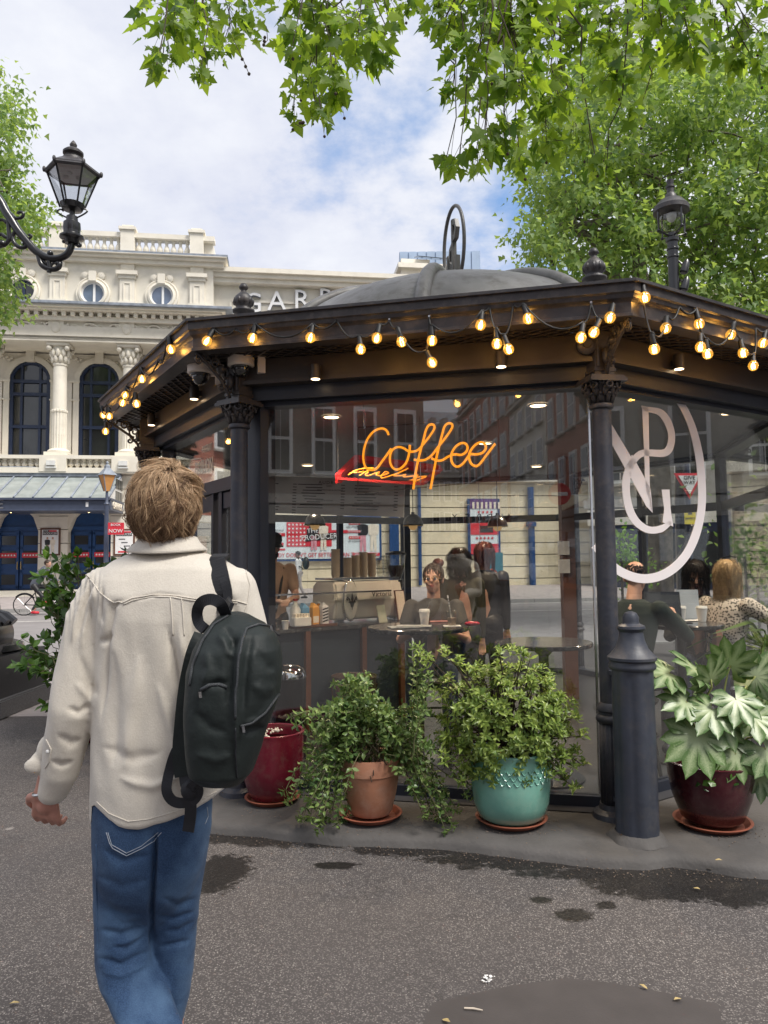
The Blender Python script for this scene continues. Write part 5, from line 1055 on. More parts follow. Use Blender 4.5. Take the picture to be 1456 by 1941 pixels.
cor = [nz2(90, 545, 6.0), nz2(246, 385, 6.9), nz2(915, 470, 6.6), nz2(760, 588, 5.8)]
cor = [V((p.x, p.y, 2.05+.0*i)) if False else p for i, p in enumerate(cor)]
for i in range(4): b = MB(); b.beam(cor[i], cor[(i+1) % 4], .05, .075 if i in (0, 1) else .02); b.build('frame_bar', MT['neonred'], LB)
b = MB(); b.prism(cor, (0, 0, .006)); b.build('panel', glassmat('red_tint_panel', (.75, .42, .40), 1.6), LB)
AU = [[(170, 515), (230, 480), (300, 462), (380, 458), (330, 480), (260, 520)], [(215, 497), (290, 490), (340, 488), (310, 510), (330, 522), (380, 505), (430, 490), (400, 515), (440, 520), (500, 500), (470, 490), (440, 540), (560, 505), (660, 460), (580, 500), (540, 520), (600, 520), (640, 510), (620, 530), (680, 525), (740, 515), (700, 535), (810, 525), (720, 560), (640, 580), (660, 565), (730, 540)]]
for P in AU: b = MB(); b.tube(smooth_path([nz2(x, y, 5.95) for x, y in P], 4), .0055, 6); b.build('neon_script', MT['neon'], LB, smooth=True)
b = MB()
for c_ in cor: b.tube([c_, V((c_.x, c_.y, 2.745))], .003, 5)
b.build('hanging_wire', MT['steel'], LB)
# mirrored AUDREY lettering on the far window
for ch, px in (('Y', 862), ('E', 886), ('R', 908), ('D', 928), ('U', 948), ('A', 965)):
    p = onplane(px, 981, oc(3, RG-.01, 0), fnorm(3)); M = frame(p, ftan(3), fnorm(3)); o = text(ch, 'window_lettering', MT['ink'] if px < 930 else MT['white'], PV, M, .13, .001)
# tables, stools
def table(px, py, z, r, lab, base='black'):
    p = gz(px, py, z); S = thing('bar_table', lab, 'table', (p.x, p.y, FZ)); b = MB(); b.lathe([(r-.005, z-.03), (r, z-.022), (r, z-.005), (r-.006, z)], (p.x, p.y, 0), 48); b.build('tabletop', MT['marble'], S, smooth='auto')
    b = MB(); b.lathe([(.26, FZ), (.26, FZ+.02), (.06, FZ+.04), (.035, FZ+.07), (.035, z-.1), (.1, z-.03)], (p.x, p.y, 0), 24); b.build('pedestal', MT['black'], S, smooth='auto'); return p
T1 = table(793, 1187, 1.1, .385, 'high round black marble table behind the front glass with two drinks')
T2 = table(1290, 1181, 1.1, .31, 'high round dark table by the right-hand glass with two white cups')
T3 = table(1030, 1216, 1.02, .34, 'dark round table near the brown service post')
def stool(x, y, h, lab):
    S = thing('bar_stool', lab, 'stool', (x, y, FZ), 0, 'dark bar stools'); b = MB(); b.lathe([(.02, h-.05), (.17, h-.045), (.185, h-.02), (.17, h), (.05, h+.006)], (x, y, 0), 24); b.build('seat', MT['black'], S, smooth='auto')
    for i in range(4): a = pi/4+i*pi/2; b = MB(); b.tube([(x+.12*cos(a), y+.12*sin(a), h-.04), (x+.2*cos(a), y+.2*sin(a), FZ)], .014, 6); b.build('leg', MT['black'], S)
    b = MB(); b.tube([(x+.17*cos(t), y+.17*sin(t), FZ+.28) for t in [2*pi*i/24 for i in range(24)]], .01, 6, closed=True); b.build('foot_ring', MT['black'], S)
SW = at(838, 1150, 6.12)
def cupm(p, lab, name='takeaway_cup'):
    S = thing(name, lab, 'cup', p); b = MB(); b.lathe([(.029, 0), (.041, .1)], p, 24); b.build('cup', MT['cup'], S, smooth='auto'); b = MB(); b.lathe([(.043, .098), (.044, .104), (.041, .108), (.039, .118), (.036, .12), (.034, .114)], p, 24); b.build('lid', MT['plasticw'], S, smooth='auto')
p = gz(805, 1184, 1.103); cupm(p, 'white lidded paper cup on the marble table in front of the seated woman')
p = gz(857, 1186, 1.103); S = thing('iced_drink', 'clear plastic cup of iced drink with a striped straw', 'cup', p); b = MB(); b.lathe([(.03, 0), (.044, .11), (.047, .113)], p, 24); b.build('cup', bpy.data.materials['clear_plastic'], S, smooth='auto'); b = MB(); b.lathe([(.028, .004), (.036, .06)], p, 20); b.build('drink', mat('milky_coffee', (.45, .33, .25), .3), S)
q0, q1 = p+V((.0, 0, .02)), p+V((-.03, .0, .23)); b = MB(); b.tube([q0, q1], .005, 8); st_ = b.build('straw', MT['white'], S); b = MB()
for i in range(6): b.tube([q0.lerp(q1, .35+.1*i), q0.lerp(q1, .39+.1*i)], .0054, 8)
b.build('straw_stripes', MT['ink'], st_)
b = MB(); b.box(p+V((0, 0, -.001)), (.13, .12, .003)); o = b.build('napkin', MT['white']); tag(o, 'white paper napkin under the iced drink', 'napkin')
p = gz(893, 1182, 1.12); b = MB(); b.ball(p, (.05, .03, .018), 12, 8); b.ball(p+V((.04, .01, .0)), (.03, .025, .015), 10, 6); o = b.build('red_purse', mat('red_patent', (.4, .02, .04), .25), smooth=True); tag(o, 'small shiny red pouch at the right edge of the marble table', 'pouch')
p = gz(775, 1188, 1.105); b = MB(); b.box(p, (.3, .2, .004), .2); b.box(p+V((.04, .01, .005)), (.26, .17, .004), -.1); o = b.build('newspaper', mat('newsprint', (.35, .36, .36), .4, var=.5, scale=30)); tag(o, 'folded newspaper pages lying on the marble table', 'newspaper')
p = gz(833, 1178, 1.107); b = MB(); b.box(p, (.15, .075, .009), .1); o = b.build('mobile_phone', mat('pink_case', (.6, .28, .25), .4), bevel=.003); tag(o, 'pink cased phone lying beside the white cup', 'phone')
for px, lab in ((1291, 'left white paper cup on the right-hand table, in front of the silver laptop edge'), (1331, 'right white paper cup on the right-hand table')): cupm(gz(px, 1178, 1.103), lab)
b = MB(); p = gz(1311, 1176, 1.104); b.box(p, (.16, .1, .004), .1); o = b.build('white_napkin', MT['white']); tag(o, 'white napkin between the two paper cups', 'napkin')
def laptop(px0, px1, pyt, pyb, Y, lab, m):
    a, c = at(px0, pyb, Y), at(px1, pyb, Y); h = at(px0, pyt, Y).z-a.z; S = thing('laptop', lab, 'laptop', (a+c)/2); x = c-a; b = MB(); b.prism([a, c, c+V((.0, .03, h)), a+V((0, .03, h))], (0, .008, 0)); l_ = b.build('screen', m, S); return S, a, c, h, x
S, a, c, h, x = laptop(1225, 1293, 1122, 1176, 5.7, 'open laptop with a black screen facing the man in dark green', MT['black'])
b = MB(); b.prism([a, c, c+V((0, -.2, -.0)), a+V((0, -.2, 0))], (0, 0, -.012)); b.build('keyboard_deck', MT['ink'], S)
b = MB(); b.prism([a+V((.015, -.001, .02)), c+V((-.015, -.001, .02)), c+V((-.015, .027, h-.012)), a+V((.015, .027, h-.012))], (0, -.002, 0)); b.build('display', MT['darkglass'], S)
S, a, c, h, x = laptop(1287, 1328, 1118, 1172, 5.95, 'silver laptop lid turned towards the dark haired woman', mat('laptop_silver', (.42, .47, .52), .35, metal=.3)); b = MB(); b.prism([a, c, c+V((0, .2, 0)), a+V((0, .2, 0))], (0, 0, -.012)); b.build('keyboard_deck', bpy.data.materials['laptop_silver'], S)
# pedal bin, drum stool, service post, blue poster
q = gz(545, 1262, .78); p = V((q.x, q.y, FZ)); S = thing('pedal_bin', 'black pedal bin with a chrome domed lid in front of the counter', 'bin', p); b = MB(); b.lathe([(.14, 0), (.145, .02), (.145, .62)], p, 28); b.build('bin_body', MT['black'], S, smooth='auto'); b = MB(); b.lathe([(.15, .62), (.15, .65), (.13, .69), (.08, .715), (0, .725)], p, 28); b.build('lid', MT['chrome'], S, smooth='auto')
q = gz(671, 1281, .56); p = V((q.x, q.y, FZ)); S = thing('drum_stool', 'brown leather drum stool standing behind the terracotta plant', 'stool', p); b = MB(); b.lathe([(.13, 0), (.15, .1), (.2, .4), (.205, .47), (.2, .485), (.18, .49)], p, 32); b.build('drum', mat('brown_leather', (.06, .035, .025), .35, var=.2), S, smooth='auto')
b = MB(); b.tube([p+V((.2*cos(t), .2*sin(t), .485)) for t in [2*pi*i/32 for i in range(32)]], .012, 6, closed=True); b.build('rim', bpy.data.materials['brown_leather'], S)
for i in range(8): t = 2*pi*i/8; b = MB(); b.beam(p+V((.155*cos(t), .155*sin(t), .1)), p+V((.208*cos(t), .208*sin(t), .42)), .05, .012); b.build('strap', MT['wood'], S)
q = at(1076, 1070, 8.2); p = V((q.x, q.y, FZ)); S = thing('service_post', 'dark brown service post with two white switch boxes', 'post', p); b = MB(); b.box(p+V((0, 0, 1.33)), (.14, .14, 2.66)); b.build('post', MT['wood'], S)
for z in (1.72, 1.52): b = MB(); b.box(V((p.x-.06, p.y-.085, z)), (.12, .04, .15)); b.build('switch_box', MT['plasticw'], S)
p = at(928, 1085, 8.2); b = MB(); M = Matrix.Translation(p); b.box(p, (.3, .02, .44)); o = b.build('event_poster', mat('poster_blue', (.02, .22, .38), .4)); tag(o, 'blue poster with a red flower hanging inside the far window', 'poster')
b = MB(); 
for i in range(6): a = i*1.05; b.ball(p+V((.05*cos(a), -.014, -.06+.06*sin(a))), (.06, .006, .05), 10, 6)
b.build('flower_print', mat('flower_red', (.6, .08, .04), .5), o); b = MB(); b.tube([p+V((-.1, 0, .22)), p+V((-.1, 0, 1.0))], .003, 4); b.tube([p+V((.1, 0, .22)), p+V((.1, 0, 1.0))], .003, 4); b.build('hanging_wire', MT['steel'], o)
# ================================================================ PLANTS
rs = np.random.RandomState(11)
def tmpl_oval(w=.4, fold=.12, curl=.12):
    v = np.array([(0, 0, 0), (-w*.42, .3, fold*.6), (-w*.5, .6, fold), (0, 1, -curl), (w*.5, .6, fold), (w*.42, .3, fold*.6), (0, .35, 0.02), (0, .68, 0)])
    return v, [(0, 6, 1), (1, 6, 7, 2), (2, 7, 3), (3, 7, 4), (4, 7, 6, 5), (5, 6, 0)]
def tmpl_plane():
    out = [(0, 0), (.16, -.07), (.42, .05), (.27, .22), (.58, .42), (.27, .46), (.22, .60), (.0, 1.0), (-.22, .60), (-.27, .46), (-.58, .42), (-.27, .22), (-.42, .05), (-.16, -.07)]
    v = [(x, y, .10*abs(x)-.12*y*y) for x, y in out]+[(0, .36, -.02)]
    return np.array(v), [(14, i, (i+1) % 14) for i in range(14)]
def tmpl_mini():
    v = np.array([(0, 0, 0), (.45, .12, .04), (.22, .42, 0), (.0, 1, -.1), (-.22, .42, 0), (-.45, .12, .04)]); return v, [(0, 1, 2), (0, 2, 3), (0, 3, 4), (0, 4, 5)]
def basis(d, n):
    d = d/np.linalg.norm(d, axis=1, keepdims=True); x = np.cross(d, n); x /= np.linalg.norm(x, axis=1, keepdims=True)+1e-9; z = np.cross(x, d)
    return np.stack([x, d, z], axis=2)
def scatter(name, tm, P, R, S, m, parent, kind=None):
    tv, tf = tm; n, k = len(P), len(tv)
    co = (np.einsum('nij,kj->nki', R, tv)*S[:, None, None]+P[:, None, :]).reshape(-1, 3)
    fl = [len(f) for f in tf]; li = np.concatenate([np.array(f) for f in tf]); nl = len(li)
    me = bpy.data.meshes.new(name); me.vertices.add(n*k); me.vertices.foreach_set('co', co.astype('f').ravel())
    me.loops.add(n*nl); me.loops.foreach_set('vertex_index', (li[None, :]+k*np.arange(n)[:, None]).ravel().astype('i'))
    me.polygons.add(n*len(tf)); st = np.concatenate([[0], np.cumsum(fl)[:-1]]); me.polygons.foreach_set('loop_start', (st[None, :]+nl*np.arange(n)[:, None]).ravel().astype('i'))
    me.update(); me.validate(); return link(name, me, m, parent, False, kind)
def leafmesh(name, tm, m):
    me = bpy.data.meshes.new(name); me.from_pydata([tuple(v) for v in tm[0]], [], tm[1]); me.materials.append(m); return me
def leaves(tm, P, R, S, m, parent, nobj=300, sizeorder=True):
    P, R, S = np.array(P), np.array(R), np.array(S); R = R.copy(); R[:, :, 0] *= rs.uniform(.72, 1.12, (len(P), 1)); R[:, :, 2] *= rs.uniform(-1.2, 2.6, (len(P), 1))
    d = np.linalg.norm(P-np.array([0, 0, CH]), axis=1)/S; u = P[:, 0]/np.maximum(P[:, 1], .1); w_ = (P[:, 2]-CH)/np.maximum(P[:, 1], .1)
    vis = (np.abs(u) < .53) & (w_ < .80) & (w_ > -.66) & (P[:, 1] > 0); d = np.where(vis, d, d+1e6); o = np.argsort(d)
    a, c = o[:nobj], o[nobj:]; me = leafmesh('leaf', tm, m)
    for i in a:
        M = Matrix(np.vstack([np.hstack([R[i]*S[i], P[i][:, None]]), [0, 0, 0, 1]]).tolist()); inst('leaf', me, M, parent)
    if len(c): scatter('foliage', tm, P[c], R[c], S[c], m, parent, 'stuff')
def rv3(n): v = rs.normal(size=(n, 3)); return v/np.linalg.norm(v, axis=1, keepdims=True)
LM = dict(
    over=leafmat('plane_leaf', (.065, .14, .025), (.27, .40, .06), .45, .58, (2.0, 1.8, .8)),
    crown=leafmat('crown_leaf', (.12, .215, .075), (.31, .415, .145), .5, .48, (1.8, 1.7, .8)),
    shrub=leafmat('shrub_leaf', (.10, .17, .035), (.31, .40, .09), .33, .25, (1.3, 1.3, .8)),
    dark=leafmat('trailing_leaf', (.06, .125, .035), (.23, .32, .10), .33, .25, (1.3, 1.3, .8)),
    laurel=leafmat('laurel_leaf', (.022, .06, .016), (.11, .22, .03), .25, .3, (1.5, 1.5, .8)),
    lime=leafmat('lime_leaf', (.15, .3, .03), (.22, .38, .05), .4, .4, (1.5, 1.5, .8)))
def stems(b, pts): 
    for p, r in pts: b.tube(p, r, 6)
def arcpath(a, c, sag, n=8, jit=.02):
    a, c = V(a), V(c); o = []
    for i in range(n+1): t = i/n; p = a.lerp(c, t); p.z += sag*4*t*(1-t); p += V(tuple(rs.normal(size=3)*jit*t*(1-t)*4)); o.append(p)
    return o
# ---------- overhanging plane tree (trunk behind the viewer)
TR = thing('plane_tree', 'leafy plane tree boughs hanging over the square from above the viewer', 'tree', (4.6, -3.2, 0))
b = MB(); b.tube([V((4.6, -3.2, 0)), V((4.55, -3.2, 2.5)), V((4.4, -3.0, 5)), V((4.2, -2.6, 8)), V((4.0, -2.0, 11))], [.42, .36, .32, .26, .15], 14); b.build('trunk', MT['bark'], TR, smooth=True)
CLS = [(330, 40, 45), (380, 25, 50), (435, 45, 40), (310, 92, 30), (365, 90, 28), (378, 142, 14), (297, 118, 16), (465, 15, 25), (345, -15, 50), (420, 85, 20), (560, 15, 45), (620, 30, 60), (680, 55, 50), (556, 70, 26), (605, 105, 45), (655, 95, 45), (700, 100, 25), (580, 150, 32), (625, 135, 32), (598, 192, 26), (556, 205, 18), (642, 182, 20), (612, 222, 14), (740, 50, 18), (725, 110, 14), (775, 5, 24), (735, -10, 30),
       (850, 40, 48), (905, 95, 52), (858, 165, 28), (905, 195, 36), (918, 272, 26), (868, 308, 18), (845, 300, 12), (965, 55, 62), (985, 150, 55), (955, 245, 34), (1045, 75, 70), (1060, 175, 55), (1035, 262, 40), (1098, 262, 34), (1155, 55, 70), (1165, 140, 45), (1150, 320, 14), (1130, 300, 22), (1255, 35, 60), (1310, 80, 38), (1355, 35, 55), (1425, 50, 55), (1445, 130, 20), (1400, 110, 26), (830, 5, 40), (1200, 10, 60), (1100, 5, 60), (1000, 0, 60), (920, 5, 50), (1300, 5, 55), (1210, 210, 20), (985, 300, 22), (905, 315, 14), (1250, 110, 30)]
P_, D_, N_ = [], [], []; tw = MB(); cones = MB()
hub = {0: at(400, -420, 5.4), 1: at(640, -380, 5.6), 2: at(960, -420, 5.2), 3: at(1280, -420, 5.0)}
tips = []
for px, py, r in CLS:
    h = hub[0 if px < 500 else 1 if px < 790 else 2 if px < 1140 else 3]; Y = rs.uniform(4.9, 6.6); c = at(px, py, Y); rr = r*Y/FPX
    path = arcpath(h, c+V((0, 0, -rr*.3)), .12, 9, .10); tw.tube(path, [.012*(1-.85*i/9)+.0016 for i in range(10)], 5)
    n = int(6+r*r/38)
    for i in range(n):
        q = rs.normal(size=3)*rr*.55; p = np.array(c)+q*np.array([1, 1.1, .9])
        P_.append(p); d = np.array([q[0]*2, q[1]*2, -.16-.12*rs.rand()])+rs.normal(size=3)*.07; D_.append(d); N_.append(rv3(1)[0]*.9+np.array([0, -.55, .45]))
        if i % 4 == 0: tw.tube([path[-2].lerp(path[-1], rs.rand()), V(tuple(p))], .0018, 4)
    if rs.rand() < .7:
        p = c+V((rs.uniform(-1, 1)*rr*.5, 0, -rr*.6)); e = p+V((.02, 0, -.09-.05*rs.rand())); cones.tube([p, e], .0012, 4); cones.ball(e, .012, 8, 6)
for px, py, e in ((440, 70, (472, 140)), (505, 50, (500, 85)), (560, 235, (575, 232))):
    cones.tube([at(px, py, 5.6), at((px+e[0])/2+5, (py+e[1])/2+8, 5.6), at(*e, 5.6)], .003, 5)
    for t in (.6, .8, 1): cones.ball(at(px+(e[0]-px)*t, py+(e[1]-py)*t, 5.6), .014, 6, 4)
P_, D_, N_ = np.array(P_), np.array(D_), np.array(N_); S_ = rs.uniform(.055, .145, len(P_))
leaves(tmpl_plane(), P_, basis(D_, N_), S_, LM['over'], TR)
tw.build('twig', MT['twig'], TR)['kind'] = 'stuff'; o = cones.build('seed_balls', MT['twig'], TR); o['kind'] = 'stuff'
b = MB()
for h in hub.values(): b.tube([V((4.25, -2.8, 6.5)), V((4.25, -2.8, 6.5)).lerp(h, .35)+V((0, 0, 1.2)), V((4.25, -2.8, 6.5)).lerp(h, .7)+V((0, 0, .8)), h], [.16, .09, .05, .014], 8)
b.build('bough', MT['bark'], TR, smooth=True)
# ---------- two street trees
def inpoly(x, y, P):
    c = False; j = len(P)-1
    for i in range(len(P)):
        if (P[i][1] > y) != (P[j][1] > y) and x < (P[j][0]-P[i][0])*(y-P[i][1])/(P[j][1]-P[i][1])+P[i][0]: c = not c
        j = i
    return c
def bigtree(lab, poly, Y0, Y1, base, ncl, per, lr, th):
    T = thing('plane_tree', lab, 'tree', base); xs = [p[0] for p in poly]; ys = [p[1] for p in poly]; cl = []
    while len(cl) < ncl:
        x, y = rs.uniform(min(xs), max(xs)), rs.uniform(min(ys), max(ys))
        if inpoly(x, y, poly): cl.append(at(x, y, rs.uniform(Y0, Y1)))
    P, D, Nn = [], [], []
    for c in cl:
        rr = rs.uniform(.3, .62); m = int(per*rs.uniform(.5, 1.3)); q = rs.normal(size=(m, 3))*np.array([rr, rr, rr*.6])*.6; P.append(np.array(c)+q); D.append(q/rr*.4+rs.normal(size=(m, 3))*.45+np.array([0, 0, -.5])); Nn.append(rs.normal(size=(m, 3))*.5+np.array([0, -.25, .8]))
    P, D, Nn = map(np.concatenate, (P, D, Nn)); S = rs.uniform(lr*.7, lr*1.25, len(P)); tm = tmpl_mini(); scatter('foliage', tm, P, basis(D, Nn), S, LM['crown'], T, 'stuff')
    b = MB(); top = V((base[0], base[1], at(0, max(ys), (Y0+Y1)/2).z)); b.tube([V(base), V(base).lerp(top, .5)+V((.08, 0, 0)), top], [th, th*.85, th*.7], 14); b.build('trunk', MT['bark'], T, smooth=True)
    b = MB(); 
    idx = rs.choice(len(cl), min(len(cl), 56), replace=False)
    for i in range(8):
        m = V((base[0]+rs.uniform(-3, 3), base[1]+rs.uniform(-2, 2), top.z+rs.uniform(1.5, 4.5))); b.tube(arcpath(top, m, .3, 6, .12), [th*.5*(1-.12*k) for k in range(7)], 8)
        for j in idx[i::8]: b.tube(arcpath(m, cl[j], .15, 7, .2), [.045*(1-.12*k) for k in range(8)], 5)
    b.build('limbs', MT['bark'], T, smooth=True)
    return T
tb_ = gz(1247, 1150); base = at(1247, 1000, 17); base.z = 0
bigtree('big plane tree filling the sky behind the right lamp post', [(1130, 85), (1030, 190), (985, 300), (1010, 370), (1008, 430), (985, 470), (998, 530), (960, 585), (1120, 640), (1500, 680), (1620, 640), (1640, 60), (1456, 60), (1300, 110)], 14.5, 21, tuple(base), 900, 62, .15, .3)
base = at(-170, 1000, 20); base.z = 0
bigtree('plane tree at the left edge in front of the theatre roof', [(-260, 60), (-10, 105), (35, 175), (30, 240), (62, 320), (92, 380), (78, 425), (35, 455), (30, 500), (28, 560), (10, 625), (-40, 640), (-260, 600)], 18, 22, tuple(base), 330, 64, .16, .3)
# ---------- pots
def pot(name, lab, c, prof, m, saucer=None, slab=None, soil=.9):
    S = thing(name, lab, 'plant pot', c); b = MB(); b.lathe(prof, c, 40, cap=False); b.build('pot', m, S, smooth='auto'); h = prof[-1][1]; rr = min(prof[-1][0], prof[-2][0])
    b = MB(); b.lathe([(.01, h*soil-.004), (rr*.97, h*soil)], c, 24); b.build('soil', MT['soil'], S)
    if saucer:
        sc2 = MB(); r = saucer; sc2.lathe([(r*.8, -.028), (r, .0), (r+.005, .004), (r-.012, .004), (r*.8, -.02), (.01, -.02)], c, 40, cap=False); o = sc2.build('plant_saucer', MT['saucer'], smooth='auto'); tag(o, slab, 'saucer')
    return S
MT['saucer'] = mat('orange_saucer', (.30, .095, .055), .6, var=.2, dirt=(.2, .1, .07), damt=.5)
def base_at(px, py, back, z=.098): p = gz(px, py, .07); return V((p.x*(1+back/p.y), p.y+back, z))
cg = base_at(970, 1581, .2); ctr_ = base_at(703, 1568, .17); crd = base_at(517, 1534, .17); cmr = base_at(1352, 1588, .2)
GP = pot('green_pot', 'large turquoise green glazed pot with a band of scale pattern', cg, [(.165, 0), (.195, .02), (.222, .1), (.232, .2), (.232, .30), (.226, .36), (.232, .385), (.225, .395), (.205, .39), (.2, .3)], MT['greenglaze'], .205, 'orange saucer under the turquoise pot')
b = MB()
for j in range(3):
    for i in range(36): a = 2*pi*(i+.5*(j % 2))/36; b.tube([cg+V((.2335*cos(a+t*.07), .2335*sin(a+t*.07), .318-.03*j-.02*(1-t*t))) for t in (-1, -.5, 0, .5, 1)], .004, 4)
b.build('scale_band', MT['greenglaze'], GP)
TP = pot('terracotta_pot', 'weathered terracotta pot with a chipped rim', ctr_, [(.115, 0), (.13, .02), (.155, .12), (.172, .22), (.176, .24), (.184, .245), (.187, .33), (.18, .34), (.165, .335), (.16, .25)], MT['terracotta'], .185, 'terracotta saucer under the chipped pot')
RP = pot('red_pot', 'dark red glazed pot of soil and pebbles next to the walking man', crd, [(.135, 0), (.15, .02), (.185, .12), (.2, .25), (.2, .38), (.205, .40), (.208, .415), (.2, .42), (.185, .415), (.18, .35)], MT['redglaze'], .175, 'grey rimmed saucer under the dark red pot of pebbles')
MP = pot('maroon_pot', 'dark maroon glazed bowl pot right of the bollard', cmr, [(.14, 0), (.17, .02), (.215, .14), (.235, .25), (.24, .32), (.245, .335), (.235, .34), (.215, .33), (.21, .26)], MT['maroon'], .21, 'orange saucer under the maroon bowl pot')
b = MB(); b.ball((0, 0, 0), 1, 6, 4); me_pb = tmpmesh(b, MT['pebble'], False)
for i in range(42):
    a, r = rs.uniform(1.2, 4.6), .17*sqrt(rs.rand()); s = rs.uniform(.006, .015); inst('pebble', me_pb, Matrix.Translation(crd+V((r*cos(a), r*sin(a), .388+s*.4))) @ Euler((rs.rand()*3, rs.rand()*3, 0)).to_matrix().to_4x4() @ Matrix.Diagonal((s, s*.8, s*.65, 1)), RP)
# ---------- rounded shrub in the green pot: rosettes of small leaves
def rosettes(C, A, nl, ll, P, D, Nn, S):
    for c, a in zip(C, A):
        a = a/np.linalg.norm(a); x = np.cross(a, rs.normal(size=3)); x /= np.linalg.norm(x); y = np.cross(a, x)
        for j in range(nl):
            t = j*2.4+rs.rand()*.4; up = .25+.9*j/nl; d = (x*cos(t)+y*sin(t))+a*(up-.15); P.append(c+a*(.004*j)); D.append(d); Nn.append(a+rs.normal(size=3)*.15); S.append(ll*(1.1-.5*j/nl)*rs.uniform(.85, 1.15))
SH = thing('potted_shrub', 'dense rounded bright green shrub growing in the turquoise pot', 'shrub', cg+V((0, 0, .36)))
P, D, Nn, S = [], [], [], []; tb2 = MB(); c0 = at(962, 1375, cg.y-.03)
C, A = [], []
for i in range(470):
    d = rv3(1)[0]; 
    if i < 360 and d[1] > .35: d[1] *= -1
    k = rs.uniform(.62, 1.0); q = np.array(c0)+d*np.array([.385, .25, .36])*k*(1+.14*noise.noise(V(tuple(d*2.3))))
    if d[2] < -.2: q[2] = max(q[2], cg.z+.30-.12*rs.rand())
    C.append(q); A.append(d+np.array([0, -.15, .45]))
for px, py in ((1070, 1330), (1085, 1425), (1095, 1450), (1040, 1290), (850, 1440), (868, 1410), (1065, 1440), (1020, 1265), (800, 1240), (815, 1262), (850, 1240), (870, 1262), (845, 1290), (835, 1320), (955, 1235), (985, 1240), (1000, 1250), (1090, 1360), (1100, 1395), (1060, 1470), (1085, 1490), (880, 1480), (905, 1470), (945, 1500), (1010, 1495), (875, 1300), (860, 1345), (890, 1275)):
    for j in range(3): C.append(np.array(at(px+rs.uniform(-12, 12), py+rs.uniform(-10, 10), cg.y-.1+rs.uniform(-.1, .08)))); A.append(np.array([rs.uniform(-.5, .5), -.3, .9]))
rosettes(C, A, 9, .047, P, D, Nn, S)
leaves(tmpl_oval(.42), P, basis(np.array(D), np.array(Nn)), S, LM['shrub'], SH)
hb = cg+V((0, 0, .36))
for q in C[::2]: tb2.tube(arcpath(hb+V((rs.uniform(-.05, .05), rs.uniform(-.05, .05), 0)), V(tuple(q)), .03, 5, .02), [.007, .006, .005, .004, .003, .002], 5)
tb2.build('stems', MT['twig'], SH)['kind'] = 'stuff'
# ---------- trailing plant in the terracotta pot: stems with paired leaves
TPn = thing('trailing_plant', 'sprawling trailing evergreen spilling from the chipped terracotta pot', 'plant', ctr_+V((0, 0, .3)))
P, D, Nn, S = [], [], [], []; b = MB(); C, A = [], []; hb = ctr_+V((0, 0, .31))
TG = [(600, 1370), (640, 1330), (655, 1300), (690, 1330), (735, 1352), (590, 1430), (578, 1500), (615, 1572), (572, 1545), (792, 1245), (800, 1300), (790, 1380), (830, 1562), (880, 1500), (850, 1530), (815, 1480), (556, 1505), (640, 1400), (665, 1290), (760, 1390), (610, 1400), (625, 1350), (700, 1370), (720, 1330), (590, 1465), (600, 1520), (640, 1555), (610, 1545), (840, 1500), (800, 1540), (790, 1500), (660, 1400), (690, 1430), (735, 1420), (815, 1420), (575, 1360), (680, 1300), (795, 1340), (625, 1440), (650, 1430), (600, 1490), (630, 1510), (855, 1560), (650, 1350)]
for px, py in TG:
    for rep in range(3):
        Y = ctr_.y-.08+rs.uniform(-.22, .1)-(0.05 if py > 1500 else 0); e = at(px+rs.uniform(-18, 18)*(rep > 0), py+rs.uniform(-16, 16)*(rep > 0), Y); e.z = max(e.z, .1)
        sag = .16 if py < 1450 else .24; path = arcpath(hb+V((rs.uniform(-.1, .1), rs.uniform(-.1, .05), 0)), e, sag*rs.uniform(.5, 1), 24, .02)
        if py < 1340 and 780 < px < 805: path = arcpath(at(780, 1440, Y), e, .0, 24, .01)
        b.tube(path[::3], .0026, 4)
        for j in range(9, 25):
            t = (path[min(j+1, 24)]-path[j-1]).normalized()
            if j == 24: C.append(np.array(path[j])); A.append(np.array(t)+np.array([0, -.2, .4])); continue
            x = t.cross(V((0, 0, 1))); x = x.normalized() if x.length > .1 else V((1, 0, 0)); y = x.cross(t)
            if j % 2: x, y = y, x
            for s in (-1, 1):
                if rs.rand() < .12: continue
                P.append(np.array(path[j])); D.append(np.array(x*s+t*.55+y*.15)+rs.normal(size=3)*.12); Nn.append(np.array(y.cross(x).normalized()*.3+V((0, -.35, .8)))); S.append(.041*rs.uniform(.8, 1.25))
rosettes(C, A, 8, .043, P, D, Nn, S)
leaves(tmpl_oval(.5), P, basis(np.array(D), np.array(Nn)), S, LM['dark'], TPn); b.build('stems', MT['greentwig'], TPn)['kind'] = 'stuff'
b = MB()
for i in range(9): p = hb+V((rs.uniform(-.06, .1), -.12-.03*rs.rand(), .03)); b.tube(arcpath(p, p+V((rs.uniform(-.1, .1), -.05, rs.uniform(-.14, .16))), .03, 5, .02), .003, 4)
b.build('dry_stems', MT['twig'], TPn)['kind'] = 'stuff'
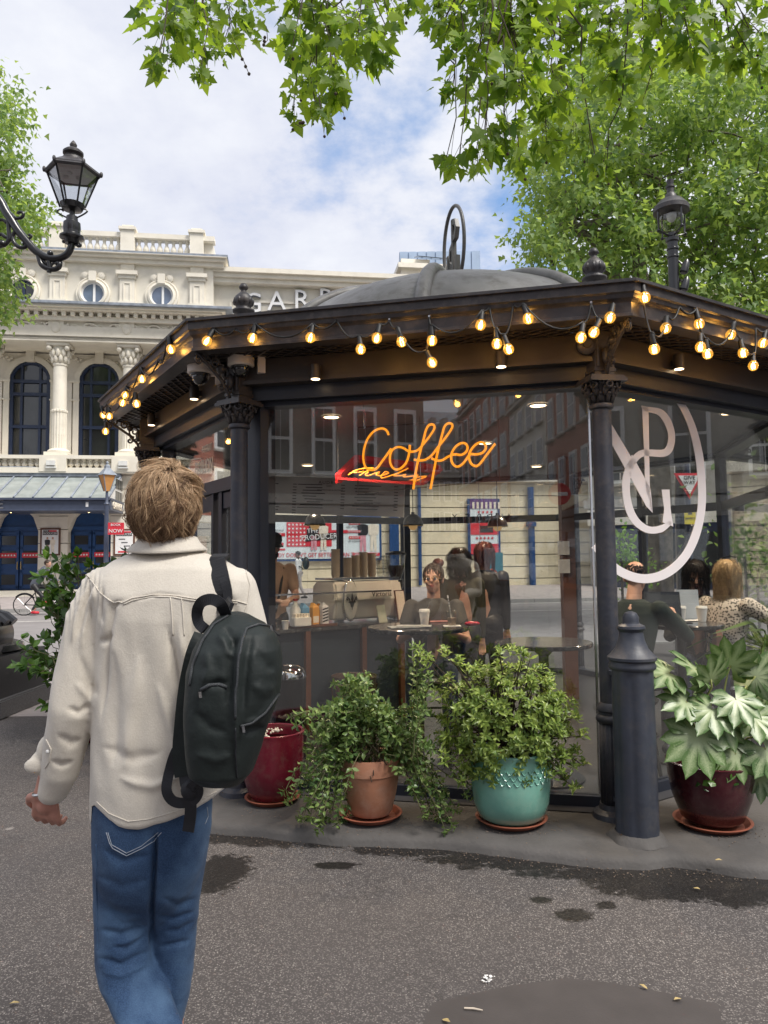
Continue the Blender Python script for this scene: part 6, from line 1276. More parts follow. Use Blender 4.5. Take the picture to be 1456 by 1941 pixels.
# ---------- glossy laurel in a red pot at the left
cl2 = base_at(168, 1410, .2, .0); cl2 = gz(165, 1412, 0)+V((0, .2, .0))
LP = pot('red_pot', 'red glazed pot holding the tall laurel behind the walking man', cl2+V((0, 0, .0)), [(.14, 0), (.16, .02), (.19, .15), (.2, .28), (.19, .3), (.17, .29), (.16, .2)], MT['redglaze'])
LS = thing('laurel_bush', 'tall glossy dark green laurel bush left of the walking man', 'bush', cl2+V((0, 0, .26)))
P, D, Nn, S = [], [], [], []; b = MB(); hb = cl2+V((0, 0, .26))
TG = [(105, 1060), (140, 1055), (170, 1075), (205, 1065), (235, 1085), (75, 1095), (110, 1110), (120, 1165), (95, 1215), (62, 1240), (35, 1255), (110, 1265), (140, 1225), (100, 1300), (150, 1330), (165, 1400), (90, 1335), (160, 1130), (190, 1150), (150, 1185), (180, 1220), (120, 1140), (95, 1150), (130, 1290), (70, 1270), (50, 1225), (180, 1100), (215, 1110), (110, 1240), (170, 1290), (155, 1260), (130, 1080), (85, 1260), (120, 1080), (150, 1110), (90, 1130), (180, 1130), (140, 1150), (165, 1160), (110, 1190), (200, 1090), (225, 1085), (130, 1200), (160, 1395), (172, 1410), (240, 1060)]
for px, py in TG:
    for rep in range(3):
        e = at(px+rs.uniform(-16, 16), py+rs.uniform(-14, 14), cl2.y+rs.uniform(-.3, .3)); path = arcpath(hb, e, .06, 10, .05); b.tube(path, [.009*(1-.075*k) for k in range(11)], 5)
        for j in range(7):
            q = path[10 if j < 4 else 9].lerp(path[8], rs.rand()*.8 if j >= 4 else 0); d = np.array((e-path[8]).normalized())*.6+rs.normal(size=3)*.7; P.append(np.array(q)); D.append(d); Nn.append(rs.normal(size=3)*.3+np.array([0, -.45, .9])); S.append(rs.uniform(.08, .125))
leaves(tmpl_oval(.58, .06, .1), P, basis(np.array(D), np.array(Nn)), S, LM['laurel'], LS); b.build('stems', MT['greentwig'], LS)['kind'] = 'stuff'
# ---------- variegated fatsia in the maroon pot
def fatsia_mat():
    m = leafmat('fatsia_leaf', (.07, .14, .04), (.10, .18, .05), .3, .2, (1.2, 1.2, .8)); t = m.node_tree; b = t.nodes['Principled BSDF']; a = t.nodes.new('ShaderNodeAttribute'); a.attribute_name = 'rib'
    tx = t.nodes.new('ShaderNodeTexCoord'); n = t.nodes.new('ShaderNodeTexNoise'); n.inputs['Scale'].default_value = 42; n.inputs['Detail'].default_value = 5; n.inputs['Roughness'].default_value = .75; t.links.new(tx.outputs['Object'], n.inputs['Vector'])
    s = t.nodes.new('ShaderNodeMath'); s.operation = 'ADD'; t.links.new(a.outputs['Fac'], s.inputs[0]); t.links.new(n.outputs['Fac'], s.inputs[1])
    r = t.nodes.new('ShaderNodeMapRange'); r.inputs['From Min'].default_value = .60; r.inputs['From Max'].default_value = 1.05; r.inputs['To Max'].default_value = .85; t.links.new(s.outputs[0], r.inputs['Value'])
    src = b.inputs['Base Color'].links[0].from_socket; x = t.nodes.new('ShaderNodeMix'); x.data_type = 'RGBA'; t.links.new(r.outputs[0], x.inputs['Factor']); t.links.new(src, x.inputs['A']); x.inputs['B'].default_value = (.50, .58, .34, 1); t.links.new(x.outputs['Result'], b.inputs['Base Color']); return m
FM = fatsia_mat()
def fatsia_mesh(seed):
    r = random.Random(seed); v, f, rib = [(0, 0, 0)], [], [1.]; nl = 9
    for i in range(nl):
        a = radians(-128+256*i/(nl-1)); L_ = (1-.32*abs(i-(nl-1)/2)/((nl-1)/2))*r.uniform(.92, 1.05); d = V((sin(a), cos(a), 0)); x = V((d.y, -d.x, 0)); dr = r.uniform(.1, .22)
        o = len(v); prof = [(.30, .0535), (.45, .088), (.62, .125), (.80, .085), (.92, .03)]
        for t, w in prof:
            z = -dr*t*t*L_; c = d*(t*L_)
            w *= 1.62
            dz_ = .03*(t > .4); v += [tuple(c-x*w+V((0, 0, z+dz_))), tuple(c+V((0, 0, z-.01))), tuple(c+x*w+V((0, 0, z+dz_)))]; rib += [.3*(t < .4), .62*(1-t*.5), .3*(t < .4)]
        v.append(tuple(d*L_+V((0, 0, -dr*L_)))); rib.append(.05); f += [(0, o+1, o), (0, o+2, o+1)]
        for k in range(len(prof)-1):
            q = o+3*k; f += [(q, q+1, q+4, q+3), (q+1, q+2, q+5, q+4)]
        q = o+3*(len(prof)-1); f += [(q, q+1, q+3), (q+1, q+2, q+3)]
    me = bpy.data.meshes.new('leaf'); me.from_pydata(v, [], f); at_ = me.attributes.new('rib', 'FLOAT', 'POINT'); at_.data.foreach_set('value', rib); me.materials.append(FM); me.polygons.foreach_set('use_smooth', [True]*len(f)); return me
FT = thing('fatsia_plant', 'variegated fatsia with big pale veined palmate leaves in the maroon bowl', 'plant', cmr+V((0, 0, .3)))
fm = [fatsia_mesh(s) for s in range(4)]; hb = cmr+V((0, 0, .3)); b = MB()
FL = [(1322, 1395, .155, -.22, (-.35, -.75), .35), (1268, 1275, .125, -.1, (-.8, .1), .75), (1318, 1268, .125, -.06, (-.5, .3), .8), (1348, 1288, .12, -.12, (-.1, .55), .55), (1385, 1262, .125, .0, (.1, .6), .7), (1432, 1282, .125, -.08, (.5, .45), .6), (1350, 1345, .125, -.2, (-.4, -.35), .7), (1395, 1325, .12, -.2, (.1, -.4), .6), (1300, 1330, .11, -.16, (-.75, -.1), .6), (1430, 1360, .125, -.16, (.6, -.3), .6), (1452, 1420, .14, -.2, (.5, -.8), .4), (1395, 1430, .105, -.2, (.1, -.9), .5), (1350, 1400, .1, -.1, (-.1, -.8), .5), (1415, 1300, .11, .05, (.4, .3), .7), (1460, 1310, .12, 0, (.7, .2), .6), (1372, 1370, .11, -.16, (.1, -.6), .6), (1440, 1470, .1, -.14, (.4, -.9), .3), (1330, 1300, .1, .1, (-.3, .6), .7), (1480, 1380, .13, -.1, (.8, -.3), .5)]
for i, (px, py, s, dy_, (gx, gz_), nz_) in enumerate(FL):
    p = at(px, py, cmr.y+dy_); d = V((gx, -.35, gz_*.9)); nn = V((gx*.2, -1+nz_*.45, nz_)); y = d.normalized(); x = y.cross(nn).normalized(); z = x.cross(y)
    s *= 1.6; inst('leaf', fm[i % 4], Matrix.Translation(p) @ Matrix((x, y, z)).transposed().to_4x4() @ Matrix.Diagonal((s, s, s, 1)), FT); b.tube(arcpath(hb+V((rs.uniform(-.06, .06), rs.uniform(-.06, .06), 0)), p, .05, 8, .01), .0055, 6)
b.build('leaf_stalk', mat('leaf_stalk', (.22, .25, .07), .5), FT, smooth=True)
IV = thing('ground_ivy', 'small round dark leaves trailing over the rim of the maroon bowl', 'plant', cmr+V((0, -.2, .3))); P, D, Nn, S = [], [], [], []
for i in range(60): a = rs.uniform(-2.6, -.4); r = rs.uniform(.15, .25); P.append(np.array(cmr+V((r*cos(a), r*sin(a), .335-.10*(r > .21)*rs.rand())))); D.append(rs.normal(size=3)); Nn.append(np.array([0, -.6, .7])+rs.normal(size=3)*.2); S.append(rs.uniform(.03, .05))
leaves(tmpl_oval(.85, .03, .05), P, basis(np.array(D), np.array(Nn)), S, LM['laurel'], IV)
# ---------- spiky palm inside the right glass and leafy shrubs beyond
PL = thing('spiky_palm', 'spiky dark palm with long blade leaves at the right edge behind the glass', 'plant', at(1470, 1300, 5.9)); c = at(1462, 1235, 5.9); P, D, Nn, S = [], [], [], []
for i in range(60): d = rv3(1)[0]; d[2] = abs(d[2])*.9+.1; P.append(np.array(c)); D.append(d); Nn.append(np.array([0, -.3, 1.])+rs.normal(size=3)*.1); S.append(rs.uniform(.3, .55))
leaves(tmpl_oval(.07, .02, .35), P, basis(np.array(D), np.array(Nn)), S, LM['dark'], PL); b = MB(); b.lathe([(.15, 0), (.18, .5), (.17, .52)], V((c.x, c.y, FZ)), 20); b.tube([V((c.x, c.y, .5)), c], .035, 8); b.build('tub', MT['black'], PL)
def leafy(lab, px, py, Y, w, h, n, m, s): 
    g = at(px, py, Y); T = thing('leafy_shrub', lab, 'shrub', (g.x, g.y, 0)); q = rs.normal(size=(n, 3))*np.array([w, w*.6, h])*.5; P = np.array(g)+q; P[:, 2] = np.maximum(P[:, 2], .15); leaves(tmpl_oval(.6), P, basis(rs.normal(size=(n, 3)), rs.normal(size=(n, 3))*.4+np.array([0, -.4, .8])), rs.uniform(s*.7, s*1.2, n), m, T, 120); b = MB(); b.tube([(g.x, g.y, 0), g], .02, 6); b.build('stem', MT['twig'], T)
leafy('bright lime green shrub beyond the bald man, outside the far glass', 1178, 1058, 10.9, .32, .5, 240, LM['lime'], .09); leafy('lime green leafy sprig left of the plane trunk, outside the far glass', 1222, 1085, 11.6, .25, .3, 130, LM['lime'], .08); leafy('green bush outside the glass behind the blonde woman', 1435, 1080, 10.5, .8, 1.5, 500, LM['crown'], .12)
# ---------- crumbs of soil and grit swept against the plinth
b = MB()
for i in range(420):
    t = rs.rand()*(len(fr)-3)+1; j = int(t); a_, c_ = V((*fr[j], 0)), V((*fr[j+1], 0)); p = a_.lerp(c_, t-j); o_ = abs(rs.normal())*.09+.02; s_ = rs.uniform(.0015, .005)
    b.ball((p.x+rs.normal()*.03, p.y-o_, .004+s_*.5), (s_, s_*.8, s_*.6), 5, 3)
for i in range(260):
    c_ = (ctr_, cg, crd, cmr)[i % 4]; a_ = rs.uniform(-3, .1); r_ = .2+abs(rs.normal())*.07; s_ = rs.uniform(.0015, .0045); b.ball((c_.x+r_*cos(a_), c_.y+r_*sin(a_), .074), (s_, s_*.8, s_*.6), 5, 3)
o = b.build('soil_crumbs', mat('grit', (.16, .12, .09), .9, var=.6, scale=60)); o['kind'] = 'stuff'
# ---------- litter on the ground
FLm = leafmesh('fallen_leaf', tmpl_oval(.45, .1, .05), mat('dry_leaf', (.42, .32, .14), .7, var=.3))
for i, (px, py, lab) in enumerate(((1355, 1630, 'pale dry leaf on the plinth edge near the maroon pot'), (1352, 1650, 'small pale leaf on the wet asphalt below the maroon pot'), (1314, 1683, 'small orange leaf on the wet asphalt right of the bollard'), (1243, 1553, 'curled brown leaf beside the bollard foot'), (1228, 1875, 'curled pale leaf at the corner of the smooth tar patch'), (1292, 1893, 'thin straw coloured leaf on the edge of the smooth tar patch'), (38, 1900, 'pale fallen leaf at the bottom left beside the man'), (838, 1932, 'tiny yellow leaf at the left of the smooth tar patch'), (845, 1525, 'brown leaf under the trailing plant'))):
    p = gz(px, py, .078 if py < 1640 else .010); o = bpy.data.objects.new('fallen_leaf', FLm); COL.objects.link(o); o.location = p; o.rotation_euler = (.15, .1, rs.rand()*6); o.scale = (.036,)*3; tag(o, lab, 'leaf')
p, q = gz(880, 1911, .012), gz(915, 1915, .012); b = MB(); b.tube([p, p.lerp(q, .5)+V((0, .004, 0)), q], [.003, .0035, .002], 6); o = b.build('twig', MT['pebble']); tag(o, 'short pale twig lying on the smooth tar patch', 'twig')
b = MB()
for i in range(26): p = gz(925+rs.normal()*7, 1856+rs.normal()*4, .0075); b.lathe([(.001, 0), (.004*rs.rand()+.002, 0.0005)], p, 7)
o = b.build('bird_dropping', MT['white']); tag(o, 'white splash of bird dropping above the smooth tar patch', 'dropping')
# ================================================================ LAMP POSTS
def pl8(x, y, Y=8.0): return at(x/6.618, 240+y/6.618, Y)
X0 = at(-75, 1340, 8.3); LS_ = thing('lamp_standard', 'ornate black lamp standard with a scrolled arm and clear six sided lantern', 'street lamp', (X0.x, X0.y, 0)); BK = MT['black']
b = MB(); A0 = V((X0.x, X0.y, 0)); b.box(A0+V((0, 0, .1)), (1.5, 1.2, .2)); b.build('granite_plinth', mat('dark_granite', (.10, .10, .105), .4, var=.4, scale=60), LS_, bevel=.015)
b = MB(); b.box(A0+V((0, 0, .42)), (1.38, 1.05, .44)); b.lathe([(.60, .62), (.64, .66), (.62, .72), (.5, .76), (.42, .9), (.36, 1.2), (.3, 1.6), (.2, 2.0), (.12, 2.4), (.1, 6.8), (.16, 6.9), (.1, 7.0)], A0, 24); b.build('shaft', BK, LS_, smooth='auto')
b = MB()
vc = A0+V((.36, -.3, .84))
for y in (-.26, -.09, .09, .26): b.tube([vc+V(((.27-.018*i)*cos(.5+i*.42), y*(1-.0*i), (.27-.018*i)*sin(.5+i*.42))) for i in range(15)], [.05-.002*i for i in range(15)], 8)
b.lathe([(.22, -.3), (.235, -.27), (.235, .27), (.22, .3)], vc, 32, M=Matrix.Rotation(pi/2, 4, 'X')); b.ball(vc+V((0, -.3, 0)), (.12, .06, .12), 14, 10)
b.prism([A0+V((-.1, -.55, 1.28)), A0+V((.42, -.55, 1.10)), A0+V((.44, -.1, 1.10)), A0+V((-.1, -.1, 1.28))], (0, 0, .045)); b.box(A0+V((.2, -.3, .7)), (.75, .5, .16)); b.ball(A0+V((-.05, -.35, 1.2)), (.25, .22, .25), 14, 10)
b.build('scroll_base', BK, LS_, smooth='auto')
b = MB(); Y = 8.0
main = [(-330, 700), (-150, 760), (0, 930), (70, 1060), (150, 1180), (225, 1300), (330, 1430), (450, 1560), (580, 1640), (720, 1655), (830, 1610), (885, 1530), (905, 1440)]
b.tube(smooth_path([pl8(*p) for p in main], 4), [.05-.012*i/48 for i in range(49)], 10)
for P, r in (([(30, 980), (95, 1130), (110, 1300), (110, 1420), (60, 1480), (0, 1500), (-60, 1520)], .024), ([(110, 1400), (60, 1380), (20, 1350), (-20, 1360)], .02), ([(150, 1350), (170, 1440), (220, 1500), (280, 1520), (330, 1500), (320, 1470), (290, 1470)], .022), ([(215, 1240), (180, 1330), (140, 1400), (100, 1440)], .022), ([(150, 1100), (200, 1150), (270, 1140), (295, 1100), (275, 1075), (235, 1075), (225, 1095)], .018), ([(320, 1400), (370, 1400), (395, 1375), (375, 1355), (355, 1370)], .014), ([(480, 1600), (500, 1680), (530, 1740), (600, 1780), (680, 1790), (740, 1760), (745, 1710), (700, 1730)], .03), ([(600, 1640), (615, 1700), (620, 1770), (615, 1830)], .026), ([(640, 1760), (660, 1720), (720, 1710), (780, 1700)], .014), ([(-10, 1170), (40, 1170), (85, 1210)], .018), ([(540, 1680), (580, 1720), (620, 1720)], .016), ([(940, 1450), (980, 1500), (1010, 1490), (1000, 1460)], .016), ([(850, 1440), (800, 1450), (790, 1430)], .014)):
    b.tube(smooth_path([pl8(*p) for p in P], 4), r, 8)
b.ball(pl8(630, 1590), .035, 10, 8); b.ball(pl8(30, 1470), (.05, .05, .04), 10, 8); b.build('scroll_arm', BK, LS_, smooth=True)
c = pl8(900, 1440); k_ = 8/FPX/6.618; zz = lambda y: pl8(900, y).z-c.z
b = MB(); b.lathe([(.07, zz(1470)), (.085, zz(1420)), (.13, zz(1400)), (.13, zz(1380)), (.09, zz(1350)), (.09, zz(1320)), (.09, zz(1310)), (.095, zz(1280)), (.09, zz(1210)), (.065, zz(1195)), (.06, zz(1130)), (.03, zz(1110)), (.03, zz(1060)), (.11, zz(1040)), (.12, zz(1010)), (.13, zz(975))], c, 24); b.build('lantern_neck', BK, LS_, smooth='auto')
b = MB()
for s in (-1, 1): b.tube(smooth_path([c+V((s*x, 0, zz(y))) for x, y in ((.06, 1140), (.13, 1100), (.17, 1060), (.13, 1035), (.1, 1060))], 4), .009, 6)
b.build('neck_scroll', BK, LS_)
def hexr(r, z, k): a = 2*pi*k/6+radians(14); return c+V((r*cos(a), r*sin(a), z))
zb_, zt2 = zz(1000), zz(590)
for k in range(6):
    b = MB(); b.prism([hexr(.125, zb_, k), hexr(.125, zb_, k+1), hexr(.27, zt2, k+1), hexr(.27, zt2, k)], (0, 0.004, 0)); b.build('lantern_pane', glassmat('lantern_glass', (.93, .94, .95), 1.2) if k == 0 else bpy.data.materials['lantern_glass'], LS_)
    b = MB(); b.tube([hexr(.128, zb_-.02, k), hexr(.275, zt2, k)], .011, 6); b.build('glazing_bar', BK, LS_)
b = MB()
for k in range(6): b.tube([hexr(.28, zt2, k), hexr(.28, zt2, k+1)], .02, 6); b.ball(hexr(.30, zt2+.02, k), (.02, .02, .035), 8, 6)
b.ring([[hexr(r, z, k) for k in range(6)] for r, z in ((.29, zt2), (.29, zt2+.03), (.15, zz(450)), (.12, zz(440)))]); b.lathe([(.12, zz(445)), (.115, zz(410)), (.08, zz(390)), (.085, zz(370)), (.11, zz(350)), (.11, zz(325)), (.08, zz(295)), (.03, zz(280)), (.035, zz(260)), (.04, zz(230)), (.025, zz(200)), (.006, zz(175))], c, 24); b.build('lantern_roof', MT['iron'], LS_, smooth='auto')
b = MB(); b.ring([[hexr(r, z, k) for k in range(6)] for r, z in ((.25, zt2-.005), (.20, zt2-.03))]); 
for x, y in ((-.08, .0), (.05, .03), (0, -.08)): b.ball(c+V((x, y, zt2-.035)), .03, 10, 6)
b.build('reflector', mat('lantern_reflector', (.55, .55, .55), .5), LS_)
# right hand lamp behind the pavilion
p = at(1277, 520, 12); RL = thing('globe_lamp', 'black lamp post with a round glass globe and small spotlights behind the pavilion', 'street lamp', (p.x, p.y, 0)); c = V((p.x, p.y, 0)); z = lambda y: at(1277, y, 12).z
b = MB(); b.lathe([(.2, 0), (.2, .6), (.14, .8), (.12, 2.5), (.095, 3), (.085, z(460)), (.11, z(458)), (.11, z(452)), (.075, z(448)), (.07, z(442))], c, 20)
for y in (490, 475): b.lathe([(.09, z(y)), (.1, z(y)+.01), (.1, z(y)+.03), (.09, z(y)+.04)], c, 20)
b.build('post', BK, RL, smooth='auto'); b = MB()
for i in range(4): a = radians(15+90*i); d = V((cos(a), sin(a), 0)); b.tube([c+d*.07+V((0, 0, z(447))), c+d*.25+V((0, 0, z(440))), c+d*.255+V((0, 0, z(405)))], .017, 6); b.ball(c+d*.26+V((0, 0, z(440))), .03, 8, 6)
b.build('cage', BK, RL, smooth='auto'); b = MB(); b.ball(c+V((0, 0, z(415))), (.2, .2, .19), 24, 14); b.build('globe', glassmat('globe_glass', (.88, .9, .88), 1.3), RL, smooth=True)
b = MB(); b.ball(c+V((0, 0, z(410))), (.08, .08, .1), 12, 8); b.build('lamp_bulb', MT['plasticw'], RL, smooth=True)
b = MB(); b.lathe([(.24, z(404)), (.29, z(402)), (.29, z(394)), (.26, z(390)), (.18, z(380)), (.1, z(376)), (.09, z(370)), (.06, z(366)), (.06, z(358)), (.075, z(356)), (.075, z(353)), (.05, z(351)), (.06, z(342)), (.02, z(340))], c, 24); b.build('hood', MT['iron'], RL, smooth='auto')
for i, y in enumerate((505, 538)): q = at(1299, y, 11.95); b = MB(); b.lathe([(.05, -.12), (.07, -.1), (.06, .06), (.03, .12)], q, 14, M=Matrix.Rotation(.3, 4, 'Y')); b.tube([q, q+V((-.1, .02, .1)), V((c.x, c.y, q.z+.1))], .018, 6); b.build('spotlight', BK, RL, smooth='auto')
# ================================================================ PEOPLE
def limb(b, pts, n=12):
    """tapered limb: list of (point, radius) with round ends"""
    P = [V(p) for p, r in pts]; R = [r for p, r in pts]; b.tube(P, R, n)
    for p, r in zip(P, R): b.ball(p, r, n, 8)
def headmesh(b, c, M):
    T = lambda x, y, z: c+M @ V((x, y, z))
    b.ball(T(0, -.008, .03), (.076, .094, .092), 20, 14, M=M); b.ball(T(0, .02, -.04), (.058, .068, .075), 16, 12, M=M); b.ball(T(0, .045, -.085), (.03, .034, .026), 12, 8, M=M)
    b.ball(T(0, .07, .03), (.05, .02, .016), 12, 8, M=M); b.tube([T(0, .085, .025), T(0, .102, -.012)], [.009, .014], 8); b.ball(T(0, .1, -.012), (.016, .014, .011), 10, 8, M=M)
    for s in (-1, 1): b.ball(T(s*.076, -.012, -.005), (.012, .022, .034), 10, 8, M=M); b.ball(T(s*.038, .062, -.02), (.024, .022, .02), 10, 8, M=M)
def face(c, M, par, lips, browm, glasses=None):
    T = lambda x, y, z: c+M @ V((x, y, z))
    for s in (-1, 1):
        b = MB(); b.ball(T(s*.031, .078, .008), (.013, .011, .008), 12, 8, M=M); e = b.build('eye', MT['white'], par, smooth=True); b = MB(); b.ball(T(s*.031, .0865, .008), (.0058, .004, .0062), 10, 6, M=M); b.build('iris', MT['ink'], par, smooth=True)
        b = MB(); b.tube([T(s*.014, .092, .024), T(s*.032, .092, .031), T(s*.05, .08, .025)], [.003, .004, .002], 6); b.build('eyebrow', browm, par)
    b = MB(); b.tube([T(-.022, .086, -.048), T(-.007, .095, -.045), T(.007, .095, -.045), T(.022, .086, -.048)], [.003, .005, .005, .003], 8); b.tube([T(-.018, .086, -.052), T(0, .094, -.054), T(.018, .086, -.052)], [.003, .006, .003], 8); b.build('lips', lips, par, smooth=True)
    if glasses:
        b = MB()
        for s in (-1, 1): b.tube([T(s*.033+.026*cos(t), .1, .004+.023*sin(t)) for t in [2*pi*i/20 for i in range(20)]], .0013, 6, closed=True); b.tube([T(s*.059, .1, .008), T(s*.08, .0, .008)], .002, 5)
        b.tube([T(-.007, .101, .006), T(0, .104, .009), T(.007, .101, .006)], .002, 5); b.build('glasses', glasses, par)
def hand(b, w, d, up, s=1., curl=.5, side=1):
    """palm and five fingers; w wrist, d pointing direction, up back-of-hand normal, side which way the thumb leaves"""
    d = V(d).normalized(); up = V(up); up = (up-d*up.dot(d)).normalized(); x = d.cross(up)*side
    pc = w+d*.045*s
    for t in (-.026, -.009, .009, .026): b.tube([w+x*t*.6*s, w+d*.085*s+x*t*1.1*s], [.015*s, .0125*s], 8)
    b.ball(pc, (.03*s,)*3 if False else .024*s, 10, 8)
    for t, L_ in ((-.029, .058), (-.010, .072), (.010, .078), (.029, .068)):
        p = w+d*.085*s+x*t*1.1*s; q = d; pts = [p]; a = 0
        for k, f in enumerate((.42, .33, .25)):
            a += curl*(.7 if k == 0 else .9); q = d*cos(a)-up*sin(a); pts.append(pts[-1]+q*L_*f*s*1.0)
        b.tube(pts, [.0095*s, .0088*s, .008*s, .0065*s], 8)
        for u, r in zip(pts, (.0095, .009, .0083, .0066)): b.ball(u, r*s, 8, 6)
    p = w+d*.02*s+x*.022*s; pts = [p, p+(d*.6+x*.8-up*.25)*.035*s, p+(d*.6+x*.8-up*.25)*.035*s+(d*.9+x*.3-up*.35)*.032*s, p+(d*.6+x*.8-up*.25)*.035*s+(d*.95+x*.1-up*.4)*.055*s]
    b.tube(pts, [.014*s, .012*s, .010*s, .007*s], 8); b.ball(pts[-1], .0075*s, 8, 6)
def strands(name, m, par, c, M, rad, n, L_, wid, keep, whorl=(.12, -.45, .9), lift=.012, wav=.012, drop=.25, seed=1, steps=9, droplen=None, coh=0, flick=0., kids=0, spread=.004):
    PP = []
    """hair: tapering locks that run over the scalp away from the whorl, then hang"""
    r = np.random.RandomState(seed); b = MB(); wh = V(whorl).normalized(); rad = V(rad); k = 0
    while k < n:
        d = V(tuple(r.normal(size=3))).normalized()
        if not keep(d): continue
        k += 1; L = L_*r.uniform(.65, 1.15); st = L/steps; pts = []; side = d.cross(wh); side = side.normalized() if side.length > .05 else V((1, 0, 0))
        if coh:
            g = d*coh; n1 = noise.noise(g+V((seed, 0, 0))); n2 = noise.noise(g*1.3+V((0, 9, seed))); n3 = noise.noise(g*.8+V((5, seed, 0)))
            ph = 7*n1+r.normal()*.35; fr_ = 3.2+2*n2; la = lift*(.45+.9*n2+.35*r.rand()); amp = wav*(.7+n3+.2*r.rand()); sw = 1.5*n3+r.normal()*.12
        else: ph = r.rand()*6; fr_ = r.uniform(2, 5); la = r.uniform(.2, 1)*lift; amp = wav*r.uniform(.3, 1); sw = r.normal()*.35
        q = d.copy(); hang = None
        for i in range(steps+1):
            u = i/steps
            if hang is None:
                pp = V((q.x*rad.x, q.y*rad.y, q.z*rad.z))+q*(la*sin(pi*min(1, u*.8+.1))+flick*u*u*(.5+.5*sin(ph)))+side*amp*sin(ph+fr_*u); t = (q-wh)*(1/(.3+(q-wh).length))+V((0, 0, -drop))+side*sw*.6; t = t-q*t.dot(q); t.normalize(); q = (q+t*st/((rad.x+rad.z)/2)).normalized()
                if droplen and q.z < -.15: hang = pp.copy()
            else:
                hang = hang+V((0, 0, -st))+q*st*.04; pp = hang+side*amp*sin(ph+fr_*u*2)
            pts.append(c+M @ pp)
        w = wid*r.uniform(.6, 1.3); b.tube(pts, [w*(1-.8*(i/steps)**2) for i in range(steps+1)], 3, cap=False)
        if kids:
            PP.append([tuple(p) for p in pts]); continue
        w = wid*r.uniform(.6, 1.3); b.tube(pts, [w*(1-.8*(i/steps)**2) for i in range(steps+1)], 3, cap=False)
    if kids: return locks(name, m, par, np.array(PP), kids, spread, wid, r)
    return b.build(name, m, par, smooth=True, recalc=False)
def locks(name, m, par, G, kids, spread, wid, r):
    """fine hairs gathered round guide curves, drawn together towards the tips"""
    n, k, _ = G.shape; u = np.linspace(0, 1, k)[None, :, None]; P = np.repeat(G, kids, 0); N = n*kids
    off = r.normal(size=(N, 1, 3))*spread; cur = r.normal(size=(N, 1, 3))*spread*.5
    P = P+off*(1-.62*u)+cur*np.sin(u*3.1+r.rand(N, 1, 1)*3); keepn = r.uniform(.72, 1, size=(N, 1, 1)); P = P[:, :1]+(P-P[:, :1])*keepn
    t = np.gradient(P, axis=1); t /= np.linalg.norm(t, axis=2, keepdims=True)+1e-9; x = np.cross(t, r.normal(size=(N, 1, 3))); x /= np.linalg.norm(x, axis=2, keepdims=True)+1e-9; y = np.cross(t, x)
    w = wid*r.uniform(.6, 1.3, size=(N, 1, 1))*(1-.75*u**2)
    R = np.stack([P+w*(x*cos(a)+y*sin(a)) for a in (0, 2*pi/3, 4*pi/3)], axis=2).reshape(-1, 3)
    i = np.arange(N)[:, None, None]*k*3+np.arange(k-1)[None, :, None]*3; j = np.arange(3)[None, None, :]; j2 = (j+1) % 3
    F = np.stack([i+j, i+j2, i+3+j2, i+3+j], axis=-1).reshape(-1)
    me = bpy.data.meshes.new(name); me.vertices.add(len(R)); me.vertices.foreach_set('co', R.astype('f').ravel()); me.loops.add(len(F)); me.loops.foreach_set('vertex_index', F.astype('i')); me.polygons.add(len(F)//4); me.polygons.foreach_set('loop_start', np.arange(0, len(F), 4).astype('i')); me.update(); me.validate()
    return link(name, me, m, par, True)
def hairmat(name, c1, c2, rough=.38):
    m = leafmat(name, c1, c2, rough, .10); t = m.node_tree; mx = [n for n in t.nodes if n.type == 'MIX'][0]; fr = mx.inputs['Factor'].links[0].from_socket
    tx = t.nodes.new('ShaderNodeTexCoord'); n = t.nodes.new('ShaderNodeTexNoise'); n.inputs['Scale'].default_value = 42; n.inputs['Detail'].default_value = 3; t.links.new(tx.outputs['Object'], n.inputs['Vector'])
    a = t.nodes.new('ShaderNodeMath'); a.operation = 'MULTIPLY_ADD'; a.inputs[1].default_value = .45; t.links.new(fr, a.inputs[0]); q = t.nodes.new('ShaderNodeMapRange'); q.inputs['From Min'].default_value = .3; q.inputs['From Max'].default_value = .7; q.inputs['To Max'].default_value = .55; t.links.new(n.outputs['Fac'], q.inputs['Value']); t.links.new(q.outputs[0], a.inputs[2]); t.links.new(a.outputs[0], mx.inputs['Factor']); return m
def legIK(h, a, l1, l2, hint):
    d = a-h; L_ = min(d.length, (l1+l2)*.999); d.normalize(); x = (l1*l1-l2*l2+L_*L_)/(2*L_); y = sqrt(max(l1*l1-x*x, 0)); hn = V(hint); hn = (hn-d*hn.dot(d)).normalized(); return h+d*x+hn*y
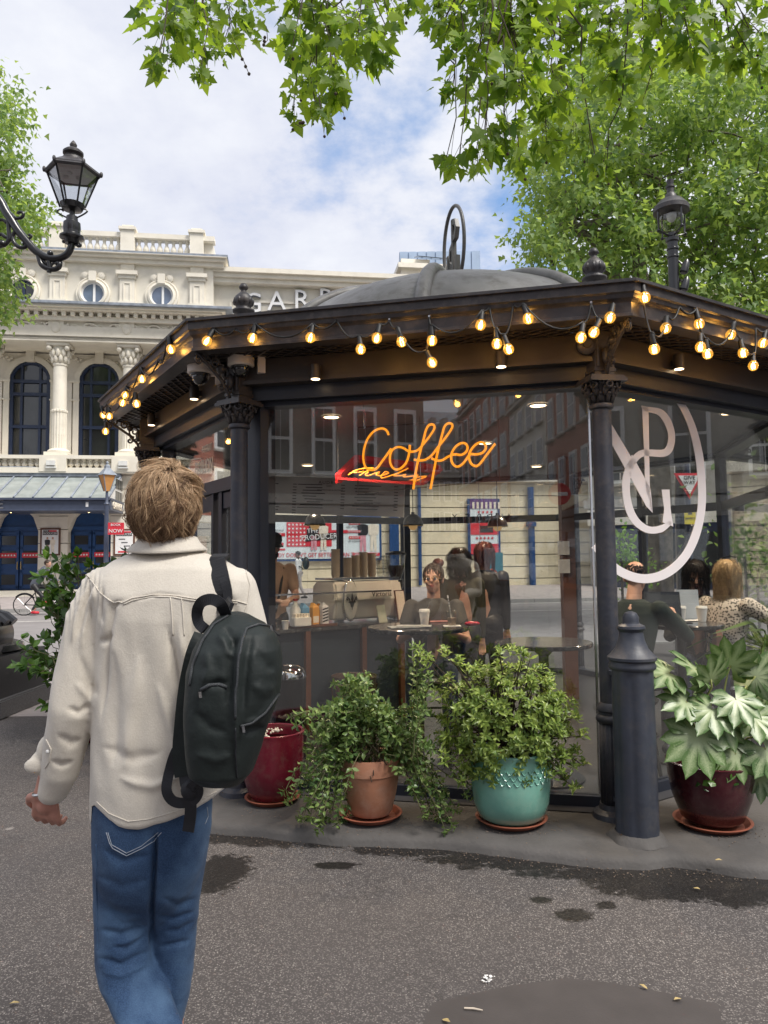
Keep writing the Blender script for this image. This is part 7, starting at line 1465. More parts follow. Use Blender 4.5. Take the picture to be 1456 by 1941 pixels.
def person(lab, pos, yaw, seat=None, top='ink', bottom='ink', skin='skin', hands=None, lean=.08, headyaw=0, headpitch=0, hair=None, scale=1., facekw=None, sleeve=1., shoes='ink', vox=.011, arms_hint=None, group=None, hipy=0., walk=0):
    P = thing('person', lab, 'person', pos, 0, group); Z = Matrix.Rotation(yaw, 3, 'Z'); o = V(pos)
    W = lambda x, y, z: o+Z @ V((x*scale, y*scale, z*scale))
    if seat is None: hip = V((0, 0, .93))
    else: hip = V((0, 0, seat+.1))
    tl = V((0, sin(lean), cos(lean))); ch = hip+tl*.30; sh = hip+tl*.50; nk = hip+tl*.56; hd = hip+tl*.70+V((0, .02+.02*lean, 0)); w3 = lambda v: W(v.x, v.y, v.z)
    sk = MB(); MH = Z @ Matrix.Rotation(headyaw, 3, 'Z') @ Matrix.Rotation(headpitch, 3, 'X'); hc = w3(hd); headmesh(sk, hc, MH)
    limb(sk, [(w3(nk-tl*.05), .058), (w3(hd-V((0, .015, .05))), .052)]); limb(sk, [(w3(hip), .11), (w3(ch), .12), (w3(sh-tl*.06), .10)])
    cl = MB(); bt = MB()
    rings = []
    for t, a, d in ((-.10, .155, .11), (0, .165, .115), (.15, .15, .105), (.32, .18, .118), (.44, .185, .11), (.50, .15, .09), (.545, .075, .065)):
        q = hip+tl*t; rings.append([W(q.x+a*cos(u), q.y+d*sin(u), q.z) for u in [2*pi*i/20 for i in range(20)]])
    cl.ring(rings)
    H = hands or ((-.22, .05, .8), (.22, .05, .8)); hp = []
    for s, hh in zip((-1, 1), H):
        S = sh+V((s*.185, 0, -.03)); Wr = V(hh); E = legIK(S, Wr, .29, .26, V((s*.6, -.5, -.6)) if not arms_hint else V((s*arms_hint[0], arms_hint[1], arms_hint[2]))); Wr = S+(Wr-S).normalized()*min((Wr-S).length, .548)
        limb(sk, [(w3(S), .045), (w3(E), .038), (w3(Wr), .027)]); hand(sk, w3(Wr), Z @ (Wr-E).normalized(), Z @ V((0, .2, 1)), 1., .45, -s)
        Ec = E.lerp(Wr, .85) if sleeve >= 1 else E.lerp(S, .35)
        limb(cl, [(w3(S), .068), (w3(S.lerp(E, .5)), .06), (w3(E if sleeve >= 1 else Ec), .052)]+([(w3(Ec), .04)] if sleeve >= 1 else []))
    for s in (-1, 1):
        h = hip+V((s*.09, 0, -.02))
        if seat is None: an = V((s*.09, walk*s*.24, .09)); kn = legIK(h, an, .44, .43, V((0, 1, 0)))
        else: kn = h+V((s*.05, .42, -.06)); an = V((kn.x, kn.y-.06, max(.1, kn.z-.44)))
        limb(sk, [(w3(h), .07), (w3(kn), .05), (w3(an), .035)]); limb(bt, [(w3(h), .095), (w3(h.lerp(kn, .5)), .085), (w3(kn), .066), (w3(kn.lerp(an, .5)), .062), (w3(an+V((0, 0, .03))), .055)])
        b = MB(); limb(b, [(w3(an+V((0, -.05, -.045))), .04), (w3(an+V((0, .06, -.045))), .042), (w3(an+V((0, .14, -.055))), .034)]); b.build('shoe', MT[shoes], P, smooth=True)
    limb(bt, [(w3(hip+V((-.07, 0, 0))), .12), (w3(hip+V((.07, 0, 0))), .12)])
    body = sk.build('body', MT[skin], P); remesh(body, vox*.75, 2); t_ = cl.build('top', MT[top] if isinstance(top, str) else top, P); remesh(t_, vox, 3); b_ = bt.build('trousers', MT[bottom] if isinstance(bottom, str) else bottom, P); remesh(b_, vox*1.2, 2)
    if facekw: face(hc, MH, body, **facekw)
    if hair: hair(P, hc, MH)
    return P, W, hc, MH
def cap(P, c, M, m, rad=(.083, .1, .098), off=(0, -.014, .04), cut=None):
    b = MB(); b.ball(c+M @ V(off), rad, 24, 16, M=M); o = b.build('hair', m, P, smooth=True); return o
notface = lambda d: not (d.y > .25 and d.z < .55) and d.z > -.55
MT['lipred'] = mat('lips', (.45, .14, .12), .4); MT['brown'] = hairmat('brown_hair', (.025, .014, .01), (.07, .04, .025)); MT['auburn'] = hairmat('auburn_hair', (.09, .022, .014), (.18, .05, .03)); MT['blackhair'] = hairmat('black_hair', (.008, .007, .007), (.03, .022, .02)); MT['blonde'] = hairmat('blonde_hair', (.28, .18, .08), (.60, .45, .25))
MT['greyshirt'] = mat('charcoal_shirt', (.065, .062, .06), .8, bump=.2, bscale=200); MT['tan'] = mat('tan_shirt', (.40, .27, .19), .85, bump=.2, bscale=200); MT['dkgreen'] = mat('dark_green_jumper', (.012, .022, .02), .9); MT['olive'] = mat('olive_coat', (.05, .05, .032), .85, var=.3); MT['denimdk'] = mat('dark_denim', (.015, .025, .06), .8); MT['fur'] = mat('dark_fur', (.02, .018, .016), .95, var=.5, scale=50, bump=.8, bscale=90)
lp = mat('leopard_print', (.5, .46, .4), .8); lt = lp.node_tree; vv = lt.nodes.new('ShaderNodeTexVoronoi'); vv.inputs['Scale'].default_value = 55; lt.links.new(lt.nodes['Texture Coordinate'].outputs['Object'], vv.inputs['Vector']); rr_ = lt.nodes.new('ShaderNodeMapRange'); rr_.inputs['From Min'].default_value = .35; rr_.inputs['From Max'].default_value = .45; lt.links.new(vv.outputs['Distance'], rr_.inputs['Value']); xx = lt.nodes.new('ShaderNodeMix'); xx.data_type = 'RGBA'; lt.links.new(rr_.outputs[0], xx.inputs['Factor']); xx.inputs['A'].default_value = (.03, .025, .02, 1); xx.inputs['B'].default_value = (.55, .5, .44, 1); lt.links.new(xx.outputs['Result'], lt.nodes['Principled BSDF'].inputs['Base Color'])
def to_yaw(v): return atan2(-v[0], v[1])
# seated woman with glasses facing the window
wp = at(823, 1098, 6.12); q = V((wp.x, wp.y+.05, FZ))
def hbun(P, c, M):
    h = cap(P, c, M, MT['brown'], (.082, .096, .095), (0, -.022, .045)); strands('locks', MT['brown'], h, c+M @ V((0, -.018, .035)), M, (.084, .098, .098), 220, .13, .005, lambda d: not (d.y > .35 and d.z < .75), whorl=(0, -.8, .5), lift=.004, wav=.004, seed=3); b = MB(); b.ball(c+M @ V((-.035, -.05, .135)), (.05, .045, .04), 14, 10, M=M); b.build('bun', MT['auburn'], h, smooth=True)
pz = wp.z-.70*1.0-.1; 
person('young woman with tied up hair and round glasses sitting behind the marble table', q, radians(172), seat=wp.z-FZ-.80, top=MT['greyshirt'], bottom='denimdk', hands=((-.12, .33, .98), (.12, .33, .98)), hair=hbun, facekw=dict(lips=MT['lipred'], browm=MT['brown'], glasses=MT['gold']), headyaw=radians(-6), sleeve=0, lean=.05, vox=.009)
stool(q.x, q.y+.02, wp.z-FZ-.80-.04+FZ, 'bar stool under the woman with glasses')
# barista behind the counter looking down
p = at(512, 1052, 7.35)
def hshort(mm, n=260, seed=2):
    def f(P, c, M): h = cap(P, c, M, mm, (.081, .097, .093), (0, -.02, .042)); strands('locks', mm, h, c+M @ V((0, -.015, .032)), M, (.083, .099, .097), n//3, .06, .0012, lambda d: not (d.y > .4 and d.z < .6) and d.z > -.4, lift=.014, wav=.012, seed=seed, coh=3, kids=9, spread=.006)
    return f
def hbar(P, c, M):
    hshort(MT['blackhair'])(P, c, M); b = MB(); b.lathe([(.088, .04), (.09, .075), (.08, .11), (.05, .13), (.0, .135)], c, 24, M=M); b.box(c+M @ V((0, .12, .045)), (.12, .09, .012), M=M.to_4x4()); b.build('cap', MT['ink'], P, smooth='auto'); b = MB(); b.ball(c+M @ V((0, .052, -.075)), (.056, .05, .05), 16, 10, M=M); b.build('beard', MT['blackhair'], P, smooth=True)
P, W, hc, MH = person('bearded barista in a dark cap and tan shirt working behind the counter', V((p.x, p.y, FZ)), radians(205), top=MT['tan'], bottom='ink', hands=((-.06, .38, 1.12), (.06, .36, 1.12)), headpitch=-.35, hair=hbar, sleeve=0, facekw=dict(lips=MT['lipred'], browm=MT['blackhair']), scale=1.04)
b = MB(); b.tube([W(.1, .1, 1.42), W(.05, .16, 1.2), W(.0, .17, 1.0)], .012, 6); b.tube([W(-.1, .1, 1.42), W(-.05, .16, 1.2), W(-.0, .17, 1.0)], .012, 6); b.build('apron_strap', MT['ink'], P)
# standing customers in the background
def hlong(mm, L_=.42, n=300, seed=4, wav=.006):
    def f(P, c, M): h = cap(P, c, M, mm, (.086, .1, .1), (0, -.02, .038)); strands('locks', mm, h, c+M @ V((0, -.014, .03)), M, (.088, .103, .10), n//3, L_, .0013, lambda d: not (d.y > .3 and d.z < .72) and d.z > -.35, whorl=(0, -.1, 1), lift=.010, wav=wav*2+.006, seed=seed, droplen=1, steps=12, coh=3, kids=12, spread=.008)
    return f
p = at(874, 1085, 6.9); person('dark curly haired person in an olive coat standing behind the woman with glasses', V((p.x, p.y+.0, FZ)), radians(10), top=MT['olive'], bottom='ink', hair=hlong(MT['blackhair'], .25, 320, 6, .02), scale=.93)
p = at(917, 1062, 7.4); person('red haired person with dark clothes standing by the far window', V((p.x, p.y, FZ)), radians(-15), top='ink', bottom='ink', hair=hlong(MT['auburn'], .2, 300, 7), scale=.97)
# right hand table
p = at(1190, 1093, 5.35); q = V((p.x, p.y, FZ)); st_h = p.z-FZ-.80
P, W, hc, MH = person('balding man in a dark green jumper seen from behind, working at a laptop', q, radians(-38), seat=st_h, top=MT['dkgreen'], bottom='ink', hands=((-.02, .44, 1.10), (.18, .44, 1.10)), lean=.2, hair=None, headpitch=-.2, vox=.01)
strands('cropped_hair', MT['blackhair'], P, hc+MH @ V((0, -.005, .03)), MH, (.078, .096, .094), 420, .02, .004, lambda d: d.z < .62 and not (d.y > .25) and d.z > -.55, lift=.003, wav=.002, seed=9, steps=4); stool(q.x, q.y, st_h+FZ-.05, 'bar stool under the balding man')
p = at(1318, 1092, 6.25); q = V((p.x, p.y, FZ)); st_h = p.z-FZ-.80
P, W, hc, MH = person('dark haired woman in a brown fur coat looking down at a phone', q, radians(160), seat=st_h, top=MT['fur'], bottom='denimdk', hands=((-.06, .33, .98), (.06, .33, .98)), lean=.05, headpitch=-.4, hair=hlong(MT['blackhair'], .32, 340, 8, .012), facekw=dict(lips=MT['lipred'], browm=MT['blackhair'])); stool(q.x, q.y, st_h+FZ-.05, 'bar stool under the dark haired woman')
b = MB(); c = W(0, .42, .99); b.box(c, (.15, .075, .01), radians(160)); o = b.build('phone_in_hand', MT['black']); tag(o, 'dark phone held by the woman in the fur coat', 'phone')
p = at(1368, 1092, 5.95); q = V((p.x, p.y, FZ)); st_h = p.z-FZ-.80
P, W, hc, MH = person('blonde woman in a leopard print blouse turned away with one hand raised', q, radians(-58), seat=st_h, top=lp, bottom='ink', hands=((-.1, .36, 1.02), (.30, .30, 1.20)), lean=.1, hair=hlong(MT['blonde'], .3, 420, 10), arms_hint=(.5, -.2, -.8)); stool(q.x, q.y, st_h+FZ-.05, 'bar stool under the blonde woman')
b = MB(); T = lambda x, y, z: hc+MH @ V((x, y, z)); b.tube([T(-.085, 0, .1), T(-.06, .02, .15), T(0, .03, .165), T(.06, .02, .15), T(.085, 0, .1)], .006, 6); b.build('sunglasses', MT['black'], P)
# pedestrian across the road and cyclist
p = gz(570, 1116, .3); p = at(568, 1116, 27.5); person('pedestrian in a white jacket with a dark backpack walking past the long billboard', V((p.x, p.y, .25)), radians(80), top=MT['white'], bottom=MT['pave'], skin='skind', hair=hshort(MT['blackhair'], 80), walk=1, vox=.02)
b = MB(); b.ball(V((p.x+.24, p.y, 1.55)), (.13, .16, .24), 14, 10); b.tube([V((p.x+.16, p.y-.15, 1.72)), V((p.x, p.y-.17, 1.76)), V((p.x-.1, p.y-.16, 1.5)), V((p.x+.14, p.y-.16, 1.36))], .022, 6); o = b.build('rucksack', MT['ink'], smooth=True); tag(o, 'dark rucksack on the back of the pedestrian in white', 'rucksack')
c = gz(78, 1166, .01); BI = thing('bicycle', 'black bicycle being ridden along the road kerb by the theatre', 'bicycle', (c.x, c.y, .006), 0); rz = .1; D_ = V((cos(rz), sin(rz), 0)); c = V((c.x, c.y, .006)); X = lambda a, z: c+D_*a+V((0, 0, z))
for a in (-.52, .52):
    b = MB(); b.tube([X(a+.33*cos(t), .34+.33*sin(t)) for t in [2*pi*i/28 for i in range(28)]], .017, 6, closed=True); w = b.build('wheel', MT['rubber'], BI, smooth=True); b = MB()
    for i in range(8): t = pi*i/8; b.tube([X(a+.32*cos(t), .34+.32*sin(t)), X(a-.32*cos(t), .34-.32*sin(t))], .003, 4)
    b.build('spokes', MT['steel'], w); b = MB(); b.tube([X(a+.36*cos(t), .34+.36*sin(t)) for t in [.6+i*.2 for i in range(10)]], .02, 5); b.build('mudguard', MT['ink'], BI)
b = MB()
for u, w in (((-.52, .34), (-.1, .32)), ((-.1, .32), (-.22, .82)), ((-.1, .32), (.38, .78)), ((-.2, .76), (.36, .82)), ((-.52, .34), (-.2, .7)), ((.52, .34), (.35, .98)), ((.35, .98), (.5, 1.02))): b.tube([X(*u), X(*w)], .018, 6)
b.build('frame', MT['ink'], BI); b = MB(); b.ball(X(-.24, .86), (.13, .07, .04), 10, 6); b.build('saddle', MT['ink'], BI)
P = thing('person', 'cyclist in a grey jacket bent over the handlebars behind the laurel leaves', 'person', X(-.2, .9)); b = MB(); headmesh(b, X(.18, 1.62), Matrix.Rotation(rz-pi/2, 3, 'Z')); sd_ = V((-D_.y, D_.x, 0))
limb(b, [(X(-.2, .98), .1), (X(.0, 1.3), .11), (X(.1, 1.45), .07), (X(.17, 1.55), .05)])
for s in (-1, 1): limb(b, [(X(.08, 1.42)+sd_*.16*s, .045), (X(.25, 1.2)+sd_*.2*s, .04), (X(.44, 1.05)+sd_*.2*s, .03)]); limb(b, [(X(-.2, .94)+sd_*.08*s, .08), (X(.14+.08*s, .72+.12*s)+sd_*.1*s, .055), (X(-.08+.12*s, .3+.15*s)+sd_*.1*s, .04)])
o = b.build('body', MT['skin'], P); remesh(o, .014, 2); b = MB(); limb(b, [(X(-.22, .96), .14), (X(-.05, 1.25), .16), (X(.08, 1.44), .12)])
for s in (-1, 1): limb(b, [(X(.08, 1.42)+sd_*.16*s, .075), (X(.25, 1.2)+sd_*.2*s, .06), (X(.42, 1.07)+sd_*.2*s, .045)])
o = b.build('jacket', mat('slate_jacket', (.10, .11, .14), .8), P); remesh(o, .018, 3); b = MB()
for s in (-1, 1): limb(b, [(X(-.2, .92)+sd_*.08*s, .105), (X(.14+.08*s, .72+.12*s)+sd_*.1*s, .075), (X(-.08+.12*s, .36+.15*s)+sd_*.1*s, .055)])
o = b.build('trousers', MT['ink'], P); remesh(o, .018, 2)
for s in (-1, 1): b = MB(); limb(b, [(X(-.12+.12*s, .25+.15*s)+sd_*.1*s, .045), (X(.06+.12*s, .24+.15*s)+sd_*.1*s, .04)]); b.build('shoe', MT['red'], P, smooth=True)
hshort(MT['brown'], 60)(P, X(.18, 1.62), Matrix.Rotation(rz-pi/2, 3, 'Z'))
# ================================================================ THE WALKING MAN
MY = 1.95
def mp_(px, py, dy=0.): return at(px, py, MY+dy)
MAN = thing('person', 'man with wavy fair hair in cream overshirt and blue jeans, walking away', 'person', (mp_(300, 1500).x, MY, 0))
def fabric(name, c1, c2, weave, rough=.9, fuzz=.3, soft=None):
    m = mat(name, c1, rough, var=.05, scale=9); t = m.node_tree; b = t.nodes['Principled BSDF']; tx = t.nodes['Texture Coordinate']; src = b.inputs['Base Color'].links[0].from_socket
    n = t.nodes.new('ShaderNodeTexNoise'); n.inputs['Scale'].default_value = weave; n.inputs['Detail'].default_value = 3; t.links.new(tx.outputs['Object'], n.inputs['Vector']); x = t.nodes.new('ShaderNodeMix'); x.data_type = 'RGBA'
    q = t.nodes.new('ShaderNodeMapRange'); q.inputs['From Min'].default_value = .4; q.inputs['From Max'].default_value = .65; q.inputs['To Max'].default_value = .6; t.links.new(n.outputs['Fac'], q.inputs['Value']); t.links.new(q.outputs[0], x.inputs['Factor']); t.links.new(src, x.inputs['A']); x.inputs['B'].default_value = (*c2, 1); t.links.new(x.outputs['Result'], b.inputs['Base Color'])
    n4 = t.nodes.new('ShaderNodeTexNoise'); n4.inputs['Scale'].default_value = 38; n4.inputs['Detail'].default_value = 4; n4.inputs['Distortion'].default_value = .8; t.links.new(tx.outputs['Object'], n4.inputs['Vector']); h4 = t.nodes.new('ShaderNodeMath'); h4.operation = 'MULTIPLY_ADD'; h4.inputs[1].default_value = 1.5; t.links.new(n4.outputs['Fac'], h4.inputs[0]); t.links.new(n.outputs['Fac'], h4.inputs[2])
    bp = t.nodes.new('ShaderNodeBump'); bp.inputs['Strength'].default_value = .24; bp.inputs['Distance'].default_value = .0025; t.links.new(h4.outputs[0], bp.inputs['Height']); t.links.new(bp.outputs[0], b.inputs['Normal']); b.inputs['Sheen Weight'].default_value = fuzz; return m
SHIRT = fabric('cream_brushed_cotton', (.67, .615, .525), (.75, .70, .61), 260); 
DEN = fabric('blue_denim', (.015, .044, .108), (.045, .098, .195), 340, .85, .05)
dt = DEN.node_tree; nn_ = dt.nodes.new('ShaderNodeTexNoise'); nn_.inputs['Scale'].default_value = 9; nn_.inputs['Detail'].default_value = 6; dt.links.new(dt.nodes['Texture Coordinate'].outputs['Object'], nn_.inputs['Vector']); mr_ = dt.nodes.new('ShaderNodeMapRange'); mr_.inputs['From Min'].default_value = .42; mr_.inputs['From Max'].default_value = .68; mr_.inputs['To Max'].default_value = .75; dt.links.new(nn_.outputs['Fac'], mr_.inputs['Value']); bs_ = dt.nodes['Principled BSDF']; s_ = bs_.inputs['Base Color'].links[0].from_socket; xm = dt.nodes.new('ShaderNodeMix'); xm.data_type = 'RGBA'; dt.links.new(mr_.outputs[0], xm.inputs['Factor']); dt.links.new(s_, xm.inputs['A']); xm.inputs['B'].default_value = (.085, .16, .275, 1); dt.links.new(xm.outputs['Result'], bs_.inputs['Base Color'])
NYL = mat('black_green_nylon', (.017, .023, .022), .6, var=.2, bump=.25, bscale=42, spec=.35); WEB = mat('webbing', (.012, .013, .017), .6, bump=.2, bscale=600)
def srings(b, rows, n=40, dy=0., pw=2.3, yo=0.):
    """stack of superellipse rings from pixel rows (py, x left, x right, half depth, depth offset)"""
    R = []
    for py, xl, xr, dep, off in rows:
        a, c = mp_(xl, py, off), mp_(xr, py, off); m = (a+c)/2; w = (c-a).length/2; ring = []
        for i in range(n):
            t = 2*pi*i/n; cx_, sy_ = cos(t), sin(t); ring.append(m+V((w*abs(cx_)**(2/pw)*(1 if cx_ > 0 else -1), dep*abs(sy_)**(2/pw)*(1 if sy_ > 0 else -1), 0)))
        R.append(ring)
    b.ring(R); return R
# body: one skin surface under the clothes
HC = mp_(316, 970); HM = Matrix.Rotation(radians(-8), 3, 'Z') @ Matrix.Rotation(.02, 3, 'X')
HM2 = HM*.88
b = MB(); headmesh(b, HC, HM2); limb(b, [(mp_(317, 1080, .02), .058), (mp_(317, 1005, .0), .055)], 16); limb(b, [(mp_(315, 1140, .03), .075), (mp_(315, 1300, .03), .085), (mp_(300, 1500, .02), .085)])
S1, E1, W1 = mp_(196, 1125), mp_(146, 1330, -.02), mp_(86, 1500, .03)
limb(b, [(S1, .034), (E1, .034), (mp_(104, 1445, .02), .034), (W1, .027)])
hand(b, W1, mp_(84, 1545, .05)-W1+V((0, .01, 0)), mp_(40, 1530, -.12)-mp_(84, 1530), 1.0, .62, 1)
S2, E2, W2 = mp_(446, 1125), mp_(482, 1320, .02), mp_(470, 1290, .33); limb(b, [(S2, .034), (E2, .034), (W2, .028)]); hand(b, W2, V((-.2, .3, .9)), V((0, 1, -.1)), .95, .9, -1)
LK, LA = mp_(236, 1822, -.03), mp_(300, 2050, -.30); LK2, LA2 = mp_(330, 1830, .03), mp_(325, 2160, .1)
LA = mp_(338, 2062, -.21); LA2 = mp_(322, 2140, .05); LA2.z = max(LA2.z, .09)
limb(b, [(mp_(240, 1570), .055), (LK+V((0, .01, 0)), .030), (LA+V((0, .02, 0)), .026)]); limb(b, [(mp_(338, 1570), .05), (LK2, .030), (LA2, .026)])
body = b.build('body', mat('ruddy_skin', (.56, .27, .20), .5, var=.1, scale=30, bump=.06, bscale=120), MAN); remesh(body, .0045, 2)
face(HC, HM2, body, MT['lipred'], MT['blonde'])
# shirt
b = MB()
rows = [(1546, 176, 430, .128, 0), (1500, 176, 438, .13, 0), (1440, 178, 444, .13, 0), (1340, 180, 452, .128, 0), (1240, 184, 462, .13, 0), (1170, 182, 470, .132, 0), (1125, 172, 476, .125, .0), (1098, 176, 470, .11, .0), (1078, 196, 450, .098, .0), (1062, 216, 424, .085, .01), (1052, 238, 398, .078, .02), (1046, 256, 380, .066, .02)]
srings(b, rows, 48)
limb(b, [(mp_(200, 1118), .062), (mp_(172, 1180, -.005), .064), (mp_(157, 1260, -.015), .062), (mp_(142, 1340, -.02), .060), (mp_(124, 1410, -.0), .054), (mp_(114, 1462, .01), .047), (mp_(103, 1498, .025), .038)], 20)
limb(b, [(mp_(445, 1118), .060), (mp_(462, 1190, .0), .062), (mp_(478, 1310, .02), .056), (mp_(474, 1300, .14), .052), (mp_(470, 1292, .27), .042)], 18)
sh_o = b.build('overshirt', SHIRT, MAN); remesh(sh_o, .0055, 4)
def pxof(v):
    d = V(v)-V((0, 0, CH)); cp, sp_ = cos(PITCH), sin(PITCH); X_, Y_, Z_ = d.x, -d.y*sp_+d.z*cp, d.y*cp+d.z*sp_; u, w = FPX*X_/Z_, -FPX*Y_/Z_; c, s = cos(ROLL), sin(ROLL); return 728+u*c+w*s, 970.5-u*s+w*c
def sstep(a, c, x): t = min(1, max(0, (x-a)/(c-a))); return t*t*(3-2*t)
def dist_seg(x, y, P):
    """distance to a crease line, growing towards both of its ends so that creases run out"""
    best = 1e9; n = len(P)-1
    for i, ((x0, y0), (x1, y1)) in enumerate(zip(P[:-1], P[1:])):
        dx_, dy_ = x1-x0, y1-y0; t = min(1, max(0, ((x-x0)*dx_+(y-y0)*dy_)/(dx_*dx_+dy_*dy_))); u = (i+t)/n; e = max(0, abs(u-.5)*2-.35)/.65
        best = min(best, sqrt((x-x0-t*dx_)**2+(y-y0-t*dy_)**2)+11*e*e)
    return best
def resculpt(o, fn):
    me = o.data; n = len(me.vertices); no = [v.normal.copy() for v in me.vertices]
    for v, nn in zip(me.vertices, no): v.co = fn(v.co.copy(), nn)
    me.update()
# creases: (polyline in the picture of the garment, width px, depth m)
CRS = [([(236, 1135), (214, 1150), (205, 1200), (196, 1290), (190, 1380)], 6, -.010), ([(186, 1098), (176, 1130), (160, 1190), (150, 1260)], 4, .006), ([(176, 1100), (160, 1150), (140, 1230)], 4, -.006), ([(168, 1100), (148, 1160), (130, 1240)], 3.5, .006), ([(196, 1108), (190, 1150), (196, 1190)], 5, -.006),
       ([(318, 1190), (338, 1290), (372, 1380), (392, 1450)], 9, -.012), ([(340, 1180), (352, 1280), (362, 1360)], 7, .008), ([(362, 1130), (364, 1200), (352, 1270)], 5, -.006), ([(300, 1300), (330, 1390), (350, 1480)], 10, .008), ([(262, 1250), (250, 1350), (240, 1450)], 14, .006), ([(215, 1240), (222, 1340), (214, 1450)], 12, -.006),
       ([(125, 1340), (150, 1352), (178, 1330)], 6, -.006), ([(140, 1290), (165, 1320), (180, 1345)], 7, .004), ([(108, 1390), (135, 1408), (155, 1400)], 7, -.005), ([(150, 1240), (168, 1290), (184, 1320)], 8, -.005), ([(95, 1440), (118, 1450), (140, 1440)], 5, -.007), ([(185, 1210), (196, 1216), (215, 1200)], 6, -.008), ([(230, 1480), (290, 1500), (340, 1490)], 10, .006), ([(200, 1420), (250, 1440), (300, 1430)], 12, -.005), ([(420, 1100), (440, 1140), (455, 1190)], 6, -.007), ([(240, 1140), (300, 1126), (370, 1133)], 3, -.003)]
HEM = [(150, 1546), (178, 1528), (205, 1553), (224, 1565), (243, 1569), (262, 1570), (280, 1567), (313, 1558), (352, 1545), (391, 1524), (433, 1492), (470, 1480)]
def hemy(x):
    for (a, ya), (c, yc) in zip(HEM[:-1], HEM[1:]):
        if a <= x <= c: return ya+(yc-ya)*(x-a)/(c-a)
    return HEM[0][1] if x < HEM[0][0] else HEM[-1][1]
def shirt_fn(v, n):
    x, y = pxof(v); k = max(0, -n.y); sleeve = sstep(0, 1, 1) if x < 172 and y > 1130 else 0
    d = 0
    for P, w, dep in CRS:
        if abs(P[0][0]-x) > 160: continue
        q = dist_seg(x, y, P)
        if q < w*2.6: d += dep*math.exp(-(q/w)**2)*1.25
    d += .004*noise.noise(V((v.x*9, v.y*9, v.z*4)))+.0062*noise.noise(V((v.x*21+v.z*5, v.y*7, v.z*2.6)))*sstep(1130, 1230, y)+.0016*noise.noise(V((v.x*24, v.y*24, v.z*12)))
    if x < 196 and y < 1250: d += .0022*sin(x*.75+y*.06)*sstep(1260, 1120, y)*sstep(200, 185, x)
    v = v+n*d*(.35+.65*min(1, k*1.4+.25))
    if x > 170 and y > 1400:                                     # curved shirt tail
        yb = 1063+483*1.95/max(1.6, v.y); t = sstep(yb-180, yb, y); dz = (yb-hemy(x))*v.y/FPX; v.z += dz*t
    return v
resculpt(sh_o, shirt_fn)
def strip(b, pts, w, h, dy=-.145): b.tube([mp_(x, y, 0)+V((0, dz, 0)) for (x, y, dz) in pts], h, 6)
def onback(x, y, off=.004):
    """point of the back of the shirt seen at this pixel"""
    d = pix_dir(x, y); o = V((0, 0, CH)); hit, loc, nor, idx = sh_o.ray_cast(o, d); return (loc+nor*off) if hit else mp_(x, y, -.12)
bpy.context.view_layer.update()
dg = bpy.context.evaluated_depsgraph_get()
from mathutils.bvhtree import BVHTree
BV = BVHTree.FromPolygons([v.co for v in sh_o.data.vertices], [tuple(p.vertices) for p in sh_o.data.polygons])
def onback(x, y, off=.003):
    r = BV.ray_cast(V((0, 0, CH)), pix_dir(x, y)); return r[0]+r[1]*off if r[0] is not None else mp_(x, y, -.12)
def seam(pts, r=.0022, m=SHIRT, name='seam', off=.0008):
    q = []
    for (x0, y0), (x1, y1) in zip(pts[:-1], pts[1:]):
        k = max(2, int(sqrt((x1-x0)**2+(y1-y0)**2)/5)); q += [onback(x0+(x1-x0)*i/k, y0+(y1-y0)*i/k, off) for i in range(k)]
    q.append(onback(*pts[-1], off)); b = MB(); b.tube(q, r, 6); return b.build(name, m, MAN, smooth=True)
seam([(232, 1143), (250, 1134), (290, 1127), (325, 1128), (370, 1135), (410, 1135), (452, 1140), (470, 1146)], .0017, name='yoke_seam'); seam([(234, 1146), (252, 1138), (291, 1131), (325, 1132), (370, 1139), (410, 1139), (450, 1143)], .0018, name='yoke_seam')
seam([(163, 1090), (176, 1104), (190, 1124), (208, 1138), (216, 1142)], .0016, name='armhole_seam'); seam([(216, 1142), (226, 1140), (233, 1143)], .002, name='armhole_seam'); seam([(466, 1082), (474, 1110), (470, 1140), (462, 1170)], .0024, name='armhole_seam')
for x0, x1 in ((323, 326), (344, 347)): seam([(x0, 1133), (x1, 1165), (x1+2, 1205)], .0016, name='box_pleat')
seam([(184, 1520), (207, 1542), (243, 1557), (280, 1553), (313, 1544), (352, 1531), (391, 1510), (410, 1500)], .0011, name='hem_seam')
# collar
b = MB(); rg = []
for r_, (py, xl, xr, dep, off) in enumerate(((1046, 252, 384, .080, .015), (1048, 243, 391, .093, .01), (1043, 244, 390, .092, .01), (1032, 258, 379, .082, .01), (1021, 266, 372, .074, .01), (1019, 271, 367, .068, .01), (1028, 274, 364, .064, .01), (1050, 270, 368, .066, .02))):
    a, c = mp_(xl, py, off), mp_(xr, py, off); m = (a+c)/2; w = (c-a).length/2; rg.append([m+V((w*cos(t), dep*sin(t), .004*cos(2*t)+(0))) for t in [2*pi*i/48 for i in range(48)]])
b.ring(rg, cap=False); b.build('collar', SHIRT, MAN, smooth=True); b = MB(); b.ring([[p+(p-g0).normalized()*.0022 for p in ring] for ring, g0 in ((rg[2], HC-V((0, 0, .1))),)]*1+[[p+(p-(HC-V((0, 0, .1)))).normalized()*.0022-V((0, 0, .004)) for p in rg[2]]], cap=False); b.build('collar_seam', SHIRT, MAN, smooth=True)
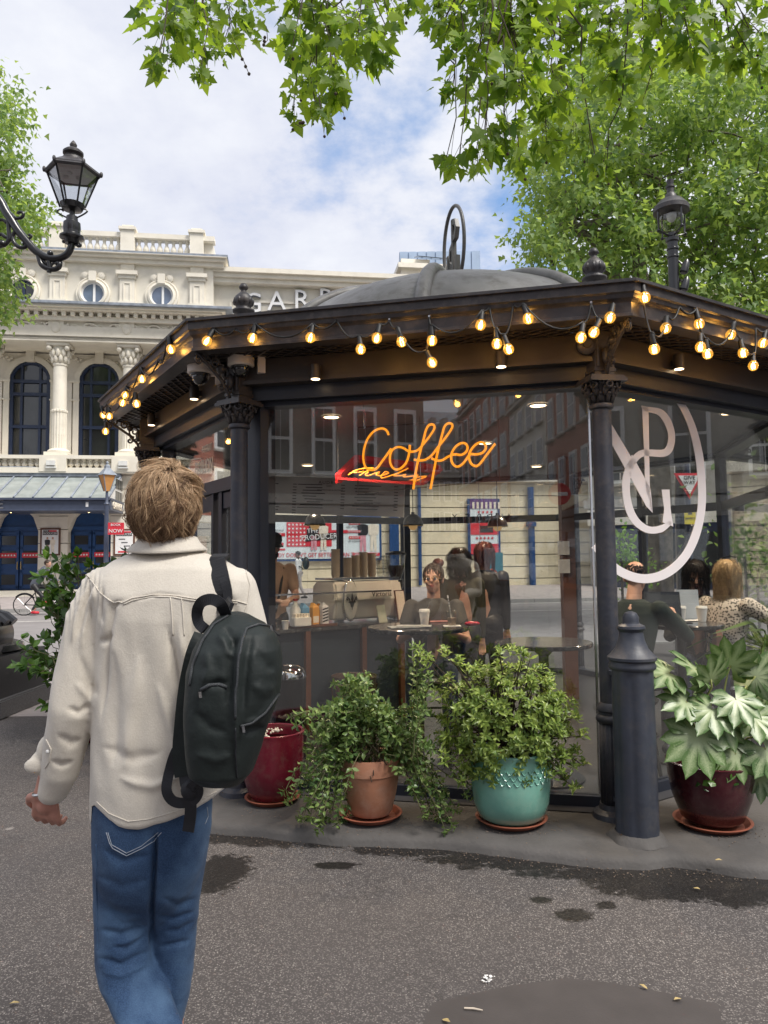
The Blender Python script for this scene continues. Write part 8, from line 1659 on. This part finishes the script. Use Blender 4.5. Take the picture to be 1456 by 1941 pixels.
# open cuff hanging at the left wrist
b = MB(); A = [(142, 1440), (106, 1520)]
rg = []
for py, xl, xr, dep, off in ((1436, 80, 143, .046, .01), (1470, 78, 138, .044, .02), (1500, 82, 131, .038, .03), (1520, 84, 112, .03, .04), (1512, 88, 108, .026, .04)):
    a, c = mp_(xl, py, off), mp_(xr, py-6, off); m = (a+c)/2; w = (c-a).length/2; rg.append([m+V((w*cos(t), dep*sin(t), .006*noise.noise(V((cos(t)*2, sin(t)*2, py*.02))))) for t in [2*pi*i/28 for i in range(28)]])
b.ring(rg, cap=False); b.build('cuff', SHIRT, MAN, smooth=True)
b = MB(); b.ball(mp_(64, 1452, -.01), (.026, .009, .020), 16, 10); b.ball(mp_(76, 1447, .0), (.028, .013, .032), 16, 10); b.ball(mp_(92, 1425, .01), (.030, .028, .045), 16, 10); cf = b.build('cuff_flap', SHIRT, MAN); remesh(cf, .004, 4)
seam([(88, 1402), (97, 1420), (93, 1444), (86, 1456)], .0018, name='placket_seam'); b = MB(); b.ball(onback(92, 1424, .003), (.005, .003, .005), 10, 6); b.build('cuff_button', MT['plasticw'], MAN); b = MB(); b.tube([W1+V((.03*cos(t), .026*sin(t), .006*cos(t))) for t in [2*pi*i/20 for i in range(20)]], .004, 6, closed=True); b.build('bracelet', MT['steel'], MAN)
# jeans
b = MB(); srings(b, [(1760, 262, 318, .03, .0), (1720, 225, 345, .07, .0), (1680, 194, 372, .105, .0), (1640, 184, 386, .12, .0), (1590, 181, 394, .125, 0), (1530, 180, 400, .12, 0), (1490, 184, 400, .115, 0)], 40)
def legr(rows):
    R = []
    for py, xl, xr, off, dr in rows:
        a, c = mp_(xl, py, off), mp_(xr, py, off); m = (a+c)/2; w = (c-a).length/2; R.append([m+V((w*cos(t), w*1.08*dr*sin(t), 0)) for t in [2*pi*i/28 for i in range(28)]])
    b.ring(R)
legr([(1560, 180, 300, 0, 1), (1640, 180, 296, 0, 1), (1700, 181, 290, 0, 1), (1765, 182, 289, -.01, 1), (1815, 182, 288, -.02, 1.0), (1845, 188, 300, -.03, 1), (1880, 203, 313, -.06, 1), (1941, 232, 340, -.11, 1), (2010, 262, 366, -.16, 1), (2080, 300, 390, -.22, 1)])
legr([(1560, 284, 400, 0, 1), (1640, 286, 388, 0.01, 1), (1700, 287, 379, .02, 1), (1760, 290, 373, .03, 1), (1832, 292, 366, .03, 1), (1890, 288, 358, .03, 1), (1941, 282, 346, .03, 1), (2060, 280, 350, .04, 1), (2170, 290, 356, .05, 1)])
je = b.build('jeans', DEN, MAN); remesh(je, .0055, 8)
JC = [([(182, 1760), (230, 1772), (285, 1752)], 6, -.008), ([(200, 1790), (240, 1800), (288, 1765)], 5, -.005), ([(183, 1815), (230, 1830), (290, 1800)], 7, -.009), ([(190, 1798), (240, 1786), (280, 1768)], 4, .004), ([(185, 1840), (230, 1850), (292, 1822)], 5, .005), ([(290, 1735), (330, 1742), (375, 1725)], 5, -.007), ([(310, 1765), (340, 1764), (374, 1742)], 6, -.005), ([(294, 1795), (330, 1790), (368, 1780)], 5, -.006), ([(300, 1700), (340, 1716), (376, 1700)], 6, -.005), ([(196, 1610), (230, 1632), (290, 1620)], 9, -.006), ([(182, 1660), (230, 1680), (285, 1668)], 9, -.004), ([(297, 1560), (292, 1640), (287, 1720), (290, 1830)], 5, -.030), ([(215, 1730), (240, 1742), (270, 1736)], 6, .004)]
def jean_fn(v, n):
    x, y = pxof(v); d = .003*noise.noise(V((v.x*8, v.y*8, v.z*5)))+.0022*noise.noise(V((v.x*14, v.y*14, v.z*40)))*sstep(1640, 1760, y)
    for P, w, dep in JC:
        q = dist_seg(x, y, P)
        if q < w*2.6: d += dep*math.exp(-(q/w)**2)
    return v+n*d
resculpt(je, jean_fn)
BV = BVHTree.FromPolygons([v.co for v in je.data.vertices], [tuple(p.vertices) for p in je.data.polygons])
seam([(299, 1585), (296, 1620), (292, 1655), (290, 1690)], .0016, DEN, 'seat_seam', .001)
STI = mat('pale_stitching', (.32, .36, .42), .8)
seam([(202, 1578), (208, 1598), (214, 1608), (240, 1622), (270, 1608), (292, 1594), (306, 1578)], .0011, STI, 'pocket_stitching', .001); seam([(205, 1578), (212, 1601), (240, 1617), (268, 1604), (300, 1578)], .0009, STI, 'pocket_stitching', .001); seam([(392, 1530), (394, 1548), (388, 1562)], .0011, STI, 'pocket_stitching', .001)
for xs_ in ([(183, 1600), (184, 1700), (185, 1800)],): seam(xs_, .0014, DEN, 'side_seam', .0008)
for an, tilt in ((LA, .9), (LA2, .0)):
    d = V((0, cos(tilt), -sin(tilt))); b = MB(); limb(b, [(an+V((0, -.04, -.035)), .042), (an+d*.09+V((0, 0, -.04)), .045), (an+d*.18+V((0, 0, -.05)), .036)]); s_ = b.build('shoe', MT['white'], MAN, smooth=True)
# hair
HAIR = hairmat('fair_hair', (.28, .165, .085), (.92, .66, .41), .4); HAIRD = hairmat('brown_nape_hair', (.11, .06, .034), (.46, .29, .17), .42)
HO = HC+HM @ V((0, -.012, .020))
b = MB(); b.ball(HO, (.070, .086, .095), 28, 18, M=HM); hb_ = b.build('hair', mat('hair_underlayer', (.13, .08, .045), .7), MAN, smooth=True)
nf = lambda d: not (d.y > .35 and d.z < .6)
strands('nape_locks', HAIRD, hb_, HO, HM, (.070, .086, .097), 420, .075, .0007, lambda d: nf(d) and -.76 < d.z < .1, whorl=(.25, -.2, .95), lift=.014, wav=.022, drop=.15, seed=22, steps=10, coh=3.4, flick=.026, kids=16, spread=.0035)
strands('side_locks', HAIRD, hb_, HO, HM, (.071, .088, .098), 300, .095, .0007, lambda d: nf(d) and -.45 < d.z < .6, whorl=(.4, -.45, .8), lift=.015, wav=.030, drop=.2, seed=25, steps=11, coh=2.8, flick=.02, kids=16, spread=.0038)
strands('crown_locks', HAIR, hb_, HO, HM, (.072, .09, .100), 460, .10, .0007, lambda d: nf(d) and d.z > .0, whorl=(.4, -.5, .77), lift=.016, wav=.030, drop=.2, seed=21, steps=12, coh=2.6, flick=.014, kids=18, spread=.0038)
strands('loose_locks', HAIR, hb_, HO, HM, (.075, .093, .102), 120, .085, .0006, lambda d: nf(d) and d.z > -.6, whorl=(.4, -.5, .77), lift=.014, wav=.03, drop=.15, seed=23, steps=11, coh=4., flick=.03, kids=8, spread=.003)
# backpack hanging from the right shoulder
BP = thing('backpack', 'dark green black nylon backpack hanging off the right shoulder of the walking man', 'backpack', mp_(440, 1480, -.3))
bc = mp_(440, 1322, -.235); BY = -.235
b = MB(); srings(b, [(1487, 404, 446, .03, BY+.03), (1480, 380, 462, .06, BY+.02), (1462, 363, 478, .08, BY), (1420, 356, 494, .092, BY), (1372, 354, 508, .10, BY), (1320, 355, 528, .105, BY), (1270, 358, 533, .105, BY), (1230, 370, 531, .095, BY), (1200, 388, 522, .08, BY+.01), (1180, 402, 502, .06, BY+.02), (1166, 416, 470, .04, BY+.03), (1160, 428, 452, .02, BY+.04)], 44, pw=2.7); bo = b.build('main_bag', NYL, BP); remesh(bo, .005, 2)
BCR = [([(463, 1192), (455, 1225), (449, 1280), (446, 1350), (448, 1480)], 7, .010), ([(447, 1196), (438, 1230), (434, 1290), (432, 1350)], 9, -.010), ([(478, 1200), (470, 1240), (464, 1300), (462, 1360)], 8, -.007), ([(425, 1185), (440, 1210), (446, 1230)], 7, -.009), ([(410, 1200), (428, 1222), (440, 1250)], 7, .008), ([(458, 1374), (490, 1362), (530, 1312)], 6, .007), ([(460, 1390), (500, 1376)], 8, -.010), ([(392, 1300), (414, 1294), (430, 1300)], 6, -.009), ([(370, 1350), (400, 1380), (430, 1390)], 10, -.006), ([(372, 1430), (410, 1440), (440, 1432)], 9, .005), ([(486, 1230), (506, 1260), (522, 1270)], 10, -.006), ([(480, 1300), (500, 1310), (520, 1300)], 12, .006), ([(390, 1230), (396, 1270), (384, 1300)], 8, .006)]
def bag_fn(v, n):
    x, y = pxof(v); d = .005*noise.noise(V((v.x*9, v.y*9, v.z*7)))+.0022*noise.noise(V((v.x*26, v.y*26, v.z*16)))
    if n.y < .3:
        for P, w, dep in BCR:
            q = dist_seg(x, y, P)
            if q < w*2.6: d += dep*math.exp(-(q/w)**2)
    return v+n*d
resculpt(bo, bag_fn)
bpp = lambda x, y, z: bc+V((x, y, z))
BV = BVHTree.FromPolygons([v.co for v in bo.data.vertices], [tuple(p.vertices) for p in bo.data.polygons])
_M = MAN; MAN = BP; ZIP = mat('zip_tape', (.05, .055, .06), .35, metal=.2, bump=.4, bscale=700)
for P in ([(513, 1188), (490, 1184), (468, 1192), (458, 1215), (451, 1260), (447, 1320), (446, 1362)], [(455, 1376), (478, 1370), (502, 1352), (528, 1316)]): seam(P, .003, ZIP, 'zip', .0015)
seam([(360, 1300), (366, 1262), (384, 1216), (406, 1184), (432, 1168)], .003, ZIP, 'zip', .0015); seam([(446, 1380), (447, 1430), (449, 1474)], .0018, WEB, 'panel_seam', .001)
seam([(381, 1308), (396, 1299), (416, 1298), (430, 1303)], .0045, ZIP, 'pocket_zip', .001)
for x, y in ((381, 1311), (460, 1375), (510, 1190)): b = MB(); p = onback(x, y, .006); b.beam(p, p+V((.003, -.004, -.012)), .006, .003); b.build('zip_pull', MT['iron'], BP)
seam([(512, 1190), (522, 1198), (531, 1206)], .002, WEB, 'pull_cord', .008)
# haul loop, shoulder strap over the right shoulder, loose lower strap
BV = BVHTree.FromPolygons([v.co for v in sh_o.data.vertices], [tuple(p.vertices) for p in sh_o.data.polygons])
def band(name, pts, w, th, m=WEB, par=None):
    P = smooth_path(pts, 5); b = MB(); R = []
    for i, p in enumerate(P):
        t = (P[min(i+1, len(P)-1)]-P[max(i-1, 0)]).normalized(); nrm = V((0, -1, 0)); nrm = (nrm-t*nrm.dot(t)).normalized() if abs(t.y) < .95 else V((0, 0, 1)); x = t.cross(nrm); R.append([p+x*w/2, p+x*w/2+nrm*th, p-x*w/2+nrm*th, p-x*w/2])
    b.ring(R); return b.build(name, m, par or BP, bevel=0)
band('shoulder_strap', [onback(412, 1064, .004)+V((0, .045, .008))]+[onback(x, y, .004) for x, y in ((412, 1068), (416, 1090), (421, 1120), (425, 1145))]+[bpp(-.015, .06, .19)], .044, .009); 
band('strap_webbing', [onback(x, y, .014) for x, y in ((414, 1072), (420, 1100), (424, 1130), (428, 1150))], .02, .003)
band('haul_loop', [mp_(430, 1172, -.22), mp_(426, 1158, -.24), mp_(417, 1143, -.26), mp_(400, 1136, -.25), mp_(382, 1142, -.22), mp_(374, 1160, -.2), mp_(377, 1180, -.2), mp_(388, 1192, -.22), mp_(394, 1196, -.2)], .026, .003)
band('padded_strap', [mp_(384, 1205, -.15), mp_(370, 1240, -.17), mp_(357, 1300, -.16), mp_(349, 1370, -.16), mp_(345, 1430, -.165), mp_(350, 1470, -.17)], .04, .012, NYL)
band('loose_strap', [mp_(352, 1400, -.16), mp_(334, 1424, -.17), mp_(322, 1460, -.17), mp_(316, 1496, -.18), mp_(326, 1516, -.18), mp_(344, 1522, -.18), mp_(360, 1518, -.18)], .024, .003)
band('strap_tail', [mp_(350, 1440, -.165), mp_(352, 1480, -.18), mp_(358, 1500, -.19), mp_(362, 1530, -.185), mp_(360, 1556, -.18), mp_(357, 1576, -.18)], .027, .004)
b = MB(); b.ball(mp_(360, 1498, -.19), (.022, .014, .024), 12, 8); k_ = b.build('strap_knot', WEB, BP, smooth=True); band('knot_loop', [mp_(358, 1500, -.19), mp_(368, 1488, -.21), mp_(377, 1496, -.2), mp_(374, 1510, -.19), mp_(362, 1522, -.19)], .022, .004)
MAN = _M
